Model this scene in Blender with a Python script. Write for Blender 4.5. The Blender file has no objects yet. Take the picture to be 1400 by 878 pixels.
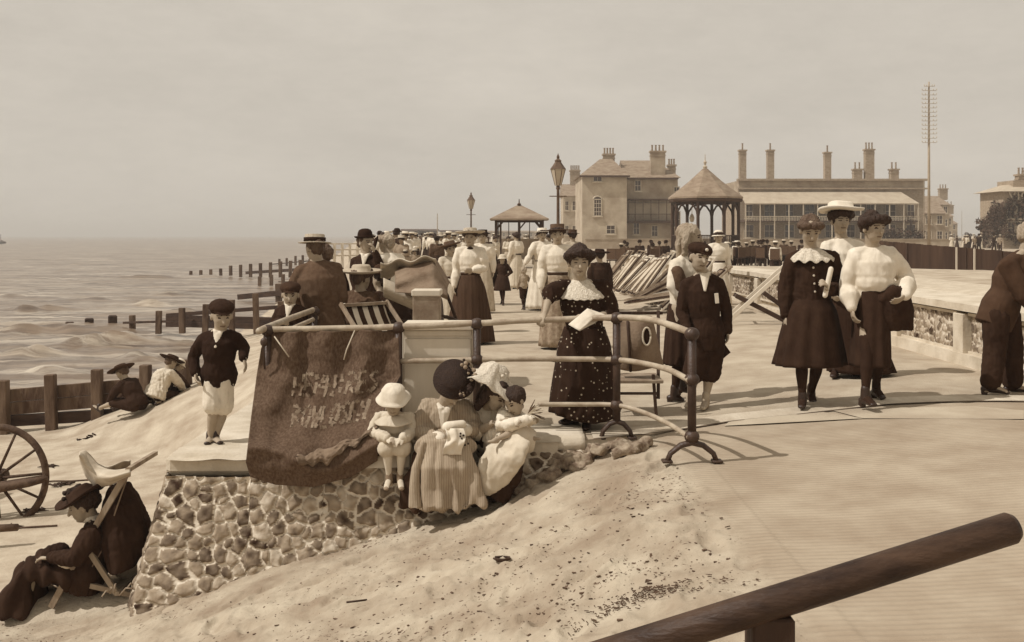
import bpy, bmesh, math, random
from mathutils import Vector, Matrix, noise
from mathutils.geometry import interpolate_bezier
random.seed(7)
V = Vector
PI = math.pi
EYE = 1.55
sc = bpy.context.scene
COL = sc.collection

def P(px, py, Y):
    """world point that the lens shows at photo pixel (px, py) at depth Y"""
    return V(((px-700)/1400*Y, Y, EYE-(py-322)/1400*Y))
def lerp(a, b, t): return a+(b-a)*t
def clamp(x, a=0.0, b=1.0): return max(a, min(b, x))
def sstep(a, b, x):
    t = clamp((x-a)/(b-a)); return t*t*(3-2*t)
def pw(x, kn):
    if x <= kn[0][0]: return kn[0][1]
    for (a, va), (b, vb) in zip(kn, kn[1:]):
        if x <= b: return lerp(va, vb, (x-a)/(b-a))
    return kn[-1][1]
def nz(x, y, z=0.0, f=1.0): return noise.noise(V((x*f, y*f, z*f)))

# ---------- objects and tags ----------
def link(name, me, parent=None, mats=()):
    o = bpy.data.objects.new(name, me); COL.objects.link(o)
    if parent is not None: o.parent = parent
    if me is not None:
        for m in mats: me.materials.append(m)
    return o
def tag(o, label=None, cat=None, group=None, kind=None):
    if label: o['label'] = label
    if cat: o['category'] = cat
    if group: o['group'] = group
    if kind: o['kind'] = kind
    return o
def thing(name, label, cat, loc=(0,0,0), rz=0.0, group=None):
    o = link(name, None); o.location = loc; o.rotation_euler = (0, 0, rz); o.empty_display_size = .1
    return tag(o, label, cat, group)
def copy_tree(o, parent=None):
    c = o.copy(); COL.objects.link(c)
    if parent is not None: c.parent = parent
    for ch in list(o.children): copy_tree(ch, c)
    return c

# ---------- sepia materials ----------
def s2l(c):
    c /= 255.0
    return c/12.92 if c <= .04045 else ((c+.055)/1.055)**2.4
RAMP = [(0, (38, 24, 17)), (.25, (82, 61, 46)), (.5, (140, 121, 101)), (.75, (188, 174, 152)), (1, (232, 221, 203))]
def sep(v):
    v = clamp(v)
    for (a, ca), (b, cb) in zip(RAMP, RAMP[1:]):
        if v <= b:
            t = (v-a)/(b-a); return tuple(s2l(lerp(x, y, t)) for x, y in zip(ca, cb))+(1,)
def mat(name, v, v2=None, rough=.85, nscale=6.0, bump=0.0, bscale=None, spec=.25, stretch=(1,1,1), detail=5, metal=0.0, lo=.35, hi=.65):
    m = bpy.data.materials.new(name); m.use_nodes = True
    nt = m.node_tree; N = nt.nodes; L = nt.links; b = N['Principled BSDF']
    b.inputs['Roughness'].default_value = rough; b.inputs['Specular IOR Level'].default_value = spec
    b.inputs['Metallic'].default_value = metal
    b.inputs['Base Color'].default_value = sep(v)
    tc = N.new('ShaderNodeTexCoord'); mp = N.new('ShaderNodeMapping'); mp.inputs['Scale'].default_value = stretch
    L.new(tc.outputs['Object'], mp.inputs['Vector'])
    if v2 is not None:
        n = N.new('ShaderNodeTexNoise'); n.inputs['Scale'].default_value = nscale; n.inputs['Detail'].default_value = detail
        n.inputs['Roughness'].default_value = .6
        r = N.new('ShaderNodeValToRGB'); r.color_ramp.elements[0].position = lo; r.color_ramp.elements[1].position = hi
        r.color_ramp.elements[0].color = sep(v); r.color_ramp.elements[1].color = sep(v2)
        L.new(mp.outputs[0], n.inputs['Vector']); L.new(n.outputs['Fac'], r.inputs['Fac']); L.new(r.outputs[0], b.inputs['Base Color'])
    if bump:
        n2 = N.new('ShaderNodeTexNoise'); n2.inputs['Scale'].default_value = bscale or nscale*3; n2.inputs['Detail'].default_value = 6
        bp = N.new('ShaderNodeBump'); bp.inputs['Strength'].default_value = bump; bp.inputs['Distance'].default_value = .02
        L.new(mp.outputs[0], n2.inputs['Vector']); L.new(n2.outputs['Fac'], bp.inputs['Height']); L.new(bp.outputs[0], b.inputs['Normal'])
    return m
def nodes(m): return m.node_tree.nodes, m.node_tree.links, m.node_tree.nodes['Principled BSDF']

# ---------- mesh builder ----------
class MB:
    def __init__(s): s.v = []; s.f = []; s.mi = []
    def add(s, vs, fs, mi=0):
        o = len(s.v); s.v += [tuple(v) for v in vs]; s.f += [tuple(i+o for i in f) for f in fs]; s.mi += [mi]*len(fs); return s
    def box(s, c, size, rot=None, mi=0, bev=0.0):
        x, y, z = (k/2 for k in size); c = V(c); R = rot or Matrix.Identity(3)
        if bev > 0 and min(x, y, z) > bev*1.2:
            b = bev; vs = []; fs = []
            # chamfered box from three inset shells
            bm = bmesh.new(); bmesh.ops.create_cube(bm, size=1)
            for v in bm.verts: v.co = V((v.co.x*2*x, v.co.y*2*y, v.co.z*2*z))
            bmesh.ops.bevel(bm, geom=list(bm.edges), offset=b, segments=1, affect='EDGES')
            bm.verts.index_update()
            vs = [c+R@v.co for v in bm.verts]; fs = [[v.index for v in f.verts] for f in bm.faces]; bm.free()
            return s.add(vs, fs, mi)
        vs = [c+R@V((a*x, b*y, d*z)) for a in (-1,1) for b in (-1,1) for d in (-1,1)]
        return s.add(vs, [(0,1,3,2),(4,6,7,5),(0,4,5,1),(2,3,7,6),(0,2,6,4),(1,5,7,3)], mi)
    def beam(s, a, b, w, h, up=(0,0,1), mi=0, bev=0.0):
        a = V(a); b = V(b); d = (b-a); L = d.length; d.normalize(); up = V(up)
        if abs(d.dot(up)) > .97: up = V((0,1,0)) if abs(d.y) < .9 else V((1,0,0))
        x = d.cross(up).normalized(); z = x.cross(d).normalized()
        R = Matrix((x, d, z)).transposed()
        return s.box((a+b)/2, (w, L, h), R, mi, bev)
    def tube(s, pts, rad, n=10, side=None, mi=0, caps=True, fold=None):
        """closed loft; rad is a number, or a list of numbers / (side, depth) pairs"""
        pts = [V(p) for p in pts]; k = len(pts)
        if not isinstance(rad, (list, tuple)): rad = [rad]*k
        rad = [(r, r) if not isinstance(r, (tuple, list)) else r for r in rad]
        vs = []; prev = V(side) if side is not None else None
        for i, p in enumerate(pts):
            t = (pts[min(i+1, k-1)]-pts[max(i-1, 0)])
            if t.length < 1e-7: t = V((0,0,1))
            t.normalize()
            if prev is None:
                prev = V((1,0,0)) if abs(t.x) < .9 else V((0,1,0))
            x = prev-t*prev.dot(t)
            if x.length < 1e-4: x = V((0,1,0)) if abs(t.y) < .9 else V((1,0,0)); x = x-t*x.dot(t)
            x.normalize(); prev = x.copy() if side is None else V(side); y = t.cross(x)
            a, b = rad[i]
            for j in range(n):
                th = 2*PI*j/n; q = 1.0 if fold is None else fold(i/(k-1), th)
                vs.append(p+x*(a*q*math.cos(th))+y*(b*q*math.sin(th)))
        fs = [(i*n+j, i*n+(j+1)%n, (i+1)*n+(j+1)%n, (i+1)*n+j) for i in range(k-1) for j in range(n)]
        if caps: fs += [tuple(reversed(range(n))), tuple(range((k-1)*n, k*n))]
        return s.add(vs, fs, mi)
    def caps(s, pts, rad, n=12, side=None, mi=0):
        """tube with rounded ends"""
        pts = [V(p) for p in pts]
        if not isinstance(rad, (list, tuple)): rad = [rad]*len(pts)
        rad = [(r, r) if not isinstance(r, (tuple, list)) else r for r in rad]
        d0 = (pts[0]-pts[1]).normalized(); d1 = (pts[-1]-pts[-2]).normalized()
        r0 = min(rad[0]); r1 = min(rad[-1])
        A = [pts[0]+d0*r0*math.sin(a) for a in (1.45, 1.0, .5)]; RA = [tuple(q*math.cos(a) for q in rad[0]) for a in (1.45, 1.0, .5)]
        B = [pts[-1]+d1*r1*math.sin(a) for a in (.5, 1.0, 1.45)]; RB = [tuple(q*math.cos(a) for q in rad[-1]) for a in (.5, 1.0, 1.45)]
        return s.tube(A+pts+B, RA+list(rad)+RB, n, side, mi)
    def ell(s, c, r, R=None, n=14, m=9, mi=0):
        c = V(c); R = R or Matrix.Identity(3); vs = [c+R@V((0,0,r[2]))]
        for i in range(1, m):
            a = PI*i/m
            for j in range(n):
                b = 2*PI*j/n; vs.append(c+R@V((r[0]*math.sin(a)*math.cos(b), r[1]*math.sin(a)*math.sin(b), r[2]*math.cos(a))))
        vs.append(c+R@V((0,0,-r[2]))); q = len(vs)-1
        fs = [(0, 1+j, 1+(j+1)%n) for j in range(n)]
        for i in range(m-2):
            for j in range(n): fs.append((1+i*n+j, 1+(i+1)*n+j, 1+(i+1)*n+(j+1)%n, 1+i*n+(j+1)%n))
        b = 1+(m-2)*n
        fs += [(q, b+(j+1)%n, b+j) for j in range(n)]
        return s.add(vs, fs, mi)
    def lathe(s, prof, c=(0,0,0), R=None, n=24, mi=0, wob=None, sx=1.0, sy=1.0):
        """profile [(r, z)...] turned about local z; closed if it starts and ends at r=0"""
        c = V(c); R = R or Matrix.Identity(3); vs = []
        for i, (r, z) in enumerate(prof):
            for j in range(n):
                th = 2*PI*j/n; rr, zz = (r, z) if wob is None else wob(r, z, th)
                vs.append(c+R@V((rr*math.cos(th)*sx, rr*math.sin(th)*sy, zz)))
        k = len(prof)
        fs = [(i*n+j, i*n+(j+1)%n, (i+1)*n+(j+1)%n, (i+1)*n+j) for i in range(k-1) for j in range(n)]
        return s.add(vs, fs, mi)
    def prism(s, poly, axis_vec, mi=0):
        """poly: list of 3D points (one face), extruded by axis_vec"""
        n = len(poly); a = [V(p) for p in poly]; e = V(axis_vec); b = [p+e for p in a]
        fs = [tuple(range(n)), tuple(reversed(range(n, 2*n)))]+[(i, n+i, n+(i+1)%n, (i+1)%n) for i in range(n)]
        return s.add(a+b, fs, mi)
    def grid(s, fn, nu, nv, mi=0):
        vs = [fn(i/nu, j/nv) for i in range(nu+1) for j in range(nv+1)]
        fs = [(i*(nv+1)+j, (i+1)*(nv+1)+j, (i+1)*(nv+1)+j+1, i*(nv+1)+j+1) for i in range(nu) for j in range(nv)]
        return s.add(vs, fs, mi)
    def sheet(s, fn, nu, nv, th, mi=0):
        """double sided cloth of thickness th (offset along vector th)"""
        th = V(th); o = len(s.v)
        s.grid(fn, nu, nv, mi); s.grid(lambda a, b: V(fn(a, b))+th, nu, nv, mi)
        m = (nu+1)*(nv+1); w = nv+1
        rim = [j for j in range(nv+1)]+[i*w+nv for i in range(1, nu+1)]+[nu*w+j for j in range(nv-1, -1, -1)]+[i*w for i in range(nu-1, 0, -1)]
        for a, b in zip(rim, rim[1:]+rim[:1]): s.f.append((o+a, o+b, o+m+b, o+m+a)); s.mi.append(mi)
        return s
    def mesh(s, name, mats, smooth=False, off=None):
        me = bpy.data.meshes.new(name)
        vs = s.v if off is None else [tuple(V(v)-off) for v in s.v]
        me.from_pydata(vs, [], s.f); me.update()
        for m in mats: me.materials.append(m)
        if len(mats) > 1: me.polygons.foreach_set('material_index', [min(i, len(mats)-1) for i in s.mi])
        bm = bmesh.new(); bm.from_mesh(me); bmesh.ops.recalc_face_normals(bm, faces=bm.faces); bm.to_mesh(me); bm.free()
        if smooth: me.polygons.foreach_set('use_smooth', [True]*len(me.polygons))
        return me
    def build(s, name, mats, parent=None, smooth=False, off=None):
        if not isinstance(mats, (list, tuple)): mats = [mats]
        if off is None and parent is not None: off = None
        return link(name, s.mesh(name, mats, smooth, off), parent)

def flat_grid_obj(name, fn, nu, nv, m, smooth=True, kind='structure', parent=None):
    b = MB(); b.grid(fn, nu, nv)
    me = bpy.data.meshes.new(name); me.from_pydata(b.v, [], b.f); me.update(); me.materials.append(m)
    bm = bmesh.new(); bm.from_mesh(me); 
    bmesh.ops.recalc_face_normals(bm, faces=bm.faces)
    if sum(f.normal.z for f in bm.faces) < 0: bmesh.ops.reverse_faces(bm, faces=bm.faces)
    bm.to_mesh(me); bm.free()
    if smooth: me.polygons.foreach_set('use_smooth', [True]*len(me.polygons))
    o = link(name, me, parent)
    if kind: o['kind'] = kind
    return o

# ---------- voxel union: overlapping solids become one continuous skin ----------
def fuse(name, mb, vox, mats, parent=None, off=V((0,0,0)), smooth=2, sculpt=None, pick=None):
    me = bpy.data.meshes.new(name); me.from_pydata([tuple(V(v)-off) for v in mb.v], [], mb.f); me.update()
    bm = bmesh.new(); bm.from_mesh(me); bmesh.ops.recalc_face_normals(bm, faces=bm.faces); bm.to_mesh(me); bm.free()
    t = bpy.data.objects.new('tmp', me); COL.objects.link(t)
    r = t.modifiers.new('r', 'REMESH'); r.mode = 'VOXEL'; r.voxel_size = vox; r.use_smooth_shade = True
    if smooth:
        s_ = t.modifiers.new('s', 'SMOOTH'); s_.factor = .5; s_.iterations = smooth
    dg = bpy.context.evaluated_depsgraph_get()
    out = bpy.data.meshes.new_from_object(t.evaluated_get(dg)); out.name = name
    bpy.data.objects.remove(t); bpy.data.meshes.remove(me)
    if sculpt is not None:
        ns = [v.normal.copy() for v in out.vertices]
        for v, n in zip(out.vertices, ns): v.co = sculpt(v.co+off, n)-off
        out.update()
    out.materials.clear()
    for m in mats: out.materials.append(m)
    if pick is not None:
        out.polygons.foreach_set('material_index', [pick(p.center+off) for p in out.polygons])
    out.polygons.foreach_set('use_smooth', [True]*len(out.polygons))
    return link(name, out, parent)

def smooth_path(pts, n=6):
    out = []
    for i in range(len(pts)-1):
        p0 = pts[max(i-1, 0)]; p1 = pts[i]; p2 = pts[i+1]; p3 = pts[min(i+2, len(pts)-1)]
        for k in range(n):
            t = k/n; out.append(.5*((2*p1)+(p2-p0)*t+(2*p0-5*p1+4*p2-p3)*t*t+(3*p1-p0-3*p2+p3)*t**3))
    return out+[pts[-1]]
# ================= camera, light =================
cam_d = bpy.data.cameras.new('camera'); cam = bpy.data.objects.new('camera', cam_d); COL.objects.link(cam)
cam.location = (0, 0, EYE); cam.rotation_euler = (math.radians(90), 0, 0)
cam_d.sensor_width = 36; cam_d.lens = 36; cam_d.sensor_fit = 'HORIZONTAL'
cam_d.shift_y = -(439-322)/1400; cam_d.clip_end = 12000; cam_d.clip_start = .05
sc.camera = cam
SUN_EL = math.radians(52); SUN_DIR = V((-1.0, -.28, 0)).normalized()   # towards the sun, on the ground
sd = bpy.data.lights.new('sun', 'SUN'); sun = bpy.data.objects.new('sun', sd); COL.objects.link(sun)
tos = V((SUN_DIR.x*math.cos(SUN_EL), SUN_DIR.y*math.cos(SUN_EL), math.sin(SUN_EL)))
sun.rotation_euler = tos.to_track_quat('Z', 'Y').to_euler(); sun.location = (0, 0, 30)
sd.energy = 3.3; sd.angle = math.radians(.6); sd.color = (1, .97, .93)
w = bpy.data.worlds.new('World'); sc.world = w; w.use_nodes = True
N = w.node_tree.nodes; L = w.node_tree.links; bg = N['Background']
sky = N.new('ShaderNodeTexSky'); sky.sky_type = 'NISHITA'; sky.sun_disc = False
sky.sun_elevation = SUN_EL; sky.sun_rotation = math.atan2(SUN_DIR.x, SUN_DIR.y); sky.dust_density = 4
bw = N.new('ShaderNodeRGBToBW'); L.new(sky.outputs[0], bw.inputs[0])
# the sepia print turns the blue sky into an even warm grey with a faint cloud mottle
pwr = N.new('ShaderNodeMath'); pwr.operation = 'POWER'; pwr.inputs[1].default_value = .05; L.new(bw.outputs[0], pwr.inputs[0])
tcw = N.new('ShaderNodeTexCoord'); nw = N.new('ShaderNodeTexNoise'); nw.inputs['Scale'].default_value = 3.2; nw.inputs['Detail'].default_value = 15; nw.inputs['Roughness'].default_value = .72
mpw = N.new('ShaderNodeMapping'); mpw.inputs['Scale'].default_value = (1, 1, 3); L.new(tcw.outputs['Generated'], mpw.inputs[0]); L.new(mpw.outputs[0], nw.inputs['Vector'])
mr = N.new('ShaderNodeMapRange'); mr.inputs['From Min'].default_value = .3; mr.inputs['From Max'].default_value = .7; mr.inputs['To Min'].default_value = .90; mr.inputs['To Max'].default_value = 1.09
L.new(nw.outputs['Fac'], mr.inputs['Value'])
mu = N.new('ShaderNodeMath'); mu.operation = 'MULTIPLY'; L.new(pwr.outputs[0], mu.inputs[0]); L.new(mr.outputs[0], mu.inputs[1])
mc = N.new('ShaderNodeVectorMath'); mc.operation = 'SCALE'; mc.inputs[0].default_value = (1.0, .915, .795); L.new(mu.outputs[0], mc.inputs['Scale'])
L.new(mc.outputs[0], bg.inputs['Color']); bg.inputs['Strength'].default_value = .58
vs = sc.view_settings; vs.view_transform = 'Standard'; vs.look = 'None'; vs.exposure = 0; vs.gamma = 1; vs.use_curve_mapping = False
sc.cycles.use_denoising = True; sc.cycles.max_bounces = 5; sc.cycles.volume_bounces = 0

# ================= ground shape =================
def edgeX(Y): return -2.6 if Y < 12.5 else -2.6-.146*(Y-12.5)
def frontY(X): return pw(X, [(.3, 7.66), (1.0, 7.95), (1.8, 8.45), (3.2, 8.75), (6, 8.6)])
RAMPZ = [(-9, -1.9), (-6, -1.62), (-3.5, -1.40), (-2.8, -1.24), (-1.9, -.93), (-1.2, -.74), (-.3, -.47), (.25, -.24), (.7, -.08), (1.0, -.02), (1.2, 0), (2, .03), (4, .14), (6, .16), (20, .16)]
def promZ(X, Y):
    far = 1-sstep(18, 40, Y)
    return .14*sstep(1.2, 4.2, X)*far
def rampZ(X, Y):
    if X > 1.35: return .14*sstep(1.2, 4.2, X)
    z = sum(pw(X+d, RAMPZ) for d in (-.15, -.05, .05, .15))/4
    return z
def beachZ(X, Y):
    s = edgeX(Y)-X
    k = lerp(1.6, .36, sstep(9.0, 16, Y))+.55*sstep(17, 23, Y)+1.6*(1-sstep(8.0, 9.5, Y))
    a = -.14-k*s; b = -1.2-lerp(.09, .22, sstep(17, 24, Y))*min(s, 14)
    t = clamp((a-b)/.3+.5)
    return lerp(b, a, t*t*(3-2*t)) if s > 0 else -.14
def groundZ(X, Y):
    if Y < frontY(X): return rampZ(X, Y)
    if X < -1.75 and Y < 12.5 or X < edgeX(Y): return beachZ(X, Y)
    return promZ(X, Y)
def hit(px, py):
    """ground point seen at a photo pixel"""
    Y = 2.0
    while Y < 400:
        p = P(px, py, Y)
        if p.z <= groundZ(p.x, Y): return V((p.x, Y, groundZ(p.x, Y)))
        Y += .01 if Y < 30 else .1
    return P(px, py, 400)

# ================= materials of the setting =================
def ground_mat():
    m = mat('promenade_paving', .60, .76, .9, 2.6, .5, 70, detail=12, lo=.3, hi=.7)
    N, L, b = nodes(m); return m
M_prom = ground_mat()
M_coping = mat('worn_concrete', .74, .90, .9, 3.0, .3, 40)
M_flag = mat('smooth_flagstone', .62, .75, .8, 1.5, .15, 50)

def slip_mat():
    m = mat('slipway_surface', .56, .76, .95, 2.2)
    N, L, b = nodes(m)
    tc = N['Texture Coordinate']; sx = N.new('ShaderNodeSeparateXYZ'); L.new(tc.outputs['Object'], sx.inputs[0])
    # grooved concrete right of the crest: fine ribs across the slope
    nse = N.new('ShaderNodeTexNoise'); nse.inputs['Scale'].default_value = 3.5; nse.inputs['Detail'].default_value = 6
    L.new(tc.outputs['Object'], nse.inputs['Vector'])
    add = N.new('ShaderNodeMath'); add.operation = 'MULTIPLY_ADD'; add.inputs[1].default_value = .22; L.new(nse.outputs['Fac'], add.inputs[0]); L.new(sx.outputs['X'], add.inputs[2])
    mk = N.new('ShaderNodeMapRange'); mk.inputs['From Min'].default_value = 1.20; mk.inputs['From Max'].default_value = 1.34; L.new(add.outputs[0], mk.inputs['Value'])
    rib = N.new('ShaderNodeMath'); rib.operation = 'MULTIPLY'; rib.inputs[1].default_value = 2*PI/.052
    wv = N.new('ShaderNodeTexNoise'); wv.inputs['Scale'].default_value = 1.3; L.new(tc.outputs['Object'], wv.inputs['Vector'])
    ya = N.new('ShaderNodeMath'); ya.operation = 'MULTIPLY_ADD'; ya.inputs[1].default_value = .02; L.new(wv.outputs['Fac'], ya.inputs[0]); L.new(sx.outputs['Y'], ya.inputs[2])
    L.new(ya.outputs[0], rib.inputs[0])
    sn = N.new('ShaderNodeMath'); sn.operation = 'SINE'; L.new(rib.outputs[0], sn.inputs[0])
    # groove break-up
    mp2 = N.new('ShaderNodeMapping'); mp2.inputs['Scale'].default_value = (5, 26, 1); L.new(tc.outputs['Object'], mp2.inputs[0])
    n3 = N.new('ShaderNodeTexNoise'); n3.inputs['Scale'].default_value = 1.6; n3.inputs['Detail'].default_value = 4; L.new(mp2.outputs[0], n3.inputs['Vector'])
    g = N.new('ShaderNodeMath'); g.operation = 'MULTIPLY'; L.new(sn.outputs[0], g.inputs[0]); L.new(n3.outputs['Fac'], g.inputs[1])
    gm = N.new('ShaderNodeMath'); gm.operation = 'MULTIPLY'; L.new(g.outputs[0], gm.inputs[0]); L.new(mk.outputs[0], gm.inputs[1])
    # sand grain and weed scatter
    n4 = N.new('ShaderNodeTexNoise'); n4.inputs['Scale'].default_value = 14; n4.inputs['Detail'].default_value = 9; n4.inputs['Roughness'].default_value = .72; L.new(tc.outputs['Object'], n4.inputs['Vector'])
    inv = N.new('ShaderNodeMath'); inv.operation = 'SUBTRACT'; inv.inputs[0].default_value = 1.15; L.new(mk.outputs[0], inv.inputs[1])
    h2 = N.new('ShaderNodeMath'); h2.operation = 'MULTIPLY'; L.new(n4.outputs['Fac'], h2.inputs[0]); L.new(inv.outputs[0], h2.inputs[1])
    hs = N.new('ShaderNodeMath'); hs.operation = 'MULTIPLY_ADD'; hs.inputs[1].default_value = 3.0; L.new(h2.outputs[0], hs.inputs[0]); L.new(gm.outputs[0], hs.inputs[2])
    bp = N.new('ShaderNodeBump'); bp.inputs['Strength'].default_value = .5; bp.inputs['Distance'].default_value = .014
    L.new(hs.outputs[0], bp.inputs['Height']); L.new(bp.outputs[0], b.inputs['Normal'])
    # weed and shingle specks: dark bits strewn more thickly in drifts
    vo = N.new('ShaderNodeTexNoise'); vo.inputs['Scale'].default_value = 36; vo.inputs['Detail'].default_value = 3; L.new(tc.outputs['Object'], vo.inputs['Vector'])
    dr = N.new('ShaderNodeTexNoise'); dr.inputs['Scale'].default_value = 1.1; dr.inputs['Detail'].default_value = 4
    mp5 = N.new('ShaderNodeMapping'); mp5.inputs['Location'].default_value = (2.3, .4, 0); L.new(tc.outputs['Object'], mp5.inputs[0]); L.new(mp5.outputs[0], dr.inputs['Vector'])
    dm = N.new('ShaderNodeMath'); dm.operation = 'MULTIPLY_ADD'; dm.inputs[1].default_value = .55; L.new(dr.outputs['Fac'], dm.inputs[0]); L.new(vo.outputs['Fac'], dm.inputs[2])
    th = N.new('ShaderNodeMapRange'); th.inputs['From Min'].default_value = .93; th.inputs['From Max'].default_value = .99; L.new(dm.outputs[0], th.inputs['Value'])
    im = N.new('ShaderNodeMath'); im.operation = 'SUBTRACT'; im.inputs[0].default_value = 1.0; L.new(mk.outputs[0], im.inputs[1])
    tm = N.new('ShaderNodeMath'); tm.operation = 'MULTIPLY'; L.new(th.outputs[0], tm.inputs[0]); L.new(im.outputs[0], tm.inputs[1])
    mx = N.new('ShaderNodeMix'); mx.data_type = 'RGBA'; cr = [n for n in N if n.type == 'VALTORGB'][0]
    L.new(tm.outputs[0], mx.inputs[0]); L.new(cr.outputs[0], mx.inputs[6]); mx.inputs[7].default_value = sep(.3)
    # darker colour mixed in along the groove bottoms
    gd = N.new('ShaderNodeMapRange'); gd.inputs['From Min'].default_value = -.30; gd.inputs['From Max'].default_value = -.62; gd.inputs['To Max'].default_value = .35; L.new(gm.outputs[0], gd.inputs['Value'])
    mx2 = N.new('ShaderNodeMix'); mx2.data_type = 'RGBA'; L.new(gd.outputs[0], mx2.inputs[0]); L.new(mx.outputs[2], mx2.inputs[6]); mx2.inputs[7].default_value = sep(.5)
    mg = N.new('ShaderNodeMath'); mg.operation = 'MULTIPLY'; mg.inputs[1].default_value = .5; L.new(mk.outputs[0], mg.inputs[0])
    mx3 = N.new('ShaderNodeMix'); mx3.data_type = 'RGBA'; L.new(mg.outputs[0], mx3.inputs[0]); L.new(mx2.outputs[2], mx3.inputs[6]); mx3.inputs[7].default_value = sep(.60)
    L.new(mx3.outputs[2], b.inputs['Base Color'])
    return m
M_slip = slip_mat()
def beach_mat():
    m = mat('beach_sand', .60, .78, .95, 2.2, .6, 30, detail=10)
    return m
M_beach = beach_mat()

# ---------- slipway (sand strewn slope left of the crest, grooved concrete right of it)
rf_ = random.Random(21); FOOT = []
for i in range(42):   # trails of footprints across the sand
    x, y, a = rf_.uniform(-2.6, 1.0), rf_.uniform(3.4, 7.2), rf_.uniform(0, 6.28)
    for k in range(rf_.randint(3, 7)):
        FOOT.append((x+.09*math.cos(a+PI/2)*(1 if k % 2 else -1), y+.09*math.sin(a+PI/2)*(1 if k % 2 else -1), a+rf_.uniform(-.3, .3), rf_.uniform(.008, .022))); x += .34*math.cos(a); y += .34*math.sin(a); a += rf_.uniform(-.25, .25)
FG = {}
for f_ in FOOT: FG.setdefault((int(f_[0]//.5), int(f_[1]//.5)), []).append(f_)
def sand_relief(X, Y):
    z = .040*nz(X, Y, 0, 1.3)+.022*nz(X, Y, 3, 4)+.014*nz(X, Y, 7, 9)+.008*nz(X, Y, 9, 21)+.004*nz(X, Y, 9, 47)
    for i in range(int(X//.5)-1, int(X//.5)+2):
        for j in range(int(Y//.5)-1, int(Y//.5)+2):
            for fx, fy, a, d in FG.get((i, j), ()):
                dx, dy = X-fx, Y-fy; p_ = dx*math.cos(a)+dy*math.sin(a); q_ = -dx*math.sin(a)+dy*math.cos(a); r = (p_/.13)**2+(q_/.055)**2
                if r < 6: z += -d*math.exp(-r*r)+d*.55*math.exp(-((r-2.0)/.9)**2)
    return z
def slip_fn(u, v):
    X = lerp(-9, -3.2, u/.08) if u < .08 else (lerp(-3.2, 1.45, (u-.08)/.70) if u < .78 else lerp(1.45, 14, (u-.78)/.22))
    Y = (lerp(-1.5, 3.2, v/.12) if v < .12 else lerp(3.2, frontY(X)+.30, (v-.12)/.88))
    z = rampZ(X, Y)
    k = 1-sstep(.9, 1.35, X)
    if k > 0 and Y > 2.5: z += k*sand_relief(X, Y)
    return V((X, Y, z-.004))
flat_grid_obj('slipway', slip_fn, 500, 330, M_slip)

# ---------- promenade deck
def prom_rows(u, v):
    t = v
    return t
def prom_fn(u, v):
    Yv = 7.0*(3000/7.0)**v if v > 0 else 7.0
    Yn = Yv
    Xl = -1.9 if Yn < 12.5 else edgeX(Yn)+.0
    Xr = 25+Yn*1.2
    X = lerp(Xl, Xr, u**1.6)
    Y = max(Yn, frontY(X))
    return V((X, Y, promZ(X, Y)))
# promenade: rows start on the joint with the slipway
def prom_fn(u, v):
    k = v**2.6
    Xr0 = 30
    Xn = lerp(-1.75, Xr0, u**1.7)
    Y = frontY(Xn)+k*2500
    Xl = -1.75 if Y < 12.4 else edgeX(Y)
    Xr = 30+k*2500*1.0
    X = lerp(Xl, Xr, u**1.7)
    return V((X, Y, promZ(X, Y)))
flat_grid_obj('promenade', prom_fn, 90, 260, M_prom)
# flagged strip behind the joint, two smoother darker patches
for k, poly in enumerate(([(990, 583), (1180, 573), (1100, 560), (1010, 566)], [(1180, 573), (1400, 574), (1400, 562), (1330, 556), (1130, 560)])):
    b = MB(); pts = [hit(x, y)+V((0, 0, .004)) for x, y in poly]
    b.add(pts, [tuple(range(len(pts)))]); o = b.build('paving_strip', M_flag); o['kind'] = 'structure'
def kerb_line(u, v):
    X = lerp(.62, 9, u); return V((X, frontY(X)+lerp(.0, .30, v), promZ(X, frontY(X)+.3)+.008))
flat_grid_obj('kerb_stones', kerb_line, 60, 2, mat('kerb_stone', .66, .86, .9, 3.5, .3, 40, stretch=(1, .3, 1)))
flat_grid_obj('expansion_joint', lambda u, v: (lambda X: V((X, frontY(X)-.022+.022*v+.006*nz(X, 0, 0, 4), promZ(X, frontY(X))+.006)))(lerp(.62, 9, u)), 120, 1, mat('tarred_joint', .22, .5, .9, 3))
flat_grid_obj('promenade_edge', lambda u, v: (lambda X: V((X, frontY(X)+.012, lerp(promZ(X, frontY(X))+.001, -.45, v))))(lerp(-1.7, 2.2, u)), 60, 3, M_coping)
# sea coping beside the rail, from the end block out to where the rail stops
b = MB()
def cop(u, v):
    Y = lerp(7.86, 14.2, v); return V((lerp(-2.62, -1.72, u), Y, -.13+.006*nz(u*3, Y, 0, 3)))
b.grid(cop, 6, 40); b.grid(lambda u, v: V((-1.745, lerp(7.86, 14.2, v), lerp(-.135, .0, u))), 1, 4)
o = b.build('sea_coping', M_coping, smooth=True); o['kind'] = 'structure'

# ---------- beach
def beach_fn(u, v):
    Y = 6.2+(v**2.2)*700
    s = -.9+(u**1.5)*(30 if Y < 60 else 30+.2*(Y-60))
    X = edgeX(Y)-s
    z = beachZ(X, Y) if s > 0 else -.14
    if s <= 0: z = -.30
    z += (.02*nz(X, Y, 0, .8)+.012*nz(X, Y, 2, 3.0))*clamp(s*2)
    if Y < 7.9: z = min(z, rampZ(X, Y)-.02) if X > -6 else z
    return V((X, Y, z))
flat_grid_obj('beach', beach_fn, 150, 300, M_beach)

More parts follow.
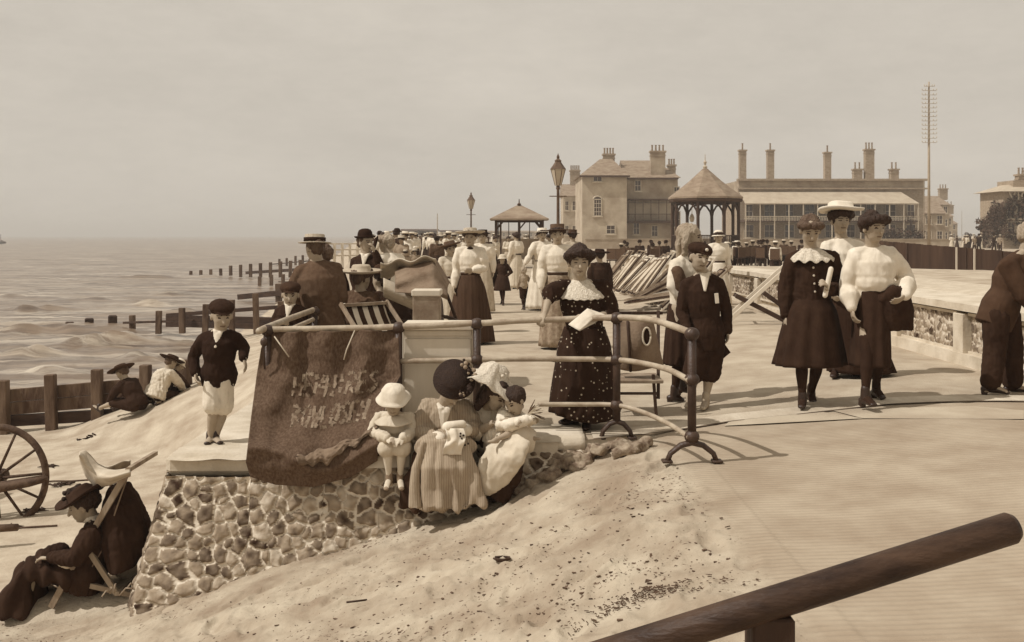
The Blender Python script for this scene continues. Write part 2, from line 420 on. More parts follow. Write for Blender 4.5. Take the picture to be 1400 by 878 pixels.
# ---------- sea
SEA = -2.02
CRESTS = [(150, 472, 60, .34), (105, 470, 26, .22), (48, 487, 34, .26), (190, 488, 20, .16), (205, 418, 26, .25), (60, 424, 50, .22), (110, 455, 70, .2),
          (200, 382, 40, .28), (165, 381, 24, .22), (235, 400, 30, .2), (30, 455, 50, .18), (255, 430, 30, .2), (215, 500, 70, .12), (70, 512, 60, .12), (120, 410, 40, .16), (20, 405, 30, .14), (330, 352, 40, .2), (100, 362, 50, .2), (290, 380, 30, .15)]
CR = []
for x, y, hw, a in CRESTS:
    Y = (EYE-SEA)*1400/(y-322); CR.append(((x-700)/1400*Y, Y, hw/1400*Y, a))
def sea_fn(u, v):
    Y = 11*(9000/11)**(v**1.0)
    Xs = edgeX(Y)-2.6 if Y < 700 else edgeX(700)-2.6-(Y-700)*.1
    X = Xs-(u**1.6)*(Y*.9+25)
    fade = 1/(1+Y/260)
    wv = 3.2*nz(X, Y, 0, .05)+1.2*nz(X, Y, 0, .25)
    c1 = math.sin(Y*1.15+X*.18+wv); c2 = math.sin(Y*.42-X*.08+wv*1.4+1)
    z = SEA+fade*(.07*(1-abs(c1))**2*2*(1/(1+Y/80))+.10*max(0, c2)**4*(.5+nz(X, Y, 4, .3))+.05*(.3-abs(nz(X*.45, Y*1.3, 5, 1.1)))+.06*nz(X*.6, Y*1.8, 5, 2.6)+.03*nz(X, Y*2, 8, 5)+(.45*nz(X*.18, Y*.8, 3, .09) if Y > 60 else 0))
    for cx, cy, hw, a in CR:
        if abs(X-cx) < 2.2*hw and abs(Y-cy) < 3:
            dy = Y-cy-.5*nz(X, cx, 0, .5)*2
            q = math.exp(-((X-cx)/hw)**2*1.4)
            z += a*1.35*q*math.exp(-(dy/(.24 if dy < 0 else .75))**2)*(1+.45*nz(X*.5, Y, 4, 1.6))
    z = lerp(SEA, z, clamp((Xs-X)/3+.25))
    return V((X, Y, z))
def sea_mat():
    m = mat('breaking_sea', .16, .48, .3, .9, .9, 4, spec=.4, stretch=(.30, 1.6, 1), detail=9, lo=.30, hi=.62)
    N, L, b = nodes(m); tc = N['Texture Coordinate']
    # foam: streaks and lace of white water
    mp = N.new('ShaderNodeMapping'); mp.inputs['Scale'].default_value = (.20, 1.3, 1); L.new(tc.outputs['Object'], mp.inputs[0])
    n = N.new('ShaderNodeTexNoise'); n.inputs['Scale'].default_value = .8; n.inputs['Detail'].default_value = 12; n.inputs['Roughness'].default_value = .68; n.inputs['Distortion'].default_value = .8; L.new(mp.outputs[0], n.inputs['Vector'])
    r = N.new('ShaderNodeMapRange'); r.inputs['From Min'].default_value = .48; r.inputs['From Max'].default_value = .68; r.inputs['To Max'].default_value = .92; L.new(n.outputs['Fac'], r.inputs['Value'])
    # more foam near the shore
    mx = N.new('ShaderNodeMix'); mx.data_type = 'RGBA'; cr = [k for k in N if k.type == 'VALTORGB'][0]
    L.new(r.outputs[0], mx.inputs[0]); L.new(cr.outputs[0], mx.inputs[6]); mx.inputs[7].default_value = sep(.84)
    L.new(mx.outputs[2], b.inputs['Base Color'])
    return m
M_sea = sea_mat()
flat_grid_obj('sea', sea_fn, 330, 620, M_sea)

# ================= groynes =================
M_tim = mat('weathered_groyne_timber', .20, .40, .9, 5, .6, 30, stretch=(1, 1, .25))
M_timd = mat('wet_groyne_timber', .07, .22, .7, 5, .6, 30, stretch=(.3, 1, 1))
def groyne(name_lab, posts, rails, pw_=.16):
    """posts: (px, top_y, base_y, Y); rails: (a, b, height, thick, material index)"""
    t = thing('groyne', name_lab, 'groyne')
    for px, ty, by, Y in posts:
        a = P(px, by, Y); c = P(px, ty, Y); a.z -= .25
        b = MB(); tw = random.uniform(-.12, .12)
        R = Matrix.Rotation(tw, 3, 'Z')@Matrix.Rotation(random.uniform(-.03, .03), 3, 'Y')
        b.box((a+c)/2, (pw_, pw_*.9, (c-a).length), R, 0, .012); b.build('post', M_tim, t)
    for a, c, h, th, w_ in rails:
        b = MB(); n = max(1, round(h/.2))
        for i in range(n):
            za = h*(i+.5)/n
            b.beam(a+V((0, .006*(i % 2), za)), c+V((0, .006*(i % 2), za)), th, h/n-.008, bev=.006)
        b.build('planking' if n > 1 else 'rail', M_timd if w_ else M_tim, t)
    return t
Yg = 16.5
groyne('near groyne of upright posts and stacked planks behind the digging children',
       [(5, 520, 585, Yg), (70, 512, 583, Yg), (133, 505, 578, Yg), (199, 499, 575, Yg), (252, 492, 560, Yg)],
       [(P(-60, 588, Yg+.14), P(262, 568, Yg+.14), .19, .10, 1), (P(-60, 574, Yg+.12), P(262, 546, Yg+.12), .42, .07, 0)])
groyne('dark wet groyne running into the surf behind the boy in the cap',
       [(181, 431, 443, 38), (217, 425, 447, 36.5), (249, 421, 446, 35.5), (281, 416, 447, 35), (317, 410, 446, 34.5), (350, 401, 446, 34), (384, 412, 446, 34)],
       [(P(170, 443, 38.2), P(240, 441, 36), .09, .14, 1), (P(228, 447, 36.1), P(420, 452, 34.3), .42, .14, 1), (P(228, 434, 36.1), P(420, 420, 34.3), .14, .10, 1)], .19)
groyne('short groyne with one post and sloping rail beyond the dark second groyne',
       [(381, 388, 408, 55)], [(P(326, 410, 56), P(420, 401, 54), .30, .2, 1)], .3)
groyne('long row of bare posts in the sea, dark bank at its landward end',
       [(261+i*13.6, 370.5-i*1.1-(3 if i > 3 else 0), 373+(i > 4)*2, 92-i*1.4) for i in range(13)],
       [(P(337, 375, 88), P(425, 370, 80), .25, .2, 1)], .24)
groyne('three stumpy posts standing alone in the shallows',
       [(355, 378, 386, 72), (371, 376, 386, 71), (387, 375, 384, 70)], [(P(381, 386, 70.4), P(400, 386, 70), .06, .1, 1)], .22)
groyne('faint farthest groyne of small posts by the distant shore',
       [(382, 354, 362, 125), (392, 353, 362, 123), (404, 350, 360, 120), (414, 349, 359, 118), (424, 347, 357, 117)], [(P(372, 362, 126), P(430, 357, 116), .12, .2, 1)], .26)
for x, y in ((95, 446), (122, 441), (154, 437)):
    b = MB(); c = P(x, y, 41); b.box(c, (.34, .3, .34), Matrix.Rotation(.4, 3, 'Z'), 0, .04); 
    tag(b.build('groyne_stump', M_timd), 'dark tip of a broken groyne post awash in the surf, %s of the three' % {95: 'leftmost', 122: 'middle', 154: 'rightmost'}[x], 'post', 'groyne stumps awash')

# ================= flint wall =================
def flint_mat():
    m = bpy.data.materials.new('flint_and_mortar'); m.use_nodes = True
    N, L, b = nodes(m); b.inputs['Roughness'].default_value = .9; b.inputs['Specular IOR Level'].default_value = .12
    at = N.new('ShaderNodeAttribute'); at.attribute_name = 'stone'
    tc = N.new('ShaderNodeTexCoord'); n = N.new('ShaderNodeTexNoise'); n.inputs['Scale'].default_value = 16; n.inputs['Detail'].default_value = 6; L.new(tc.outputs['Object'], n.inputs['Vector'])
    ad = N.new('ShaderNodeMath'); ad.operation = 'MULTIPLY_ADD'; ad.inputs[1].default_value = .5; L.new(n.outputs['Fac'], ad.inputs[0]); L.new(at.outputs['Fac'], ad.inputs[2])
    su = N.new('ShaderNodeMath'); su.operation = 'SUBTRACT'; su.inputs[1].default_value = .25; L.new(ad.outputs[0], su.inputs[0])
    r = N.new('ShaderNodeValToRGB'); r.color_ramp.elements[0].color = sep(.12); r.color_ramp.elements[1].color = sep(.95)
    e = r.color_ramp.elements.new(.5); e.color = sep(.6)
    L.new(su.outputs[0], r.inputs[0]); L.new(r.outputs[0], b.inputs['Base Color'])
    n2 = N.new('ShaderNodeTexNoise'); n2.inputs['Scale'].default_value = 45; n2.inputs['Detail'].default_value = 5; L.new(tc.outputs['Object'], n2.inputs['Vector'])
    bp = N.new('ShaderNodeBump'); bp.inputs['Strength'].default_value = .6; bp.inputs['Distance'].default_value = .01; L.new(n2.outputs['Fac'], bp.inputs['Height']); L.new(bp.outputs[0], b.inputs['Normal'])
    return m
M_flint = flint_mat()
class Stones:
    def __init__(s, w, h, d, seed=1, small=None):
        rnd = random.Random(seed); s.d = d; s.g = {}; s.pts = []
        nx = int(w/d)+2; ny = int(h/d)+2
        for i in range(-1, nx):
            for j in range(-1, ny):
                x = (i+.5+(j % 2)*.5+rnd.uniform(-.32, .32))*d; y = (j+.5+rnd.uniform(-.3, .3))*d*.9
                s.g[(int(x//d), int(y//d))] = s.g.get((int(x//d), int(y//d)), [])+[(x, y, rnd.uniform(.10, .66), rnd.uniform(.62, 1.45))]
    def at(s, x, y):
        i0 = int(x//s.d); j0 = int(y//s.d); c = []
        for i in range(i0-2, i0+3):
            for j in range(j0-2, j0+3):
                for q in s.g.get((i, j), ()): c.append((math.hypot(x-q[0], y-q[1])/q[3], q))
        if len(c) < 2: return 0, .85
        c.sort(key=lambda t: t[0]); e = (c[1][0]-c[0][0])/s.d
        return e, c[0][1][2]
def stone_wall_mesh(name, path_top, path_bot, ztop, zbot, nu, nv, d, depth, m, seed=1, parent=None):
    Ls = [0]
    for a, b_ in zip(path_top, path_top[1:]): Ls.append(Ls[-1]+math.hypot(b_[0]-a[0], b_[1]-a[1]))
    T = Ls[-1]; st = Stones(T, 3.4, d, seed)
    def on(path, s):
        for i in range(len(Ls)-1):
            if s <= Ls[i+1] or i == len(Ls)-2:
                t = (s-Ls[i])/(Ls[i+1]-Ls[i]); return V((lerp(path[i][0], path[i+1][0], t), lerp(path[i][1], path[i+1][1], t), 0))
    vs = []; val = []
    for i in range(nu+1):
        s = T*i/nu; a = on(path_top, s); c = on(path_bot, s)
        t2 = on(path_top, min(T, s+.05))-on(path_top, max(0, s-.05)); nrm = V((t2.y, -t2.x, 0)).normalized()
        for j in range(nv+1):
            v = j/nv; zt = ztop(a.x); zb = zbot(c.x); p = a.lerp(c, v); z = lerp(zt, zb, v)
            wx = s+.03*nz(s, z, 0, 6)+.012*nz(s, z, 2, 22); wz = z+2+.03*nz(s, z, 5, 6)+.012*nz(s, z, 8, 22)
            e, col = st.at(wx, wz)
            h = depth*(1-math.exp(-max(0, e-.06)*7)) if e > .06 else 0
            q = p+nrm*(h+.007*nz(s, z, 0, 24)+(.012*nz(s, z, 3, 11) if e > .06 else 0)); vs.append((q.x, q.y, z))
            val.append(col+.30*nz(s, z, 1, 17) if e > .12 else .90)
    w_ = nv+1; fs = [(i*w_+j, i*w_+j+1, (i+1)*w_+j+1, (i+1)*w_+j) for i in range(nu) for j in range(nv)]
    me = bpy.data.meshes.new(name); me.from_pydata(vs, [], fs); me.update(); me.materials.append(m)
    a = me.attributes.new('stone', 'FLOAT', 'POINT'); a.data.foreach_set('value', val)
    me.polygons.foreach_set('use_smooth', [True]*len(me.polygons))
    return link(name, me, parent)
wall = thing('flint_wall', 'cobbled flint retaining wall under the hanging canvas, sinking into the sandy slipway', 'wall')
stone_wall_mesh('flint_face', [(-2.62, 8.7), (-2.66, 8.0), (-2.60, 7.74), (-2.3, 7.70), (.95, 7.70)], [(-2.75, 8.7), (-2.98, 7.85), (-2.8, 7.5), (-2.3, 7.46), (.95, 7.58)],
                lambda x: -.262 if x < -1.95 else (-.10 if x < -1.4 else -.06), lambda x: rampZ(x, 7.5)-.12, 460, 130, .105, .024, M_flint, 3, wall)
b = MB()   # rough mortar bed on top of the flints
b.grid(lambda u, v: V((lerp(-2.6, 1.0, u), lerp(7.68+.03*nz(u*20, v, 0, 1), 8.0, v), -.055+(0 if lerp(-2.6, 1, u) > -1.75 else -.05)-.015*nz(u*14, v*2, 0, 1)-.03*(1-v))), 90, 6)
b.build('wall_top', M_coping, wall, True)
# kerb slab on the wall where people sit, broken at its right end
b = MB()
def kerb(u, v):
    X = lerp(-1.72, .55, u); Y = lerp(7.70, 8.25, v)+.02*nz(X, v, 0, 4); return V((X, Y, .035+.008*nz(X, Y, 0, 5)-(.03 if v < .06 else 0)))
b.sheet(kerb, 60, 8, (0, 0, -.09)); b.build('kerb_slab', M_coping, wall, True)
b = MB()
for i in range(46):
    X = random.uniform(.0, 1.0); b.box((X, random.uniform(7.50, 7.72), min(rampZ(X, 7.6)+random.uniform(-.02, .06), -.02)), (random.uniform(.06, .16), .12, random.uniform(.04, .08)), Matrix.Rotation(random.uniform(-.6, .6), 3, 'Y')@Matrix.Rotation(random.uniform(-1, 1), 3, 'Z'))
RUB = b
eb = thing('end_block', 'pale worn concrete end block the boy in white shorts stands on', 'block')
b = MB(); b.box(((-2.62-1.92)/2, 8.22, -.19), (.72, .96, .17), None, 0, .045); b.build('block', M_coping, eb)
# ================= figure library =================
SKIN = mat('skin', .60, .66, .6, 20, spec=.3); SKIN_SH = mat('sunburnt_skin', .50, .57, .6, 20, spec=.3)
LIP = mat('lips', .38, .42, .5, 20); BROW = mat('eyes_and_brows', .10, .14, .5, 20)
HAIR_D = mat('dark_hair', .06, .16, .6, 14, .8, 90, stretch=(1, 1, .3)); HAIR_M = mat('brown_hair', .22, .36, .6, 14, .8, 90, stretch=(1, 1, .3))
HAIR_L = mat('fair_hair', .52, .70, .6, 14, .8, 90, stretch=(1, 1, .3))
LEATHER = mat('boot_leather', .05, .12, .45, 20, spec=.4); LEATHER_L = mat('pale_shoe_leather', .62, .74, .6, 20)
def cloth(name, v, v2=None, sc_=9, bump=.35):
    m = mat(name, v, v2 if v2 is not None else v+.08, .95, sc_, 0, spec=.1); N, L, b = nodes(m); tc = N['Texture Coordinate']
    mp = N.new('ShaderNodeMapping'); mp.inputs['Scale'].default_value = (1, 1, .32); L.new(tc.outputs['Object'], mp.inputs[0])
    n = N.new('ShaderNodeTexNoise'); n.inputs['Scale'].default_value = 11; n.inputs['Detail'].default_value = 1.5; n.inputs['Distortion'].default_value = 1.2; L.new(mp.outputs[0], n.inputs['Vector'])
    r = N.new('ShaderNodeMath'); r.operation = 'SUBTRACT'; r.inputs[1].default_value = .5; L.new(n.outputs['Fac'], r.inputs[0])
    a = N.new('ShaderNodeMath'); a.operation = 'ABSOLUTE'; L.new(r.outputs[0], a.inputs[0])
    n2 = N.new('ShaderNodeTexNoise'); n2.inputs['Scale'].default_value = 60; n2.inputs['Detail'].default_value = 4; L.new(tc.outputs['Object'], n2.inputs['Vector'])
    c = N.new('ShaderNodeMath'); c.operation = 'MULTIPLY_ADD'; c.inputs[1].default_value = -.9; L.new(a.outputs[0], c.inputs[0])
    d = N.new('ShaderNodeMath'); d.operation = 'MULTIPLY'; d.inputs[1].default_value = .10; L.new(n2.outputs['Fac'], d.inputs[0]); L.new(d.outputs[0], c.inputs[2])
    bp = N.new('ShaderNodeBump'); bp.inputs['Strength'].default_value = .6; bp.inputs['Distance'].default_value = .014; L.new(c.outputs[0], bp.inputs['Height']); L.new(bp.outputs[0], b.inputs['Normal']); return m
C_BLACK = cloth('black_wool', .03, .08); C_DARK = cloth('dark_brown_serge', .07, .13); C_DARK2 = cloth('dark_grey_wool', .12, .19)
C_MID = cloth('mid_brown_tweed', .24, .34, 30); C_COAT = cloth('brown_overcoat_cloth', .28, .34, 20)
C_WHITE = cloth('white_cotton', .88, .97); C_CREAM = cloth('cream_cotton', .78, .88); C_PALE = cloth('pale_linen', .66, .78)
C_GREY = cloth('grey_cotton', .5, .6); C_LACE = mat('white_lace', .80, .98, .95, 60, .8, 90)
C_STRAW = mat('straw', .66, .80, .8, 40, .6, 120); C_STRAW_D = mat('dark_straw', .05, .12, .7, 40, .8, 120)
STOCK = cloth('dark_stocking', .06, .12); STOCK_W = cloth('white_stocking', .82, .9)

class Fold:
    """wrinkle field pushed along the normals of a fused garment"""
    def __init__(s, amp=.006, f=14, zs=.35, amp2=0, f2=40): s.a = amp; s.f = f; s.z = zs; s.a2 = amp2; s.f2 = f2
    def __call__(s, co, n):
        d = s.a*.6*noise.noise(V((co.x*s.f, co.y*s.f, co.z*s.f*s.z+3)))
        r = noise.noise(V((co.x*s.f*1.9+9+co.z*3, co.y*s.f*1.9, co.z*s.f*.55)))
        d += s.a*.75*(.45-abs(r)*1.9)
        r2 = noise.noise(V((co.x*s.f*1.2+co.z*s.f*1.6, co.y*s.f, co.z*s.f*1.3-co.x*s.f*1.1+5)))
        d += s.a*.35*(.4-abs(r2)*1.8)
        if s.a2: d += s.a2*noise.noise(co*s.f2)
        return co+n*d

def frame(f, up=V((0,0,1)), roll=0.0):
    """head axes: right, forward, up as a matrix whose columns are x, y, z"""
    f = V(f).normalized(); r = f.cross(up).normalized(); u = r.cross(f)
    if roll: M = Matrix.Rotation(roll, 3, f); r = M@r; u = M@u
    return Matrix((r, f, u)).transposed()

def hand_prims(b, w, d, pn, s, curl=.5, thumb=1, spread=1.0):
    """wrist w, direction d, palm normal pn"""
    d = V(d).normalized(); pn = V(pn); pn = (pn-d*pn.dot(d)).normalized(); x = d.cross(pn).normalized()
    k = w+d*.085*s
    b.tube([w-d*.03*s, w+d*.01*s, w+d*.05*s, k], [(.023*s, .020*s), (.026*s, .018*s), (.038*s, .016*s), (.040*s, .013*s)], 12, x)
    for i, (o, Lg) in enumerate(((-.031, .062), (-.0105, .076), (.0105, .080), (.031, .070))):
        p = w+d*(.078*s)+x*o*s; dd = (d+x*o*(3.5*spread)).normalized(); pts = [p-d*.02*s, p]
        a = curl*.35+.05*i
        for q, fr in enumerate((.42, .32, .26)):
            M = Matrix.Rotation(a*(1 if dd.cross(pn).dot(x) > 0 else -1), 3, x)
            nd = (dd*math.cos(a)+pn*math.sin(a)).normalized(); p = p+nd*Lg*fr*s; pts.append(p); a += curl*.62
        b.caps(pts, [.0095*s, .0092*s, .0088*s, .0082*s, .0072*s], 8)
    t0 = w+d*.022*s+x*(-thumb*.024*s); t1 = w+d*.050*s+x*(-thumb*.050*s)+pn*.012*s; t2 = w+d*.082*s+x*(-thumb*.055*s)+pn*.024*s
    b.caps([t0, t1, t2], [.013*s, .0105*s, .0085*s], 8)

class Person:
    """J: joints in metres (world axes).  Everything is built relative to root (the ground point under the feet)."""
    def __init__(s, label, J, root, face=(0,-1,0), up=V((0,0,1)), S=1.0, HS=None, girth=1.0, skin=None, vox=.0075, stock=None, stockz=None, roll=0.0,
                 group=None, cat='person', hands=True, bare=False, curl=(.6, .6), palms=(None, None), gloves=None, roots_at=None):
        s.J = J; s.S = S; s.HS = (HS or S)*1.07; s.R = frame(face, up, roll); s.root = V(root); s.vox = vox
        s.t = thing('person', label, cat, s.root, 0, group)
        s.skin = skin or SKIN
        b = MB(); J = s.J; S_ = S; g = girth
        side = (J['shr']-J['shl']); side.z *= .3; side.normalize(); s.side = side
        hd = J['head']; H = s.HS; R = s.R
        # torso, neck
        pel = J['pel']; ch = J['chest']; nk = J['neck']
        waist = pel.lerp(ch, .45)
        b.tube([pel-(ch-pel).normalized()*.09*S_, pel-(ch-pel).normalized()*.03*S_, pel.lerp(ch, .12), waist, pel.lerp(ch, .8), ch.lerp(nk, .35), ch.lerp(nk, .75), nk],
               [(.08*S_*g, .07*S_*g), (.155*S_*g, .11*S_*g), (.155*S_*g, .115*S_*g), (.118*S_*g, .092*S_*g), (.15*S_*g, .115*S_*g), (.155*S_*g, .105*S_*g), (.10*S_*g, .07*S_*g), (.05*S_, .05*S_)], 18, side)
        skull_base = hd-R.col[2]*.045*H-R.col[1]*.02*H
        b.tube([nk-(skull_base-nk).normalized()*.05*S_, nk, skull_base, hd], [.066*S_, .056*S_, .053*H, .04*H], 12, side)
        for q in 'lr':
            if 'sh'+q in J: b.caps([nk.lerp(skull_base, .15), nk.lerp(J['sh'+q], .5)+V((0,0,.004)), J['sh'+q]], [.036*S_, .036*S_*g, .042*S_*g], 10)
        # head
        b.ell(hd+R@V((0, -.012, .028))*H, (.076*H, .096*H, .088*H), R, 20, 14)
        b.tube([hd+R@V(p)*H for p in ((0, .01, .06), (0, .018, .02), (0, .022, -.03), (0, .032, -.07), (0, .045, -.098))],
               [(.066*H, .072*H), (.069*H, .075*H), (.062*H, .068*H), (.048*H, .052*H), (.024*H, .028*H)], 16, R.col[0])
        b.caps([hd+R@V(p)*H for p in ((0, .085, .022), (0, .100, -.008), (0, .107, -.022))], [.009*H, .011*H, .0125*H], 8)
        for q in (-1, 1):
            b.ell(hd+R@V((q*.077, -.008, -.004))*H, (.010*H, .018*H, .030*H), R, 10, 8)
        # limbs
        for q, c_, pn, th in (('l', 0, palms[0], 1), ('r', 1, palms[1], -1)):
            if 'sh'+q not in J: continue
            sh, el, wr = J['sh'+q], J['el'+q], J['wr'+q]
            b.caps([ch.lerp(sh, .5), sh, sh.lerp(el, .5), el, el.lerp(wr, .35), wr], [.055*S_*g, .052*S_*g, .044*S_*g, .036*S_, .037*S_, .024*S_], 12)
            if hands:
                d = J.get('ha'+q, None); d = (d-wr) if d is not None else (wr-el)
                p_ = V(pn) if pn is not None else (s.side*(1 if q == 'l' else -1))
                hand_prims(b, wr, d, p_, S_*.98 if S_ > .8 else S_*1.05, curl[c_], th)
            hp, kn, an = J['hp'+q], J['kn'+q], J['an'+q]
            b.caps([hp, hp.lerp(kn, .4), kn, kn.lerp(an, .3), kn.lerp(an, .75), an], [.082*S_*g, .076*S_*g, .052*S_, .054*S_, .036*S_, .033*S_], 12)
            toe = J['to'+q]; heel = an-(toe-an).normalized()*.045*S_; heel.z = min(an.z, toe.z+.03*S_)
            b.caps([heel+V((0,0,-.02*S_)), an.lerp(toe, .35)+V((0,0,-.012*S_)), toe], [.032*S_, (.036*S_, .03*S_), (.034*S_, .018*S_)], 12, V((0,0,1)).cross(toe-an).normalized() if (toe-an).length > 0 and abs((toe-an).normalized().z) < .95 else s.side)
        inv = R.transposed(); eye = lambda p: V((abs(p.x), p.y, p.z))
        def sculpt(co, n):
            p = inv@(co-hd)/H
            if p.length < .17 and p.y > .03:
                ax = abs(p.x); d = 0
                d -= .009*math.exp(-((ax-.031)/.015)**2-((p.z-.014)/.012)**2)
                d += .004*math.exp(-((ax-.03)/.022)**2-((p.z-.036)/.008)**2)
                d += .0045*math.exp(-(p.x/.026)**2-((p.z+.047)/.006)**2)+.004*math.exp(-(p.x/.022)**2-((p.z+.060)/.006)**2)
                d -= .005*math.exp(-(p.x/.024)**2-((p.z+.0535)/.0035)**2)
                d -= .003*math.exp(-(p.x/.03)**2-((p.z+.070)/.006)**2)+.0
                d += .004*math.exp(-((ax-.045)/.016)**2-((p.z+.012)/.018)**2)
                d += .004*math.exp(-(p.x/.02)**2-((p.z+.088)/.010)**2)
                co = co+R.col[1]*d*H
            return co
        if stock is not None and stockz is None: stockz = (J['knl'].z+J['knr'].z)/2-s.root.z+.3
        sz = None if stock is None else stockz+s.root.z
        def pick(p):
            q = inv@(p-hd)/H
            if q.length < .17 and q.y > .04:
                ax = abs(q.x)
                if ((ax-.031)/.0125)**2+((q.z-.012)/.0062)**2 < 1: return 2
                if .014 < ax < .050 and abs(q.z-.033+.15*max(0, ax-.03)) < .0042: return 2
                if ax < .023 and abs(q.z+.0535) < .0065-.1*ax: return 1
            if sz is not None and p.z < sz and min((p-J['anl']).length, (p-J['knl']).length, (p-J['anr']).length, (p-J['knr']).length, (p-J['knl'].lerp(J['anl'], .5)).length, (p-J['knr'].lerp(J['anr'], .5)).length) < .17*S_: return 3
            return 0
        mats = [s.skin, LIP, BROW, stock or s.skin]
        s.body = fuse('body', b, vox, mats, s.t, s.root, 2, sculpt, pick)
    # ---- clothing
    def shoes(s, m=None, rise=.05, name='shoe'):
        m = m or LEATHER
        for q in 'lr':
            b = MB(); J = s.J; an = J['an'+q]; toe = J['to'+q]; S = s.S
            d = (toe-an); dh = V((d.x, d.y, d.z*.6)).normalized(); sx = V((0,0,1)).cross(dh)
            sx = sx.normalized() if sx.length > .1 else s.side
            heel = an-dh*.05*S; heel.z = an.z-.05*S
            b.caps([heel, an.lerp(toe, .4)+V((0,0,-.025*S)), toe+dh*.01*S], [(.033*S, .030*S), (.037*S, .030*S), (.032*S, .018*S)], 12, sx)
            b.caps([an+V((0,0,rise*S)), an+V((0,0,-.03*S))], [.037*S, .041*S], 12)
            b.box(heel+V((0,0,-.035*S)), (.05*S, .05*S, .035*S), Matrix((sx, dh, V((0,0,1)))).transposed(), 0, .006*S)
            fuse(name, b, .007, [m], s.t, s.root, 1)
    def top(s, m, name='blouse', chest=1.12, waist=1.05, hem=.10, hemr=(.17, .125), sl=(.075, .06, .045), cuff=None, long=1.0, puff=None, fold=None, vox=.010, mats=(), pick=None, neck=.062, blouson=None, extra=None, frontdrop=0, smooth=3):
        """bodice, blouse or jacket with sleeves; hem = drop below the pelvis joint"""
        J = s.J; S = s.S; b = MB(); pel = J['pel']; ch = J['chest']; nk = J['neck']; ax = (ch-pel).normalized()
        c = chest; w_ = waist
        low = pel-ax*hem*S if hem > 0 else pel+ax*(-hem)*S
        pts = [low]; rad = [(hemr[0]*S, hemr[1]*S)]
        wp = .45
        if hem > .05: pts.append(pel.lerp(ch, .1)); rad.append((.165*S*w_, .125*S*w_))
        pts += [pel.lerp(ch, wp), pel.lerp(ch, .72), ch.lerp(nk, .15), ch.lerp(nk, .62), nk]
        rad += [(.128*S*w_, .105*S*w_), (.150*S*c, .128*S*c), (.158*S*c, .122*S*c), (.115*S*c, .085*S*c), (neck*S, neck*S)]
        b.tube(pts, rad, 22, s.side)
        if blouson: b.ell(pel.lerp(ch, blouson[0])+s.R.col[1]*0, (blouson[1]*S, blouson[2]*S, blouson[3]*S), None, 16, 10)
        for q in 'lr':
            if 'sh'+q not in J: continue
            sh, el, wr = J['sh'+q], J['el'+q], J['wr'+q]
            e2 = el.lerp(wr, (long-.5)*2) if long > .5 else sh.lerp(el, long*2)
            b.caps([nk+V((0,0,-.015*S)), nk.lerp(sh, .55)+V((0,0,-.004*S)), sh], [.045*S, .052*S, sl[0]*.8*S], 12); dn = V((0,0,-.018*S)); P_ = [ch.lerp(sh, .45), sh+dn, sh.lerp(el, .55), el]; Rr = [sl[0]*.9*S, sl[0]*S, (sl[0]+sl[1])/2*S, sl[1]*S]
            if long <= .55: P_ = [ch.lerp(sh, .45), sh, sh.lerp(el, .6), sh.lerp(el, long*1.8)]; Rr = [sl[0]*S, sl[0]*S, sl[1]*S, sl[2]*S]
            else:
                P_ += [el.lerp(e2, .5), e2]; Rr += [(sl[1]*.6+sl[2]*.4)*S, sl[2]*S]
                if puff: Rr[-2] = puff*S; Rr[-3] = (puff*.8)*S
            b.caps(P_, Rr, 14)
        if extra: extra(b)
        return fuse(name, b, vox, [m]+list(mats), s.t, s.root, smooth, fold or Fold(.008*S, 7/S), pick)
    def cuffs(s, m, r=.034, L_=.03, which='lr', at=1.0):
        for q in which:
            el, wr = s.J['el'+q], s.J['wr'+q]; d = (wr-el).normalized(); c = el.lerp(wr, at)
            b = MB(); b.caps([c-d*L_*s.S, c+d*.006], [r*s.S*1.05, r*s.S], 12); b.build('cuff', m, s.t, True, s.root)
    def skirt(s, m, waist, hem, rw, rh, n=16, amp=.06, name='skirt', pts=None, rads=None, tw=0, seed=0, rings=26, nseg=96, side=None, mats=(), deep=.35, hemline=None):
        """hanging skirt: loft between waist and hem with deepening folds; hollow below"""
        side = V(side) if side is not None else s.side
        pts = pts or [waist, waist.lerp(hem, .2), waist.lerp(hem, .6), hem]
        rads = rads or [rw, (lerp(rw[0], rh[0], .38), lerp(rw[1], rh[1], .42)), (lerp(rw[0], rh[0], .72), lerp(rw[1], rh[1], .74)), rh]
        rnd = random.Random(seed); ph = [rnd.uniform(0, 6.28) for _ in range(6)]
        def at(t):
            x = t*(len(pts)-1); i = min(int(x), len(pts)-2); f = x-i
            return pts[i].lerp(pts[i+1], f), (lerp(rads[i][0], rads[i+1][0], f), lerp(rads[i][1], rads[i+1][1], f))
        def fold(t, th):
            a = amp*(t**.8)
            w_ = math.sin(n*th+ph[0]+1.3*math.sin(2*th+ph[1])+.7*math.sin(t*3+ph[3]))
            w2 = math.sin(n*.5*th+ph[2]+math.sin(3*th+ph[4]))
            return 1+a*(.7*w_+.5*w2)+.02*noise.noise(V((math.cos(th)*2, math.sin(th)*2, t*4+seed)))
        b = MB(); vs = []; R_ = rings; k = []
        for i in range(R_+1): k.append((i/R_, 1.0))
        k.append((1.0, .955)); k += [(1-deep*.5, .92), (1-deep, .88)]
        for t, sh in k:
            p, (a, bb) = at(t); x = side.normalized(); y = V((0,0,1)).cross(x).normalized()
            for j in range(nseg):
                th = 2*PI*j/nseg; q = fold(t, th)*sh
                v = p+x*a*q*math.cos(th)+y*bb*q*math.sin(th)
                if hemline and t > .5: v = v+V((0,0,1))*hemline(th)*(t-.5)*2
                vs.append(v)
        m_ = len(k); fs = [(i*nseg+j, i*nseg+(j+1)%nseg, (i+1)*nseg+(j+1)%nseg, (i+1)*nseg+j) for i in range(m_-1) for j in range(nseg)]
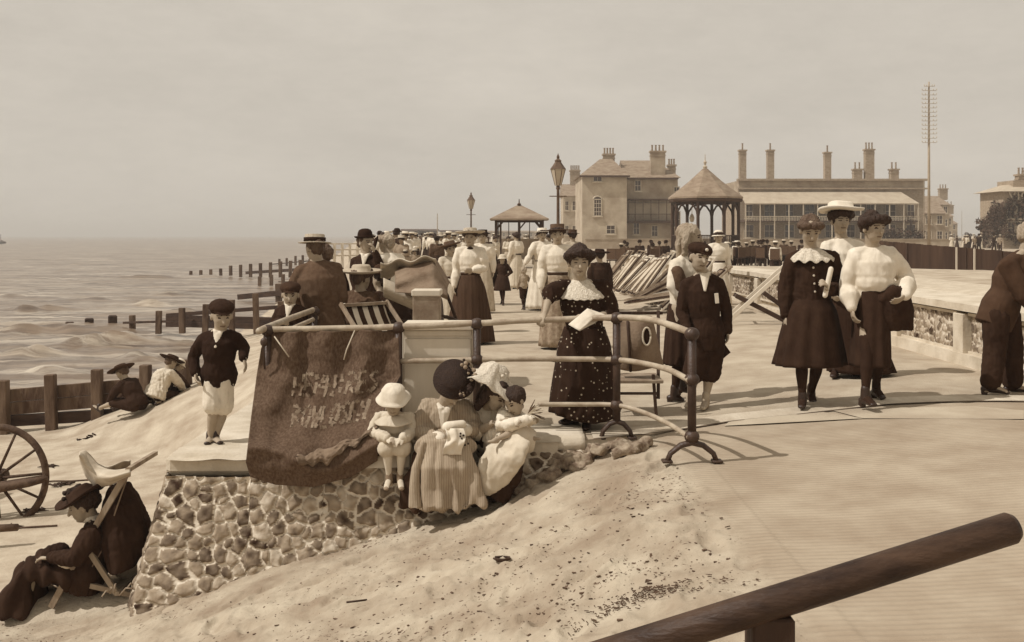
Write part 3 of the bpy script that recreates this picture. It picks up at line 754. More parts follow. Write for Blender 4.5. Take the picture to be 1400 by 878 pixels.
        fs += [tuple(range(nseg)), tuple(range((m_-1)*nseg, m_*nseg))]
        b.add(vs, fs); return b.build(name, [m]+list(mats), s.t, True, s.root)
    def legs(s, m, to=.45, r=(.10, .085, .07), name='trousers', flare=0, fold=None, vox=.011, hip=(.165, .125)):
        """to: 0..1 thigh, 1..2 down the shin"""
        J = s.J; S = s.S; b = MB(); ax = (J['chest']-J['pel']).normalized()
        b.tube([J['pel']+ax*.16*S, J['pel']+ax*.02*S, J['pel']-ax*.09*S], [(.135*S, .11*S), (hip[0]*S, hip[1]*S), (hip[0]*.9*S, hip[1]*.95*S)], 18, s.side)
        for q in 'lr':
            hp, kn, an = J['hp'+q], J['kn'+q], J['an'+q]
            if to <= 1: b.caps([hp, hp.lerp(kn, to*.5), hp.lerp(kn, to)], [r[0]*S, (r[0]+r[1])/2*S, r[1]*S], 14)
            else: b.caps([hp, hp.lerp(kn, .5), kn, kn.lerp(an, (to-1)*.5), kn.lerp(an, to-1)], [r[0]*S, (r[0]+r[1])/2*S, r[1]*S, (r[1]+r[2])/2*S, r[2]*S], 14)
        return fuse(name, b, vox, [m], s.t, s.root, 2, fold or Fold(.009*S, 14/S))
    # ---- hair and hats, all in the head's own axes
    def hair(s, style='pomp', m=None, k=1.0):
        m = m or HAIR_M; H = s.HS; R = s.R; hd = s.J['head']; b = MB()
        W = lambda *p: hd+R@V(p)*H
        if style == 'pomp':
            b.ell(W(0, -.030, .045), (.090*H*k, .098*H*k, .082*H*k), R, 20, 12)
            ring = [W(.080*k*math.cos(a), .008+.080*k*math.sin(a), .055+.028*math.sin(a)) for a in [PI*i/8-.35 for i in range(10)]]
            b.caps(ring, [.031*H*k]*len(ring), 10); b.ell(W(0, -.03, .105*k), (.05*H, .05*H, .035*H), R, 12, 8)
            b.ell(W(0, -.085, .01), (.06*H, .045*H, .06*H), R, 12, 8)
        elif style == 'short':
            b.ell(W(0, -.026, .042), (.083*H*k, .097*H*k, .083*H*k), R, 20, 12)
            b.ell(W(0, -.06, 0), (.070*H, .055*H, .055*H), R, 14, 10)
        elif style == 'long':
            b.ell(W(0, -.026, .042), (.086*H*k, .099*H*k, .084*H*k), R, 20, 12)
            for q in (-1, 1): b.caps([W(q*.068, -.02, .05), W(q*.090, -.02, -.04), W(q*.088, -.03, -.13)], [.035*H, .036*H, .026*H], 10)
            b.caps([W(0, -.07, .04), W(0, -.09, -.06), W(0, -.09, -.17)], [(.07*H, .05*H), (.078*H, .04*H), (.06*H, .03*H)], 12, R.col[0])
        elif style == 'bun':
            b.ell(W(0, -.028, .040), (.084*H*k, .097*H*k, .084*H*k), R, 20, 12)
            b.ell(W(0, -.10, .02), (.045*H, .04*H, .042*H), R, 12, 8)
        return fuse('hair', b, .008, [m], s.t, s.root, 2, lambda co, n: co+n*(.012*H*noise.noise(V((co.x*30, co.y*30, co.z*14)))+.006*H*noise.noise(co*70)))
    def hat(s, prof, m, tilt=(0,0), at=(0, -.02, .07), wob=None, sx=1.0, sy=1.0, band=None, name='hat', n=40, fold=0):
        H = s.HS; R = s.R@Matrix.Rotation(tilt[0], 3, 'X')@Matrix.Rotation(tilt[1], 3, 'Y'); s.hatR = R
        c = s.J['head']+s.R@V(at)*H; s.hatc = c
        b = MB(); b.lathe([(r*H, z*H) for r, z in prof], c, R, n, 0, wob, sx, sy)
        o = b.build(name, m, s.t, True, s.root)
        if band:
            r, z0, z1, bm_ = band; q = MB()
            q.lathe([((r-.004)*H, z0*H), ((r+.006)*H, z0*H), ((r+.006)*H, z1*H), ((r-.004)*H, z1*H)], c, R, n, 0, None, sx, sy)
            q.build('hat_band', bm_, s.t, True, s.root)
        return o
    def cap(s, m, tilt=0.0, k=1.0, badge=False):
        H = s.HS; R = s.R@Matrix.Rotation(tilt, 3, 'Y'); hd = s.J['head']; b = MB(); W = lambda *p: hd+R@V(p)*H
        b.ell(W(0, -.018, .072), (.098*H*k, .112*H*k, .060*H*k), R, 20, 12); b.ell(W(0, -.02, .045), (.084*H, .10*H, .05*H), R, 18, 10)
        b.tube([W(0, .055, .050), W(0, .085, .052), W(0, .110, .044)], [(.066*H, .012*H), (.060*H, .008*H), (.034*H, .005*H)], 14, R.col[0])
        fuse('cap', b, .007, [m], s.t, s.root, 1, Fold(.004, 30))
        if badge: q = MB(); q.ell(W(0, .095, .085), (.016*H, .008*H, .014*H), R, 10, 6); q.build('cap_badge', C_WHITE, s.t, True, s.root)
    def collar_v(s, m=None, depth=.13, w_=.05, name='shirt_collar'):
        """white shirt V and turned-down collar"""
        m = m or C_WHITE; J = s.J; S = s.S; b = MB(); nk = J['neck']; ch = J['chest']; ax = (nk-ch).normalized()
        fwd = V((0,0,1)).cross(s.side); f = s.R.col[1]; fwd = fwd if fwd.dot(f) > 0 else -fwd
        fwd = (fwd-ax*fwd.dot(ax)).normalized()
        top = nk+fwd*.055*S; bot = top-ax*depth*S+fwd*.085*S
        for q in (-1, 1):
            a = nk+s.side*q*.055*S+fwd*.02*S+ax*.012*S
            b.tube([a, top+s.side*q*.030*S+fwd*.012*S, bot+s.side*q*.006*S], [(.016*S, .012*S), (.022*S, .012*S), (.006*S, .008*S)], 8, s.side)
        b.tube([nk+fwd*.03*S+ax*.0, top-ax*.03*S+fwd*.028*S, bot+ax*.01*S], [(.035*S, .02*S), (.030*S, .016*S), (.005*S, .006*S)], 10, s.side)
        return fuse(name, b, .006, [m], s.t, s.root, 1)
    def collar_round(s, m, r=.15, drop=.07, ruff=.012, n=14, name='lace_collar', rr=.066, fwd=.02, up=0.0):
        J = s.J; S = s.S; nk = J['neck']; b = MB(); y = V((0,0,1)).cross(s.side).normalized(); f = s.R.col[1]
        ff = V((f.x, f.y, 0)).normalized()
        def fn(u, v):
            th = 2*PI*u; a = lerp(rr, r, v)*S
            q = 1+ (.5 if True else 0)*0
            d = s.side*math.cos(th)*a*1.06+y*math.sin(th)*a*.88
            z = -drop*S*(v**1.4)-.01*S+ruff*S*v*math.sin(n*th)
            if d.normalized().dot(ff) > 0: z -= fwd*S*v*d.normalized().dot(ff)
            return nk+d+V((0,0,z+up*(1-v)))
        b.sheet(fn, 72, 6, V((0,0,-.006))); return b.build(name, m, s.t, True, s.root)

# hat profiles (r, z) in metres for an adult head
BOATER = [(0, .075), (.085, .075), (.090, .070), (.092, .005), (.150, 0), (.152, -.006), (.086, -.006), (.082, .06), (0, .065)]
WIDE = [(0, .07), (.080, .07), (.092, .055), (.097, .008), (.16, .004), (.205, .022), (.208, .014), (.16, -.008), (.09, -.006), (.086, .05), (0, .06)]
BOWLER = [(0, .105), (.035, .102), (.066, .088), (.082, .062), (.088, .03), (.090, .004), (.118, .010), (.124, .018), (.126, .010), (.112, -.004), (.086, -.006), (.080, .05), (0, .09)]
BONNET = [(0, .075), (.05, .07), (.085, .045), (.098, .0), (.102, -.02), (.135, -.045), (.138, -.052), (.098, -.03), (.09, 0), (.06, .05), (0, .06)]

def joints(H, at, yaw=PI, stride=.0, arms=('down', 'down'), lean=0.0, S=None, sit=False, swing=1):
    """generic standing / walking / seated pose, metres; yaw pi = facing the camera"""
    S = S or H/1.65; at = V(at); c, n_ = math.cos(yaw), math.sin(yaw)
    r = V((c, n_, 0)); f = V((-n_, c, 0)); up = V((0,0,1))       # right and forward
    z0 = -.40*S if sit else 0
    W = lambda x, y, z: at+r*(x*S)+f*(y*S)+up*(z*S)
    J = {}; q = -1 if c < 0 else 1                                   # 'l' is picture-left
    L_ = lerp(0, .10, clamp(lean*3))
    hz = z0/S
    J['pel'] = W(0, 0, .94+hz); J['chest'] = W(0, lean*.35, 1.25+hz); J['neck'] = W(0, lean*.5, 1.41+hz); J['head'] = W(0, lean*.62+.02, 1.535+hz)
    for side, sg, arm, ph in (('l', -1 if q > 0 else 1, arms[0], swing), ('r', 1 if q > 0 else -1, arms[1], -swing)):
        J['sh'+side] = W(sg*.165, lean*.42, 1.345+hz)
        if arm == 'down': e, w_ = (sg*.21, .0-.02+ph*stride*.2, 1.08), (sg*.22, .05+ph*stride*.5, .85)
        elif arm == 'fold': e, w_ = (sg*.22, .03, 1.10), (sg*.07, .19, 1.08)
        elif arm == 'up': e, w_ = (sg*.22, .10, 1.15), (sg*.09, .16, 1.42)
        elif arm == 'out': e, w_ = (sg*.27, .04, 1.13), (sg*.37, .12, .98)
        elif arm == 'hip': e, w_ = (sg*.30, -.02, 1.12), (sg*.15, .08, .98)
        elif arm == 'lap': e, w_ = (sg*.20, .08, 1.10), (sg*.07, .27, 1.05)
        J['el'+side] = W(e[0], e[1]+lean*.3, e[2]+hz); J['wr'+side] = W(w_[0], w_[1]+lean*.3, w_[2]+hz)
        J['hp'+side] = W(sg*.085, 0, .90+hz)
        if sit: J['kn'+side] = W(sg*.11, .42, .50); J['an'+side] = W(sg*.11, .44, .09); J['to'+side] = W(sg*.12, .58, .03)
        else:
            st = -ph*stride
            J['kn'+side] = W(sg*.08, st*.5+.03, .49); J['an'+side] = W(sg*.075, st-.02, .085+(.04 if st < -.05 else 0)); J['to'+side] = W(sg*.085, st+.12, .03)
    return J, f
fuse('loose_rubble', RUB, .012, [mat('broken_stone', .34, .66, .9, 14, .5, 50)], wall, V((0,0,0)), 1, lambda co, n: co+n*.02*noise.noise(co*14))
def JP(Y, **k):
    """joints from photo pixels: name=(px, py, depth offset)"""
    return {n: P(v[0], v[1], Y+(v[2] if len(v) > 2 else 0)) for n, v in k.items()}

# --- boy in the cap on the end block
Y = 8.2
J = JP(Y, head=(303, 433, -.02), neck=(301, 452, 0), chest=(300, 470), pel=(299, 515, .02), shl=(277, 463), shr=(324, 461), ell=(264, 489, .03), elr=(334, 477, .02), wrl=(267, 510, -.04), wrr=(333, 489, -.06), har=(336, 500, -.08),
       hpl=(291, 522), hpr=(307, 522), knl=(292, 560, -.02), knr=(305, 561, .05), anl=(287, 599, .02), anr=(295, 598, .03), tol=(283, 606, -.10), tor=(301, 605, -.09))
p = Person('boy in a dark jacket, cap and white shorts standing on the pale end block', J, (-2.37, Y, -.105), (.42, -.85, -.22), S=.80, HS=.96, stock=None)
p.top(C_BLACK, 'jacket', 1.12, 1.15, .10, (.165, .12), (.068, .058, .046), fold=Fold(.008, 16))
p.legs(C_WHITE, .84, (.095, .105, .1), 'shorts', hip=(.155, .12)); p.cap(C_DARK); p.hair('short', HAIR_D); p.collar_v(depth=.16); p.cuffs(C_WHITE, .036, .03); p.shoes()

# --- woman in the spotted dress leaning on the rail
Y = 8.22
def spot_mat():
    m = cloth('spotted_dark_print', .05, .11); N, L, b = nodes(m); cr = [k for k in N if k.type == 'VALTORGB'][0]
    tc = N['Texture Coordinate']; v = N.new('ShaderNodeTexVoronoi'); v.inputs['Scale'].default_value = 25; v.inputs['Randomness'].default_value = .8; L.new(tc.outputs['Object'], v.inputs['Vector'])
    r = N.new('ShaderNodeMapRange'); r.inputs['From Min'].default_value = .21; r.inputs['From Max'].default_value = .15; L.new(v.outputs['Distance'], r.inputs['Value'])
    mx = N.new('ShaderNodeMix'); mx.data_type = 'RGBA'; L.new(r.outputs[0], mx.inputs[0]); L.new(cr.outputs[0], mx.inputs[6]); mx.inputs[7].default_value = sep(.75); L.new(mx.outputs[2], b.inputs['Base Color']); return m
C_SPOT = spot_mat()
J = JP(Y, head=(792, 360, -.06), neck=(794, 387, 0), chest=(797, 410), pel=(800, 462, .03), shl=(768, 392), shr=(825, 392), ell=(752, 402, -.12), elr=(835, 428, -.04), wrl=(745, 428, -.26), hal=(740, 436, -.30), wrr=(808, 436, -.24), har=(797, 432, -.28),
       hpl=(788, 472), hpr=(812, 472), knl=(788, 525, -.05), knr=(806, 528, .0), anl=(782, 570, .02), anr=(802, 578, 0), tol=(768, 577, -.06), tor=(800, 586, -.12))
gp = hit(798, 584)
p = Person('stout woman in white-spotted dark dress with lace collar, at the rail', J, (gp.x, Y, gp.z), (.02, -1, -.06), S=.92, HS=1.0, girth=1.12, stock=STOCK, palms=((0, 0, -1), (0, .3, -1)), curl=(1.1, .6))
p.top(C_SPOT, 'bodice', 1.28, 1.32, -.06, (.15, .13), (.085, .080, .055), long=.62, fold=Fold(.010, 14), blouson=(.62, .19, .155, .12), neck=.07)
p.skirt(C_SPOT, P(799, 447, Y+.03), P(798, 567, Y+.05), (.165, .14), (.285, .24), 15, .05, seed=3, hemline=lambda th: .03*math.sin(th*2+1))
p.hair('pomp', HAIR_D, 1.12); p.collar_round(C_LACE, .215, .095, .006, 22, fwd=.03, rr=.052, up=.045); p.shoes(LEATHER)
b = MB(); b.caps([P(793, 449, Y-.05), P(806, 449, Y-.05)], [(.15, .135)]*2, 20, V((1,0,0)))
pp = thing('newspaper', 'folded white paper held over the rail by the woman in the spotted dress', 'paper', (0,0,0))
b = MB()
A, B_, C_, D = P(777, 444, 7.86), P(803, 422, 7.95), P(816, 432, 7.9), P(793, 453, 7.80)
b.sheet(lambda u, v: (A.lerp(B_, u)).lerp(D.lerp(C_, u), v)+V((0, -.012*math.sin(PI*v)+.01*nz(u*3, v*3), 0)), 10, 8, (.0, .006, .002))
E, F = P(829, 431, 7.93), P(812, 443, 7.88)
b.sheet(lambda u, v: B_.lerp(E, u).lerp(D.lerp(F, u), v)+V((0, .012+.015*math.sin(PI*u), 0)), 8, 8, (.0, .006, .002))
b.build('folded_sheet', C_WHITE, pp, True)

# --- boy with the breast badge holding the rail post
C_NAVY = cloth('dark_school_cloth', .06, .12)
gp = hit(960, 559); Y = gp.y
J = JP(Y, head=(956, 353, -.04), neck=(962, 374), chest=(960, 400), pel=(967, 462), shl=(937, 389), shr=(984, 387), ell=(932, 428, .0), elr=(993, 425, .03), wrl=(940, 450, -.10), hal=(946, 460, -.16), wrr=(995, 452, 0), har=(995, 468, -.02),
       hpl=(957, 470), hpr=(976, 470), knl=(949, 510, 0), knr=(970, 510, .03), anl=(943, 548, 0), anr=(965, 546, 0), tol=(940, 556, -.1), tor=(961, 558, -.14))
p = Person('boy in dark blazer with pale breast badge and peaked cap beside the rail post', J, (gp.x, Y, gp.z), (.28, -.92, -.12), S=.90, HS=.98, roll=-.12)
p.top(C_NAVY, 'jacket', 1.08, 1.12, .12, (.165, .12), (.066, .058, .048), fold=Fold(.008, 15)); p.legs(C_NAVY, .97, (.115, .115, .09), 'shorts', hip=(.165, .125))
b = MB()  # coat tail blown out to the right
b.sheet(lambda u, v: P(lerp(960, lerp(985, 999, u), v if False else 1), lerp(462, 482, u), Y+.02).lerp(P(lerp(958, 982, u), lerp(505, 496, u), Y+.04), v), 8, 8, (0, .03, 0)); b.build('coat_tail', C_NAVY, p.t, True, p.root)
p.cap(C_DARK, -.08, 1.05, True); p.hair('short', HAIR_D); p.collar_v(depth=.17); p.cuffs(C_WHITE, .034, .02, 'r'); p.shoes(LEATHER_L)
b = MB(); b.box(P(980, 408, Y-.125*.9), (.035, .006, .09), Matrix.Rotation(-.1, 3, 'Y'), 0, .002); b.build('breast_badge', C_WHITE, p.t, False, p.root)

# --- fair haired girl in profile behind him
gp = hit(926, 548); Y = gp.y
J = JP(Y, head=(944, 326), neck=(937, 350), chest=(934, 375), pel=(934, 425), shl=(926, 362, -.12), shr=(938, 362, .14), ell=(922, 392, -.16), elr=(940, 392, .18), wrl=(936, 410, -.2), wrr=(950, 410, .12),
       hpl=(931, 432, -.07), hpr=(936, 432, .08), knl=(928, 490, -.07), knr=(936, 488, .1), anl=(922, 537, -.07), anr=(934, 525, .1), tol=(932, 546, -.09), tor=(944, 536, .08))
p = Person('fair-haired girl in a white blouse and dark skirt, seen in profile behind the blazer boy', J, (gp.x, Y, gp.z), (.93, -.36, -.05), S=1.0, stock=STOCK)
p.top(C_WHITE, 'blouse', 1.12, 1.15, -.05, (.14, .12), (.085, .075, .045), fold=Fold(.008, 7)); p.skirt(C_DARK, P(934, 415, Y), P(932, 498, Y), (.13, .125), (.17, .19), 12, .06, side=(1, 0, 0)); p.hair('long', HAIR_L, 1.1); p.shoes()
b = MB(); b.caps([P(926, 372, Y-.18), P(931, 392, Y-.2), P(935, 402, Y-.18)], [.06, .07, .05], 10); b.build('shawl', C_MID, p.t, True, p.root)

# --- girl in dark dress with ruffled white collar
gp = hit(1104, 556); Y = gp.y
J = JP(Y, head=(1108, 316, -.05), neck=(1108, 342), chest=(1109, 368), pel=(1110, 425), shl=(1083, 355), shr=(1138, 353), ell=(1075, 395, .04), elr=(1146, 393, .0), wrl=(1074, 430, 0), wrr=(1132, 397, -.20), har=(1129, 388, -.24),
       hpl=(1100, 435), hpr=(1120, 435), knl=(1096, 495, -.10), knr=(1118, 496, .06), anl=(1097, 545, -.10), anr=(1109, 536, .32), tol=(1096, 556, -.22), tor=(1112, 550, .22))
p = Person('girl in a long dark dress with a ruffled white collar, holding a small white roll', J, (gp.x, Y, gp.z), (-.08, -.90, -.42), S=1.0, stock=STOCK, curl=(.6, 1.3))
p.top(C_DARK, 'bodice', 1.12, 1.3, .02, (.17, .13), (.080, .075, .05), fold=Fold(.010, 14)); p.skirt(C_DARK, P(1110, 405, Y), P(1107, 499, Y), (.15, .125), (.31, .25), 11, .07, seed=5)
p.hair('pomp', HAIR_M, 1.0); p.collar_round(C_LACE, .195, .065, .014, 13, up=.03, rr=.055); p.shoes()
b = MB(); b.caps([P(1136, 368, Y-.22), P(1128, 404, Y-.24)], [.022, .022], 10); b.build('paper_roll', C_WHITE, p.t, True, p.root)
for i in range(4): b = MB(); b.ell(P(1112+i*.8, 366+i*11, Y-.145), (.010, .006, .010), None, 8, 6); b.build('button', C_CREAM, p.t, True, p.root)

# --- woman in the wide white hat
gp = hit(1160, 516); Y = gp.y
J = JP(Y, head=(1149, 303, -.04), neck=(1151, 326), chest=(1152, 350), pel=(1156, 403), shl=(1131, 338), shr=(1173, 338), ell=(1124, 372), elr=(1180, 370, .05), wrl=(1135, 395, -.1), wrr=(1178, 395, .0),
       hpl=(1150, 410), hpr=(1165, 410), knl=(1150, 460), knr=(1170, 460), anl=(1141, 507, 0), anr=(1170, 508, .1), tol=(1139, 514, -.1), tor=(1171, 515, 0))
p = Person('woman in a broad white hat and white blouse, walking behind the two girls', J, (gp.x, Y, gp.z), (.05, -1, -.05), S=1.04, stock=STOCK)
p.top(C_WHITE, 'blouse', 1.15, 1.1, -.08, (.135, .115), (.085, .080, .045), puff=.075, fold=Fold(.008, 7), blouson=(.55, .16, .15, .1)); p.skirt(C_DARK, P(1155, 397, Y), P(1178, 508, Y+.05), (.13, .12), (.33, .26), 13, .06, seed=8)
p.hair('pomp', HAIR_D, 1.1); p.shoes()
p.hat([(0, .085), (.09, .085), (.11, .07), (.115, .02), (.19, .018), (.20, .028), (.203, .020), (.19, .002), (.09, -.004), (.086, .05), (0, .06)], C_WHITE, (.12, .02), (0, -.01, .095), lambda r, z, th: (r*(1+.05*math.sin(3*th)), z+.012*math.sin(2*th)*(r/.2)))

# --- woman in white blouse, dark coat over the arm
gp = hit(1191, 556); Y = gp.y
J = JP(Y, head=(1194, 313, -.05), neck=(1193, 338), chest=(1194, 362), pel=(1192, 412), shl=(1170, 349), shr=(1217, 347), ell=(1158, 392, .02), elr=(1238, 380, .02), wrl=(1164, 420, -.10), hal=(1167, 436, -.12), wrr=(1238, 404, -.16), har=(1228, 412, -.2),
       hpl=(1183, 420), hpr=(1200, 420), knl=(1186, 486, -.14), knr=(1200, 488, .08), anl=(1183, 540, -.16), anr=(1198, 530, .34), tol=(1194, 553, -.28), tor=(1206, 543, .24))
p = Person('dark-haired woman with balloon-sleeved white blouse and a dark coat over her arm', J, (gp.x, Y, gp.z), (.30, -.95, -.08), S=1.02, stock=STOCK)
p.top(C_WHITE, 'blouse', 1.2, 1.15, -.03, (.14, .12), (.082, .082, .045), puff=.086, fold=Fold(.008, 7), blouson=(.55, .175, .16, .13))
p.skirt(C_DARK, P(1192, 392, Y), P(1190, 500, Y), (.13, .12), (.165, .20), 10, .07, seed=9); p.hair('pomp', HAIR_D, 1.1); p.shoes()
b = MB(); b.lathe([(.135, -.02), (.15, -.02), (.15, .025), (.135, .025)], P(1192, 390, Y), None, 30, sy=.9); b.build('belt', C_STRAW, p.t, True, p.root)
c = MB()
c.tube([P(1200, 412, Y-.10), P(1222, 402, Y-.12), P(1245, 398, Y-.08)], [(.06, .05), (.085, .055), (.05, .05)], 14)
c.tube([P(1224, 395, Y-.12), P(1226, 425, Y-.12), P(1226, 452, Y-.11)], [(.10, .05), (.155, .05), (.15, .035)], 16, V((1, 0, 0)))
o = fuse('carried_coat', c, .012, [C_DARK], None, V((0,0,0)), 2, Fold(.014, 14))
tag(o, 'dark coat folded over the arm of the woman in balloon sleeves', 'coat')

# --- man cut off by the right edge, bending away
gp = hit(1368, 538); Y = gp.y
J = JP(Y, head=(1412, 325, -.05), neck=(1401, 346), chest=(1388, 372), pel=(1366, 425), shl=(1378, 362, -.18), shr=(1402, 360, .16), ell=(1400, 405, -.22), elr=(1428, 398, .1), wrl=(1425, 430, -.24), wrr=(1440, 430, .0),
       hpl=(1362, 432, -.08), hpr=(1375, 432, .09), knl=(1360, 482, -.08), knr=(1384, 480, .12), anl=(1354, 524, -.08), anr=(1384, 524, .12), tol=(1376, 536, -.12), tor=(1408, 535, .1))
p = Person('stooping man in a grey-brown coat and dark trousers at the far right', J, (gp.x, Y, gp.z), (.88, -.4, -.2), S=1.06)
p.top(cloth('smooth_brown_suiting', .18, .24), 'coat', 1.2, 1.2, .14, (.19, .145), (.08, .07, .055), fold=Fold(.007, 6)); p.legs(C_DARK, 1.93, (.115, .09, .085)); p.shoes(); p.hair('short', HAIR_L); p.collar_v()

# --- seated child in the white sun hat
Y = 7.62
J = JP(Y, head=(538, 549, -.14), neck=(538, 566, -.06), chest=(538, 580, -.02), pel=(539, 606, .14), shl=(518, 571, -.02), shr=(560, 571, -.02), ell=(511, 592, -.06), elr=(561, 592, -.06), wrl=(529, 599, -.20), wrr=(552, 599, -.20), hal=(538, 601, -.24), har=(543, 603, -.24),
       hpl=(531, 608, .12), hpr=(548, 608, .12), knl=(529, 613, -.17), knr=(550, 613, -.17), anl=(532, 652, -.14), anr=(547, 652, -.14), tol=(528, 668, -.22), tor=(549, 668, -.22))
p = Person('child in white sun hat and pale sailor suit sitting on the wall, hands clasped', J, (P(538, 610, Y).x, Y, .035), (.02, -.88, -.42), S=.68, HS=.86, stock=STOCK_W, stockz=.2, palms=((.4, 0, -1), (-.4, 0, -1)), curl=(.9, .9))
p.top(C_CREAM, 'sailor_blouse', 1.22, 1.35, .02, (.19, .14), (.085, .078, .055), fold=Fold(.010, 18)); p.legs(C_CREAM, .96, (.11, .105, .09), 'shorts'); p.shoes(C_GREY)
p.collar_round(C_CREAM, .2, .07, .004, 6, 'sailor_collar'); p.hair('short', HAIR_D)
p.hat([(0, .085), (.05, .082), (.09, .055), (.10, .0), (.120, -.018), (.138, -.026), (.138, -.032), (.10, -.018), (.09, 0), (.06, .05), (0, .06)], C_WHITE, (.0, 0), (0, -.01, .055), lambda r, z, th: (r*(1+.04*math.sin(4*th)), z+.006*math.sin(5*th)*(r/.15)))

# --- seated woman under the black hat
def stripe_mat(name, v, v2, sc_=60, d=(1,0,0)):
    m = cloth(name, v, v+.06); N, L, b = nodes(m); cr = [k for k in N if k.type == 'VALTORGB'][0]; tc = N['Texture Coordinate']
    wv = N.new('ShaderNodeTexWave'); wv.inputs['Scale'].default_value = sc_; wv.inputs['Distortion'].default_value = 1.5; wv.inputs['Detail'].default_value = 1; L.new(tc.outputs['Object'], wv.inputs['Vector'])
    r = N.new('ShaderNodeMapRange'); r.inputs['From Min'].default_value = .7; r.inputs['From Max'].default_value = .9; L.new(wv.outputs['Fac'], r.inputs['Value'])
    mx = N.new('ShaderNodeMix'); mx.data_type = 'RGBA'; L.new(r.outputs[0], mx.inputs[0]); L.new(cr.outputs[0], mx.inputs[6]); mx.inputs[7].default_value = sep(v2); L.new(mx.outputs[2], b.inputs['Base Color']); return m
C_PIN = stripe_mat('pinstriped_cotton', .62, .48, 26)
Y = 7.66
J = JP(Y, head=(617, 533, -.16), neck=(609, 551, -.06), chest=(608, 572, .0), pel=(610, 606, .16), shl=(585, 556, .0), shr=(636, 556, .0), ell=(573, 592, -.06), elr=(648, 588, -.08), wrl=(602, 600, -.28), hal=(614, 614, -.34), wrr=(634, 588, -.30), har=(622, 592, -.36),
       hpl=(600, 610, .12), hpr=(622, 610, .12), knl=(586, 608, -.30), knr=(632, 610, -.28), anl=(594, 680, -.24), anr=(625, 682, -.22), tol=(590, 694, -.34), tor=(625, 696, -.32))
p = Person('seated woman in a pinstriped dress, her face hidden under a round black hat', J, (P(610, 620, Y).x, Y, .035), (.30, -.72, -.62), S=.98, palms=((-.1, .2, -1), (-.3, 0, -1)), curl=(.35, 1.0))
def coatmat(pp_): return 0
p.top(C_PIN, 'bodice', 1.12, 1.15, .04, (.16, .12), (.085, .080, .042), long=.92, fold=Fold(.012, 14))
b = MB()
b.tube([P(610, 600, Y+.2), P(609, 604, Y-.05), P(609, 612, Y-.30)], [(.17, .12), (.19, .12), (.235, .10)], 20, V((1,0,0)))
b.tube([P(609, 600, Y-.27), P(608, 640, Y-.29), P(609, 690, Y-.24)], [(.19, .09), (.215, .09), (.25, .12)], 24, V((1,0,0)))
rk = random.Random(4)
for i in range(9):
    x0_ = lerp(570, 650, i/8)+rk.uniform(-3, 3); x1_ = lerp(572, 655, (i/8)**.9)+rk.uniform(-6, 6)
    b.tube([P(lerp(x0_, 610, .25), 604, Y-.34), P(x0_, 640, Y-.36-.05*math.sin(i*.4)), P((x0_+x1_)/2, 668, Y-.38), P(x1_, 694+rk.uniform(-3, 6), Y-.40)], [.018, rk.uniform(.025, .045), rk.uniform(.03, .05), rk.uniform(.035, .06)], 10)
def skf(co, n):
    t = clamp((P(0, 600, Y).z-co.z)/.45); x = co.x
    return co+n*(t*(.030*(.5-abs(noise.noise(V((x*9+co.z*1.5, 3, co.z*1.2))))*2.6)+.012*math.sin(x*60+6*nz(x, co.z, 0, 2.5)))+.010*noise.noise(V((x*9, co.y*9, co.z*3))))
fuse('skirt', b, .010, [C_PIN], p.t, p.root, 3, skf)
b = MB(); b.tube([P(578, 622, Y-.2), P(574, 655, Y-.18), P(572, 694, Y-.14)], [(.07, .06), (.12, .08), (.13, .09)], 16, V((1,0,0)))
fuse('underskirt', b, .011, [C_DARK2], p.t, p.root, 2, lambda co, n: co+n*(.016*math.sin(co.x*60+2*nz(co.x, co.z, 0, 4))))
b = MB(); b.caps([P(588, 572, Y+.02), P(578, 594, Y-.02)], [.05, .04], 10); p.cuffs(C_WHITE, .048, .05); p.hair('bun', HAIR_D); p.collar_v(depth=.15); p.shoes()
R0 = frame((.20, -.80, .42)) ; hc = P(621, 519, Y-.24)
def disc(u, v): pass
b = MB(); Rh = Matrix((R0.col[0], -R0.col[2], R0.col[1])).transposed()
b.lathe([(0, .035), (.075, .033), (.088, .022), (.096, .006), (.150, .004), (.156, -.003), (.150, -.010), (.09, -.008), (0, -.005)], hc, Rh, 40, 0, lambda r, z, th: (r*(1+.025*math.sin(3*th)), z+.01*math.sin(2*th)*r/.15)); b.build('hat', C_STRAW_D, p.t, True, p.root)
b = MB()
for i in range(34):
    a = random.uniform(-4.5, -2.0); rr = random.uniform(.10, .155); c_ = hc+Rh@V((rr*math.cos(a), rr*math.sin(a), .02+random.uniform(0, .035))); b.ell(c_, (random.uniform(.008, .02),)*3, Matrix.Rotation(random.random()*3, 3, 'X'), 7, 5, i % 2)
b.build('hat_flowers', [C_GREY, C_STRAW_D], p.t, True, p.root)
# lace work in her lap
b = MB(); b.sheet(lambda u, v: P(lerp(608, 634, u)+3*math.sin(v*5), lerp(586, 622, v), Y-.40-.03*math.sin(PI*v)+.03*nz(u*3, v*3)), 14, 16, (0, .008, 0))
b.caps([P(612, 584, Y-.36), P(632, 580, Y-.34)], [.04, .03], 10)
for i in range(9): b.ell(P(random.uniform(625, 642), random.uniform(592, 610), Y-.42), (.008, .008, .008), None, 7, 5, 1)
tag(b.build('lace_work', [C_WHITE, C_STRAW_D], None, True), 'white lace and ribbon work in the lap of the black-hatted woman', 'needlework')

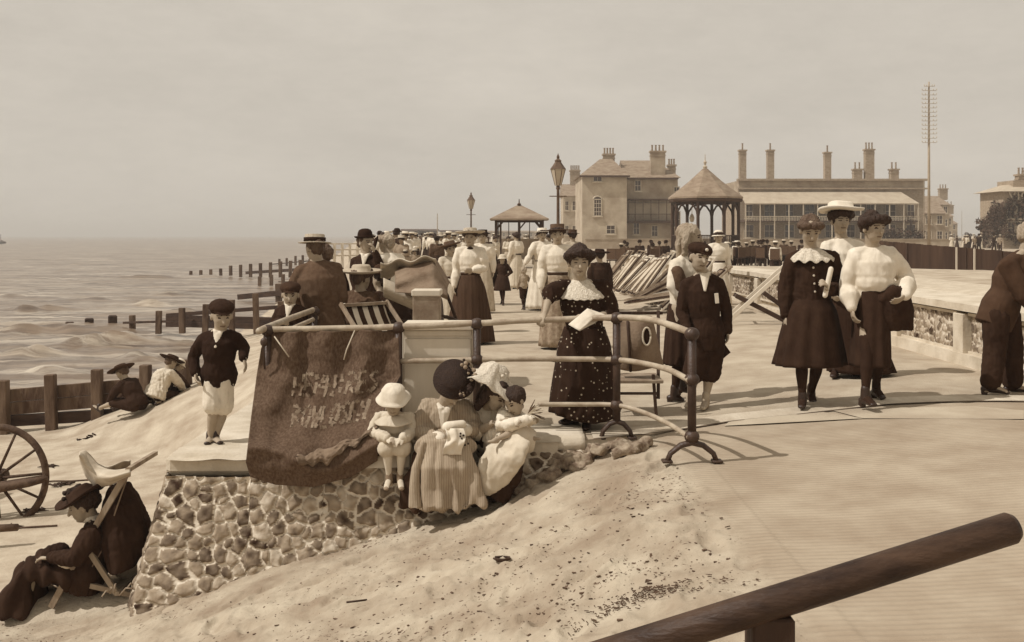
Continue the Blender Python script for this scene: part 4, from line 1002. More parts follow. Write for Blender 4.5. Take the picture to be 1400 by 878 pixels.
# --- seated woman in the big white hat, child across her lap
Y = 7.72
J = JP(Y, head=(678, 540, -.16), neck=(667, 556, -.04), chest=(664, 576, .0), pel=(665, 612, .12), shl=(650, 563, -.04), shr=(684, 566, .10), ell=(648, 594, -.14), elr=(694, 590, .04), wrl=(674, 578, -.28), hal=(690, 571, -.32), wrr=(706, 582, -.10), har=(716, 578, -.14),
       hpl=(660, 615, .08), hpr=(675, 615, .12), knl=(688, 615, -.32), knr=(706, 612, -.18), anl=(668, 668, -.28), anr=(690, 664, -.14), tol=(658, 680, -.34), tor=(684, 676, -.24))
p = Person('seated woman in a drooping white lace hat bending over the child in her lap', J, (P(665, 620, Y).x, Y, .035), (.62, -.55, -.55), S=.96, curl=(.4, .6), palms=((0, .3, -1), (0, .3, -1)))
p.top(C_CREAM, 'blouse', 1.12, 1.12, .03, (.16, .12), (.08, .078, .06), long=.62, fold=Fold(.012, 14)); p.hair('long', HAIR_D, 1.05)
b = MB(); b.tube([P(664, 606, Y+.1), P(680, 606, Y-.12), P(698, 606, Y-.26), P(690, 640, Y-.30), P(674, 668, Y-.26)], [(.16, .12), (.17, .11), (.15, .11), (.17, .10), (.18, .11)], 20, V((.6,-.8,0)))
fuse('skirt', b, .011, [C_DARK], p.t, p.root, 3, Fold(.018, 12))
b = MB()   # pale apron cloth thrown over the knees, dark braid along its edge
b.tube([P(664, 606, Y-.02), P(690, 600, Y-.20), P(712, 599, Y-.28), P(730, 604, Y-.26)], [(.10, .10), (.15, .12), (.13, .12), (.05, .07)], 18, V((.6,-.8,0)))
b.tube([P(706, 600, Y-.34), P(690, 622, Y-.42), P(674, 648, Y-.42), P(662, 676, Y-.38)], [(.16, .06), (.17, .07), (.13, .05), (.04, .03)], 18, V((.85,-.2,.45)))
fuse('apron', b, .010, [C_CREAM], p.t, p.root, 3, Fold(.016, 6))
p.shoes()
hc = P(673, 517, Y-.12); R1 = frame((.70, -.62, -.30), roll=-.28); 
def wbh(r, z, th): return (r*(1+.05*math.sin(5*th)+.03*math.sin(11*th)), z-.030*(r/.2)**2+.020*math.sin(3*th+.5)*(r/.2)+.006*math.sin(13*th)*(r/.2))
b = MB(); b.lathe([(0, .115), (.06, .112), (.10, .085), (.115, .03), (.17, .012), (.245, .0), (.246, -.010), (.17, -.002), (.10, .0), (.08, .06), (0, .08)], hc, R1, 56, 0, wbh, 1.05, 1.0); b.build('hat', C_LACE, p.t, True, p.root)
b = MB()
for i in range(60):
    a = random.uniform(0, 6.28); rr = random.uniform(.03, .11); b.ell(hc+R1@V((rr*math.cos(a), rr*math.sin(a), .11-rr*.55+random.uniform(-.01, .01))), (random.uniform(.012, .026), random.uniform(.012, .02), .014), Matrix.Rotation(random.random()*3, 3, 'Z'), 7, 5)
b.build('hat_trimming', C_WHITE, p.t, True, p.root)
# the child in her lap
J = JP(Y, head=(704, 550, -.24), neck=(701, 563, -.20), chest=(697, 572, -.20), pel=(684, 592, -.16), shl=(688, 567, -.26), shr=(708, 568, -.14), ell=(684, 582, -.32), elr=(718, 576, -.24), wrl=(700, 580, -.38), wrr=(730, 574, -.30),
       hpl=(682, 594, -.2), hpr=(688, 594, -.12), knl=(700, 592, -.36), knr=(712, 592, -.26), anl=(676, 602, -.44), anr=(728, 598, -.30), tol=(668, 604, -.46), tor=(738, 600, -.34))
p = Person('small dark-haired child in white lying in the lap of the white-hatted woman', J, (P(684, 600, Y-.16).x, Y-.16, P(0, 600, Y-.16).z), (-.55, -.70, -.45), S=.5, HS=.80, roll=.25, curl=(.5, .9))
p.top(C_WHITE, 'gown', 1.3, 1.5, .2, (.22, .2), (.10, .09, .07), fold=Fold(.008, 20)); p.hair('short', HAIR_D, 1.12)
b = MB(); b.tube([P(690, 584, Y-.34), P(708, 578, Y-.36), P(728, 572, Y-.34)], [(.05, .05), (.055, .045), (.03, .03)], 12); fuse('wrap', b, .009, [C_WHITE], p.t, p.root, 2, Fold(.01, 20))
# posy held by the child
b = MB()
for i in range(26):
    a = random.uniform(-.5, 1.2); d = V((math.cos(a), random.uniform(-.5, .3), math.sin(a))).normalized(); o0 = P(722, 566, Y-.34); b.tube([o0, o0+d*.05, o0+d*random.uniform(.07, .13)+V((0,0,-.01))], [.004, .006, .002], 5, mi=i % 2)
tag(b.build('posy', [C_CREAM, C_MID], None, True), 'spiky posy of pale flowers held out by the child in the lap', 'flowers')

# --- woman asleep in the deck chair, bottom left
Y = 8.05
gp = V((P(95, 850, Y).x, Y, beachZ(P(95, 850, Y).x, Y)))
J = JP(Y, head=(114, 693, -.04), neck=(127, 712), chest=(134, 733), pel=(118, 783), shl=(124, 728, -.17), shr=(140, 724, .16), ell=(104, 764, -.24), elr=(122, 758, .22), wrl=(72, 762, -.18), wrr=(88, 758, .1),
       hpl=(112, 790, -.09), hpr=(114, 790, .1), knl=(42, 772, -.08), knr=(46, 768, .12), anl=(34, 838, -.08), anr=(24, 832, .10), tol=(14, 848, -.10), tor=(6, 840, .08))
p = Person('woman in dark clothes and a plumed hat dozing in a deck chair on the beach', J, (gp.x, Y, gp.z), (-.92, -.25, -.30), S=1.03, curl=(.5, .5), palms=((0, .2, -1), (0, .2, -1)))
p.top(C_DARK, 'jacket', 1.12, 1.2, .12, (.17, .14), (.085, .07, .045), fold=Fold(.012, 13)); p.hair('bun', HAIR_D, 1.05); p.shoes()
b = MB(); b.tube([P(128, 775, Y), P(100, 780, Y), P(60, 775, Y), P(42, 770, Y)], [(.18, .14), (.21, .14), (.2, .11), (.19, .08)], 20, V((0,1,0)))
b.tube([P(44, 772, Y), P(34, 800, Y), P(30, 832, Y)], [(.19, .07), (.22, .13), (.25, .17)], 20, V((0,1,0)))
fuse('skirt', b, .012, [C_DARK], p.t, p.root, 3, lambda co, n: co+n*(.016*math.sin(co.x*40+co.y*20+3*nz(co.x, co.z, co.y, 4))+.012*noise.noise(co*9)))
b = MB(); b.lathe([(.055, -.03), (.064, -.03), (.068, .02), (.058, .022)], J['neck'].lerp(J['head'], .25), None, 20); b.caps([P(128, 712, Y-.06), P(134, 722, Y-.08)], [.02, .03], 8); b.build('white_collar', C_WHITE, p.t, True, p.root)
p.hat([(0, .075), (.07, .072), (.095, .05), (.10, .008), (.15, .006), (.185, .018), (.187, .008), (.15, -.008), (.09, -.006), (.086, .05), (0, .06)], C_DARK, (-.12, .10), (0, -.01, .075), lambda r, z, th: (r, z+.02*math.sin(2*th)*(r/.18)))
b = MB()
for i in range(16): c_ = p.hatc+p.hatR@V((random.uniform(-.06, .06), random.uniform(-.02, .12), random.uniform(.03, .09))); b.ell(c_, (random.uniform(.02, .035), .02, .02), Matrix.Rotation(random.random()*3, 3, 'Y'), 8, 6)
fuse('hat_trimming', b, .010, [C_STRAW_D], p.t, p.root, 1)
b = MB(); b.caps([P(70, 757, Y-.12), P(84, 752, Y-.1)], [.07, .06], 12); fuse('handbag', b, .01, [C_BLACK], None, V((0,0,0)), 1, Fold(.01, 16)); tag(bpy.data.objects['handbag'], 'black bag on the knees of the woman in the beach deck chair', 'bag')

# --- man in boater and brown overcoat, back to us, with another behind
Y = 10.0
J = JP(Y, head=(430, 341, 0), neck=(434, 357), chest=(437, 385), pel=(441, 450), shl=(411, 372), shr=(459, 368, .06), ell=(402, 400, .10), elr=(466, 405, .05), wrl=(410, 416, .24), wrr=(462, 440, .15),
       hpl=(430, 455), hpr=(450, 455), knl=(430, 500, .1), knr=(452, 500, .1), anl=(430, 536), anr=(452, 536), tol=(424, 542, .12), tor=(450, 542, .12))
p = Person('man in a banded straw boater and brown overcoat, seen from behind', J, (P(440, 0, Y).x, Y, 0), (-.62, .75, -.1), S=1.0)
p.top(C_COAT, 'overcoat', 1.35, 1.35, .35, (.22, .18), (.088, .08, .06), fold=Fold(.009, 6)); p.legs(C_DARK, 1.9, (.1, .085, .08)); p.shoes(); p.hair('short', HAIR_M)
p.hat(BOATER, C_STRAW, (.05, .04), (0, -.01, .062), band=(.094, .012, .045, C_BLACK))
Y = 10.55
J, f = joints(1.43, (P(447, 0, Y).x, Y, 0), .35, 0, ('down', 'down'), .25)
p = Person('second man in a dark coat standing close behind the boater man, bareheaded', J, (P(452, 0, Y).x, Y, 0), f, S=.98)
p.top(C_DARK2, 'overcoat', 1.25, 1.25, .35, (.2, .17), (.085, .075, .06)); p.legs(C_DARK, 1.9, (.1, .085, .08)); p.shoes(); p.hair('short', HAIR_M)

# --- boy behind the railing corner
Y = 9.75
J = JP(Y, head=(397, 404), neck=(397, 417), chest=(396, 432), pel=(396, 470, .05), shl=(381, 426), shr=(414, 426), ell=(376, 444, -.02), elr=(414, 446, -.06), wrl=(384, 440, -.26), hal=(392, 438, -.34), wrr=(404, 436, -.28), har=(404, 430, -.34),
       hpl=(390, 474), hpr=(402, 474), knl=(389, 505), knr=(403, 505), anl=(389, 534), anr=(403, 534), tol=(388, 540, -.1), tor=(404, 540, -.1))
p = Person('boy in a dark cap and jacket leaning on the rail corner above the beach', J, (P(396, 0, Y).x, Y, -.13), (.12, -.95, -.15), S=.80, HS=.93, palms=((0,0,-1), (0,0,-1)), curl=(1.1, 1.1))
p.top(C_DARK, 'jacket', 1.1, 1.1, .1, (.165, .12), (.068, .058, .046)); p.legs(C_DARK, .95, (.1, .09, .08), 'shorts'); p.cap(C_DARK2); p.hair('short', HAIR_D); p.collar_v(depth=.15); p.shoes()

# --- bowler hatted man raising a hand to his face
Y = 12.4
J = JP(Y, head=(500, 333), neck=(500, 348), chest=(499, 366), pel=(499, 408), shl=(485, 358), shr=(512, 357), ell=(484, 380), elr=(521, 366, -.12), wrl=(488, 396, -.05), wrr=(513, 346, -.16), har=(511, 340, -.17),
       hpl=(493, 412), hpr=(505, 412), knl=(492, 455), knr=(506, 455), anl=(492, 490), anr=(506, 490), tol=(490, 496, -.12), tor=(510, 496, -.1))
p = Person('man in a black bowler hat and dark coat raising one hand to his face', J, (P(499, 0, Y).x, Y, 0), (.75, -.65, 0), S=.98, vox=.009)
p.top(C_DARK, 'coat', 1.15, 1.12, .2, (.175, .13), (.07, .06, .045), vox=.012); p.legs(C_DARK2, 1.9, (.1, .085, .08)); p.shoes(); p.hair('short', HAIR_M); p.collar_v(); p.hat(BOWLER, C_BLACK, (.02, .03), (0, -.01, .07)); p.cuffs(C_WHITE, .036, .03, 'r')
b = MB(); b.caps([P(512, 340, Y-.14), P(514, 330, Y-.12), P(516, 324, Y-.12)], [.012, .02, .012], 8)
tag(b.build('pipe', C_BLACK, None, True), 'small pipe at the mouth of the bowler-hatted man', 'pipe')

# --- children digging by the near groyne
def kid(label, px, py, Y, yaw, S, top_m, hat_m=None, hair=HAIR_D, pose='crouch', hatp='cap'):
    g = P(px, py, Y); g.z = beachZ(g.x, Y)
    c, n_ = math.cos(yaw), math.sin(yaw); r = V((c, n_, 0)); f = V((-n_, c, 0))
    W = lambda x, y, z: g+r*(x*S)+f*(y*S)+V((0,0,z*S))
    J = dict(pel=W(0, 0, .22), chest=W(0, .17, .50), neck=W(0, .28, .63), head=W(0, .37, .74))
    q = 1 if c > 0 else -1
    for s_, sg in (('l', -q), ('r', q)):
        J['sh'+s_] = W(sg*.16, .22, .58); J['el'+s_] = W(sg*.21, .38, .38); J['wr'+s_] = W(sg*.12, .56, .22)
        J['hp'+s_] = W(sg*.09, 0, .18)
        if pose == 'legs': J['kn'+s_] = W(sg*.13-.02, .40, .22); J['an'+s_] = W(sg*.16, .78, .09); J['to'+s_] = W(sg*.17, .90, .13)
        else: J['kn'+s_] = W(sg*.14, .38, .12); J['an'+s_] = W(sg*.13, .02, .07); J['to'+s_] = W(sg*.13, -.12, .04)
    p = Person(label, J, g, f+V((0,0,-.6)), S=S, HS=S*1.15, vox=.011)
    return p
p = kid('child in a dark coat and wide dark cap sitting on the sand, legs stretched left', 188, 598, 15.4, 1.15, .82, C_DARK, pose='legs')
p.top(C_DARK, 'coat', 1.3, 1.4, .1, (.2, .16), (.09, .08, .05), vox=.014); p.legs(C_DARK, 1.1, (.12, .1, .08), 'breeches', vox=.014); p.hat(WIDE, C_DARK2, (.1, 0), (0, -.01, .06)); p.hair('short'); p.shoes()
p = kid('child in a pale smock crouching over the sand with a dark bonnet', 213, 592, 15.6, -.5, .80, C_PALE)
p.top(C_CREAM, 'smock', 1.3, 1.45, .12, (.24, .2), (.09, .08, .05), vox=.014, fold=Fold(.02, 12)); p.legs(C_DARK, .9, (.12, .1, .08), 'breeches', vox=.014); p.hat(WIDE, C_DARK, (.1, .1), (0, -.01, .06)); p.hair('short'); p.shoes()
p = kid('small child in a round white sun bonnet digging close to the groyne', 224, 574, 15.9, -.9, .66, C_DARK)
p.top(C_DARK2, 'frock', 1.3, 1.4, .12, (.24, .2), (.09, .08, .05), vox=.014); p.legs(C_DARK, .8, (.12, .1, .08), 'drawers', vox=.014); p.hat(BONNET, C_WHITE, (0, 0), (0, -.01, .06)); p.hair('short'); p.shoes()
M_iron = mat('painted_iron', .10, .20, .5, 9, .3, 60, spec=.4); M_railtop = mat('worn_pale_rail_paint', .55, .74, .5, 8, .2, 60, spec=.35)
M_woodp = mat('pale_painted_wood', .84, .92, .7, 4, .15, 30, stretch=(1, 1, .15)); M_woodm = mat('bleached_wood', .45, .62, .8, 8, .4, 40, stretch=(1, 1, .2))
M_woodd = mat('dark_wood', .10, .20, .7, 8, .4, 40, stretch=(1, 1, .2)); M_tarp = mat('dark_tarpaulin', .24, .38, .95, 60, .5, 200, stretch=(1, 1, .5), detail=3, lo=.3, hi=.7)
M_canvas = mat('grey_canvas', .40, .50, .95, 6, .3, 50); M_canvasl = mat('pale_canvas', .70, .84, .95, 6, .3, 50); M_leather = mat('box_panel', .48, .60, .8, 9, .2, 40)
M_paint = mat('faded_stencil_paint', .40, .60, .9, 22, 0, 60, detail=8)

# ---------- curved promenade railing
rail = thing('railing', 'pale three-bar curved railing with dark posts on the wall top', 'railing')
TOPL = [(360, 451, 7.95), (450, 449, 7.95), (550, 447, 7.93), (652, 442, 7.92), (720, 438, 7.92), (790, 436, 7.92), (843, 434, 7.85), (880, 436, 7.66), (915, 444, 7.30), (945, 455, 6.95)]
path = smooth_path([P(*q) for q in TOPL])
b = MB(); b.tube([q+V((0, 0, .004*nz(q.x*3, q.y*3))) for q in path], [.024+.0015*nz(i*.7, 0) for i in range(len(path))], 14); b.build('top_rail', M_railtop, rail, True)
def offs(pts, dz): return [p+V((0,0,dz(p))) for p in pts]
p2 = [(545, 494, 7.93), (652, 492, 7.92), (700, 491, 7.92), (790, 491, 7.92), (843, 492, 7.85), (880, 497, 7.66), (915, 506, 7.30), (942, 520, 6.95)]
b = MB(); b.tube(smooth_path([P(*q) for q in p2]), .021, 12); b.build('middle_rail', M_railtop, rail, True)
p3 = [(735, 553, 7.92), (790, 553, 7.92), (843, 554, 7.85), (880, 564, 7.66), (915, 580, 7.30), (942, 598, 6.95)]
b = MB(); b.tube(smooth_path([P(*q) for q in p3]), .018, 10); b.build('bottom_rail', M_railtop, rail, True)
b = MB(); b.tube([P(354, 453, 7.7), P(362, 449, 7.95), P(395, 436, 8.9), P(428, 424, 9.7), P(448, 416, 10.6), P(462, 410, 11.4)], .026, 12); b.build('side_rail', M_railtop, rail, True)
b = MB(); b.tube([P(400, 449, 9.0), P(430, 436, 9.75), P(462, 424, 10.7)], .02, 10); b.build('side_rail', M_railtop, rail, True)
def post(px, ty, by, Y, knobs, r=.030, foot=True, arch=.17):
    a = P(px, by, Y); t = P(px, ty, Y); b = MB(); H = t.z-a.z
    b.tube([a+V((0,0,.13 if foot else -.2)), t], r, 12); b.build('post', M_iron, rail, True)
    for k in knobs:
        c = P(px, k, Y); q = MB(); q.ell(c, (r*1.75, r*1.75, r*1.55), None, 14, 10); q.build('rail_boss', M_iron, rail, True)
    if foot:
        q = MB(); pts = [a+V((-arch, .0, 0)), a+V((-arch*.86, 0, .06)), a+V((-arch*.45, 0, .115)), a+V((0, 0, .135)), a+V((arch*.45, 0, .115)), a+V((arch*.86, 0, .06)), a+V((arch, 0, 0))]
        q.tube(pts, [(.030, .018), (.026, .018), (.026, .02), (.03, .022), (.026, .02), (.026, .018), (.030, .018)], 10, V((0,1,0)))
        q.box(a+V((-arch, 0, .008)), (.07, .08, .018), None, 0, .004); q.box(a+V((arch, 0, .008)), (.07, .08, .018), None, 0, .004)
        q.build('arched_foot', M_iron, rail, True)
post(946, 456, 632, 6.98, (457, 519, 597)); 
a = P(843, 600, 7.87)
post(843, 436, 600, 7.87, (435, 492, 554), arch=.12)
post(652, 443, 560, 7.93, (443, 492), foot=False); post(366, 452, 560, 7.95, (452,), foot=False); post(430, 426, 540, 9.72, (426,), foot=False); post(545, 448, 590, 7.94, (448,), foot=False)
b = MB(); b.tube([P(362, 455, 7.88), P(360, 470, 7.86), P(362, 505, 7.86)], .008, 6); b.ell(P(361, 468, 7.86), (.03, .02, .035), None, 10, 7)
b.build('chain_and_padlock', M_iron, rail, True)

# ---------- tarpaulin hung over the rail, faded lettering
LE = [(366, 449), (358, 478), (352, 500), (346, 540), (340, 590), (336, 640), (345, 656)]
BE = [(345, 656), (380, 662), (430, 664), (480, 652), (515, 634)]
def tarp_fn(u, v):
    # u: left to right, v: top to bottom
    xl = pw(v, [(0, 366), (.12, 357), (.3, 351), (.6, 343), (.9, 336), (1, 342)]); xr = pw(v, [(0, 545), (.18, 546), (.35, 548), (.5, 533), (.7, 521), (1, 516)])
    px = lerp(xl, xr, u); bt = pw(u, [(0, 652), (.2, 663), (.5, 666), (.8, 652), (1, 630)]); tp = lerp(452, 450, u)+2.5*math.sin(u*9)**2
    py = lerp(tp, bt, v)
    sag = math.exp(-((v-.82)/.16)**2)
    Y = 7.92-.10*v-.26*sstep(.15, .95, v)-.10*sag
    Y += .035*math.sin(u*22+3*v)*(1-v)*.8+.025*nz(u*4, v*4, 0, 1)+.018*nz(u*9, v*11, 3, 1)+.03*math.sin((u*1.3+v)*9)*v*(1-v)*2
    Y += .03*math.exp(-((u-.28-.2*v)/.03)**2)*(v < .55)-.04*math.exp(-((v-.80-.12*u+.05*math.sin(u*8))/.035)**2)
    return P(px, py, Y)
tp = thing('tarpaulin', 'dark tarpaulin with faded stencilled lettering hanging from the railing', 'tarpaulin')
b = MB(); b.sheet(tarp_fn, 110, 100, (0, .006, 0)); b.build('cloth', M_tarp, tp, True)
def letters(txt, u0, u1, v0, v1, seed):
    """stencilled letters laid on the cloth as thin painted shapes"""
    G = {'W': [[(0,0),(.25,1),(.5,.3),(.75,1),(1,0)]], 'E': [[(1,0),(0,0),(0,1),(1,1)],[(0,.5),(.8,.5)]], 'N': [[(0,1),(0,0),(1,1),(1,0)]], 'H': [[(0,0),(0,1)],[(1,0),(1,1)],[(0,.5),(1,.5)]],
         'M': [[(0,1),(0,0),(.5,.6),(1,0),(1,1)]], 'I': [[(.5,0),(.5,1)]], 'R': [[(0,1),(0,0),(.9,.05),(.95,.4),(0,.5),(1,1)]], 'S': [[(1,.1),(.5,0),(0,.25),(1,.7),(.5,1),(0,.9)]],
         'D': [[(0,0),(0,1),(.7,.9),(1,.5),(.7,.1),(0,0)]], 'O': [[(.5,0),(0,.4),(.1,.9),(.6,1),(1,.6),(.9,.1),(.5,0)]], 'L': [[(0,0),(0,1),(1,1)]], 'B': [[(0,0),(0,1),(.9,.8),(.1,.5),(.8,.2),(0,0)]], 'A': [[(0,1),(.5,0),(1,1)],[(.2,.65),(.8,.65)]], 'Y': [[(0,0),(.5,.5),(1,0)],[(.5,.5),(.5,1)]]}
    rnd = random.Random(seed); b = MB(); n = len(txt)
    for i, ch in enumerate(txt):
        if ch == ' ': continue
        a = lerp(u0, u1, (i+.1)/n); w_ = (u1-u0)/n*.72
        for st in G[ch]:
            for (x0, y0), (x1, y1) in zip(st, st[1:]):
                k = 8
                for q in range(k):
                    if rnd.random() < .22: continue
                    A = (lerp(x0, x1, q/k), lerp(y0, y1, q/k)); B_ = (lerp(x0, x1, (q+1)/k), lerp(y0, y1, (q+1)/k))
                    pa = tarp_fn(a+A[0]*w_, lerp(v0, v1, A[1])); pb = tarp_fn(a+B_[0]*w_, lerp(v0, v1, B_[1]))
                    d = pb-pa
                    if d.length < 1e-5: continue
                    nrm = V((d.z, 0, -d.x)).normalized()*.013*rnd.uniform(.5, 1.4); o = V((0, -.005, 0))
                    b.add([pa-nrm+o, pb-nrm+o, pb+nrm+o, pa+nrm+o], [(0,1,2,3)])
    return b
letters('HEMHIRES', .26, .86, .28, .42, 1).build('lettering', M_paint, tp); letters('BOWLOSEN', .30, .86, .48, .62, 2).build('lettering', M_paint, tp)
for pa in ([(485, 452, 7.84), (474, 478, 7.80), (470, 492, 7.78)], [(375, 460, 7.84), (395, 488, 7.8)]):
    b = MB(); b.tube([P(*q) for q in pa], .005, 6); b.build('cord', M_canvasl, tp, True)
def rump(u, v):
    w_ = .6+.4*math.sin(u*5+.5); a = lerp(.38, .99, u); b0 = .79-.08*u+.012*math.sin(u*19); b1 = b0+.03+.08*math.sin(PI*u)**.6*w_+.012*math.sin(u*37)
    q = tarp_fn(a, lerp(b0, b1, v)); return q+V((0, -.018-.030*math.sin(PI*v)*(.4+.6*w_)-.035*abs(nz(u*9, v*5, 0, 2)), .012*nz(u*14, v*3)))
b = MB(); b.sheet(rump, 70, 14, (0, .012, 0))
tag(b.build('rumpled_sheet', M_canvas, None, True), 'crumpled pale cloth heaped along the foot of the dark tarpaulin', 'cloth')
b = MB(); b.prism([P(470, 641, 7.56), P(560, 610, 7.60), P(560, 639, 7.56)], (0, .03, 0)); tag(b.build('board', M_woodp), 'pale triangular board leaning on the wall top left of the seated child', 'board')

# ---------- pale cupboard behind the railing
cb = thing('cupboard', 'pale painted wooden locker standing behind the middle rail', 'locker')
Y = 8.02; A = P(550, 449, Y); B_ = P(647, 600, Y); zc = (A.z+0)/2
b = MB(); b.box(((A.x+B_.x)/2, Y+.25, A.z/2), (B_.x-A.x, .5, A.z-.03), None, 0, .006); b.build('carcase', M_woodp, cb)
for y0, y1, nm in ((463, 491, 'panel'), (497, 590, 'panel')):
    q = MB(); a = P(553, y0, Y); c = P(644, y1, Y); q.box(((a.x+c.x)/2, Y-.010, (a.z+max(c.z, .03))/2), (c.x-a.x, .016, a.z-max(c.z, .03)), None, 0, .004); q.build(nm, M_woodp, cb)
q = MB(); q.box(((A.x+B_.x)/2, Y+.23, A.z+.005), (B_.x-A.x+.03, .56, .035), None, 0, .008); q.build('lid', M_woodp, cb)
q = MB(); a = P(553, 452, Y); c = P(644, 459, Y); q.box(((a.x+c.x)/2, Y-.010, (a.z+c.z)/2), (c.x-a.x, .014, a.z-c.z), None, 0, .003); q.build('rail_board', M_woodp, cb)

# ---------- deck chairs
def stripe_canvas(name, a, b_, sc_, ax='X'):
    m = cloth(name, a, a+.05); N, L, b = nodes(m); cr = [k for k in N if k.type == 'VALTORGB'][0]; tc = N['Texture Coordinate']
    wv = N.new('ShaderNodeTexWave'); wv.bands_direction = ax; wv.inputs['Scale'].default_value = sc_; L.new(tc.outputs['Object'], wv.inputs['Vector'])
    r = N.new('ShaderNodeMapRange'); r.inputs['From Min'].default_value = .48; r.inputs['From Max'].default_value = .52; L.new(wv.outputs['Fac'], r.inputs['Value'])
    mx = N.new('ShaderNodeMix'); mx.data_type = 'RGBA'; L.new(r.outputs[0], mx.inputs[0]); L.new(cr.outputs[0], mx.inputs[6]); mx.inputs[7].default_value = sep(b_); L.new(mx.outputs[2], b.inputs['Base Color']); return m
M_strc = stripe_canvas('striped_deck_canvas', .82, .12, 2.6)
def deck_chair(label, loc, rz, opened=True, cloth_m=None, wood=None, group=None, w_=.56, sag=.16, scale=1.0, name='deck_chair', th_=1.0, wood2=None):
    wood = wood or M_woodm
    t = thing(name, label, 'deck chair', loc, rz, group)
    S = scale
    A0, A1 = V((0, -.55, .02))*S, V((0, .48, .98))*S          # long frame: foot front, head back
    B0, B1 = V((0, .42, .02))*S, V((0, -.40, .44))*S           # seat frame
    C0, C1 = V((0, .02, .50))*S, V((0, .66, .03))*S            # rear strut
    for nm, (a, c), hw in (('back_frame', (A0, A1), w_/2), ('seat_frame', (B0, B1), w_/2-.035), ('prop_frame', (C0, C1), w_/2+.03)):
        b = MB()
        for q in (-1, 1): b.beam(a+V((q*hw*S, 0, 0)), c+V((q*hw*S, 0, 0)), .028*S*th_, .042*S*th_, bev=.004)
        b.beam(a+V((-hw*S, 0, 0))+(c-a)*.03, a+V((hw*S, 0, 0))+(c-a)*.03, .03*S, .03*S); b.beam(c+V((-hw*S, 0, 0))-(c-a)*.02, c+V((hw*S, 0, 0))-(c-a)*.02, .03*S, .03*S)
        b.build(nm, wood if nm == 'back_frame' or wood2 is None else wood2, t)
    if cloth_m:
        h = w_/2*.86*S
        def fn(u, v):
            p = A1.lerp(B1, v)+V((0, -.10*S*math.sin(PI*v), -sag*2.0*S*math.sin(PI*(v**.8))))
            return p+V((lerp(-h, h, u), 0, -.015*math.sin(PI*u)))
        b = MB(); b.sheet(fn, 8, 18, (0, .004, -.006)); b.build('canvas', cloth_m, t, True)
    return t
# open empty frame by the parapet, seen side-on
g = hit(1040, 442)
dc = deck_chair('empty wooden deck chair frame standing open before the parapet panel', (g.x, g.y, g.z), -1.72, True, None, M_woodp, scale=1.02, th_=1.5, wood2=M_woodd)
# chair behind the curved railing
kc = thing('folding_chair', 'folding wooden chair with grey canvas back behind the curved rail', 'chair')
Y0 = 8.75; 
def bm(a, c, w_=.026, m=M_woodd, nm='leg', par=kc):
    b = MB(); b.beam(a, c, w_, w_, bev=.003); return b.build(nm, m, par)
for dy in (0, .42):
    bm(P(832, 575, Y0+dy)+V((0,0,0)), P(834, 512, Y0+dy)); bm(P(898, 580, Y0+dy), P(893, 512, Y0+dy))
    bm(P(832, 538, Y0+dy), P(899, 538, Y0+dy), .022, M_woodd, 'stretcher'); bm(P(832, 573, Y0+dy+.03), P(899, 573, Y0+dy+.03), .020, M_woodd, 'stretcher')
bm(P(900, 545, Y0+.2), P(900, 425, Y0+.55), .03, M_woodd, 'back_post'); bm(P(838, 545, Y0+.2), P(842, 425, Y0+.55), .03, M_woodd, 'back_post')
bm(P(836, 428, Y0+.55), P(906, 428, Y0+.55), .028, M_woodd, 'back_rail')
b = MB(); b.box(P(866, 517, Y0+.2), (.46, .46, .03), None, 0, .006); b.build('seat', M_woodm, kc)
bag = thing('satchel', 'grey canvas bag with a dark strap and a round hole hung on the folding chair', 'bag')
b = MB()
def bagf(u, v): return P(lerp(lerp(846, 846, v), lerp(892, 908, v), u), lerp(436, 505, v)+3*math.sin(u*5), Y0+.08-.10*math.sin(PI*u)*math.sin(PI*clamp(v*.9+.1)))
b.sheet(bagf, 20, 20, (0, .10, 0)); b.build('bag_body', M_canvas, bag, True)
b = MB(); b.tube([bagf(.28, i/8)+V((0, -.012, 0)) for i in range(9)], (.018, ), 6) if False else b.tube([bagf(.26, i/8)+V((0, -.008, 0)) for i in range(9)], .012, 6); b.build('strap', M_woodd, bag, True)
c0 = P(884, 460, Y0-.06); b = MB(); b.tube([c0+V((.034*math.cos(a), -.01, .075*math.sin(a)))for a in [2*PI*i/20 for i in range(21)]], .008, 8); b.build('ring_trim', M_canvasl, bag, True)
b = MB(); b.ell(c0, (.030, .012, .07), None, 16, 8); b.build('opening', C_BLACK, bag, True)

# beach deck chair under the sleeping woman, with her coat over the back and a flapping cloth
Y = 8.15; g = V((P(130, 812, Y).x, Y, beachZ(P(130, 812, Y).x, Y)+.03))
bd = thing('beach_deck_chair', 'dark-covered deck chair carrying the dozing woman on the beach', 'deck chair')
for dy in (-.26, .30):
    for a, c, w_ in (((92, 752), (176, 815), .03), ((170, 640), (100, 800), .035), ((118, 738), (165, 812), .028), ((145, 742), (170, 800), .022), ((40, 790), (188, 808), .028)):
        pass
    b = MB(); b.beam(P(176, 642, Y+dy), P(112, 752, Y+dy), .03, .045); b.beam(P(112, 752, Y+dy), P(70, 830, Y+dy), .03, .045); b.build('back_frame', M_woodm, bd)
    b = MB(); b.beam(P(112, 738, Y+dy), P(160, 812, Y+dy), .028, .038); b.build('prop_frame', M_woodm, bd)
    b = MB(); b.beam(P(42, 782, Y+dy*.9), P(192, 816, Y+dy*.9), .028, .038); b.build('seat_frame', M_woodm, bd)
for x_, y_ in ((176, 642), (160, 812)): b = MB(); b.beam(P(x_, y_, Y-.28), P(x_, y_, Y-.28)+V((0, .60, 0)), .032, .032); b.build('crossbar', M_woodm, bd)
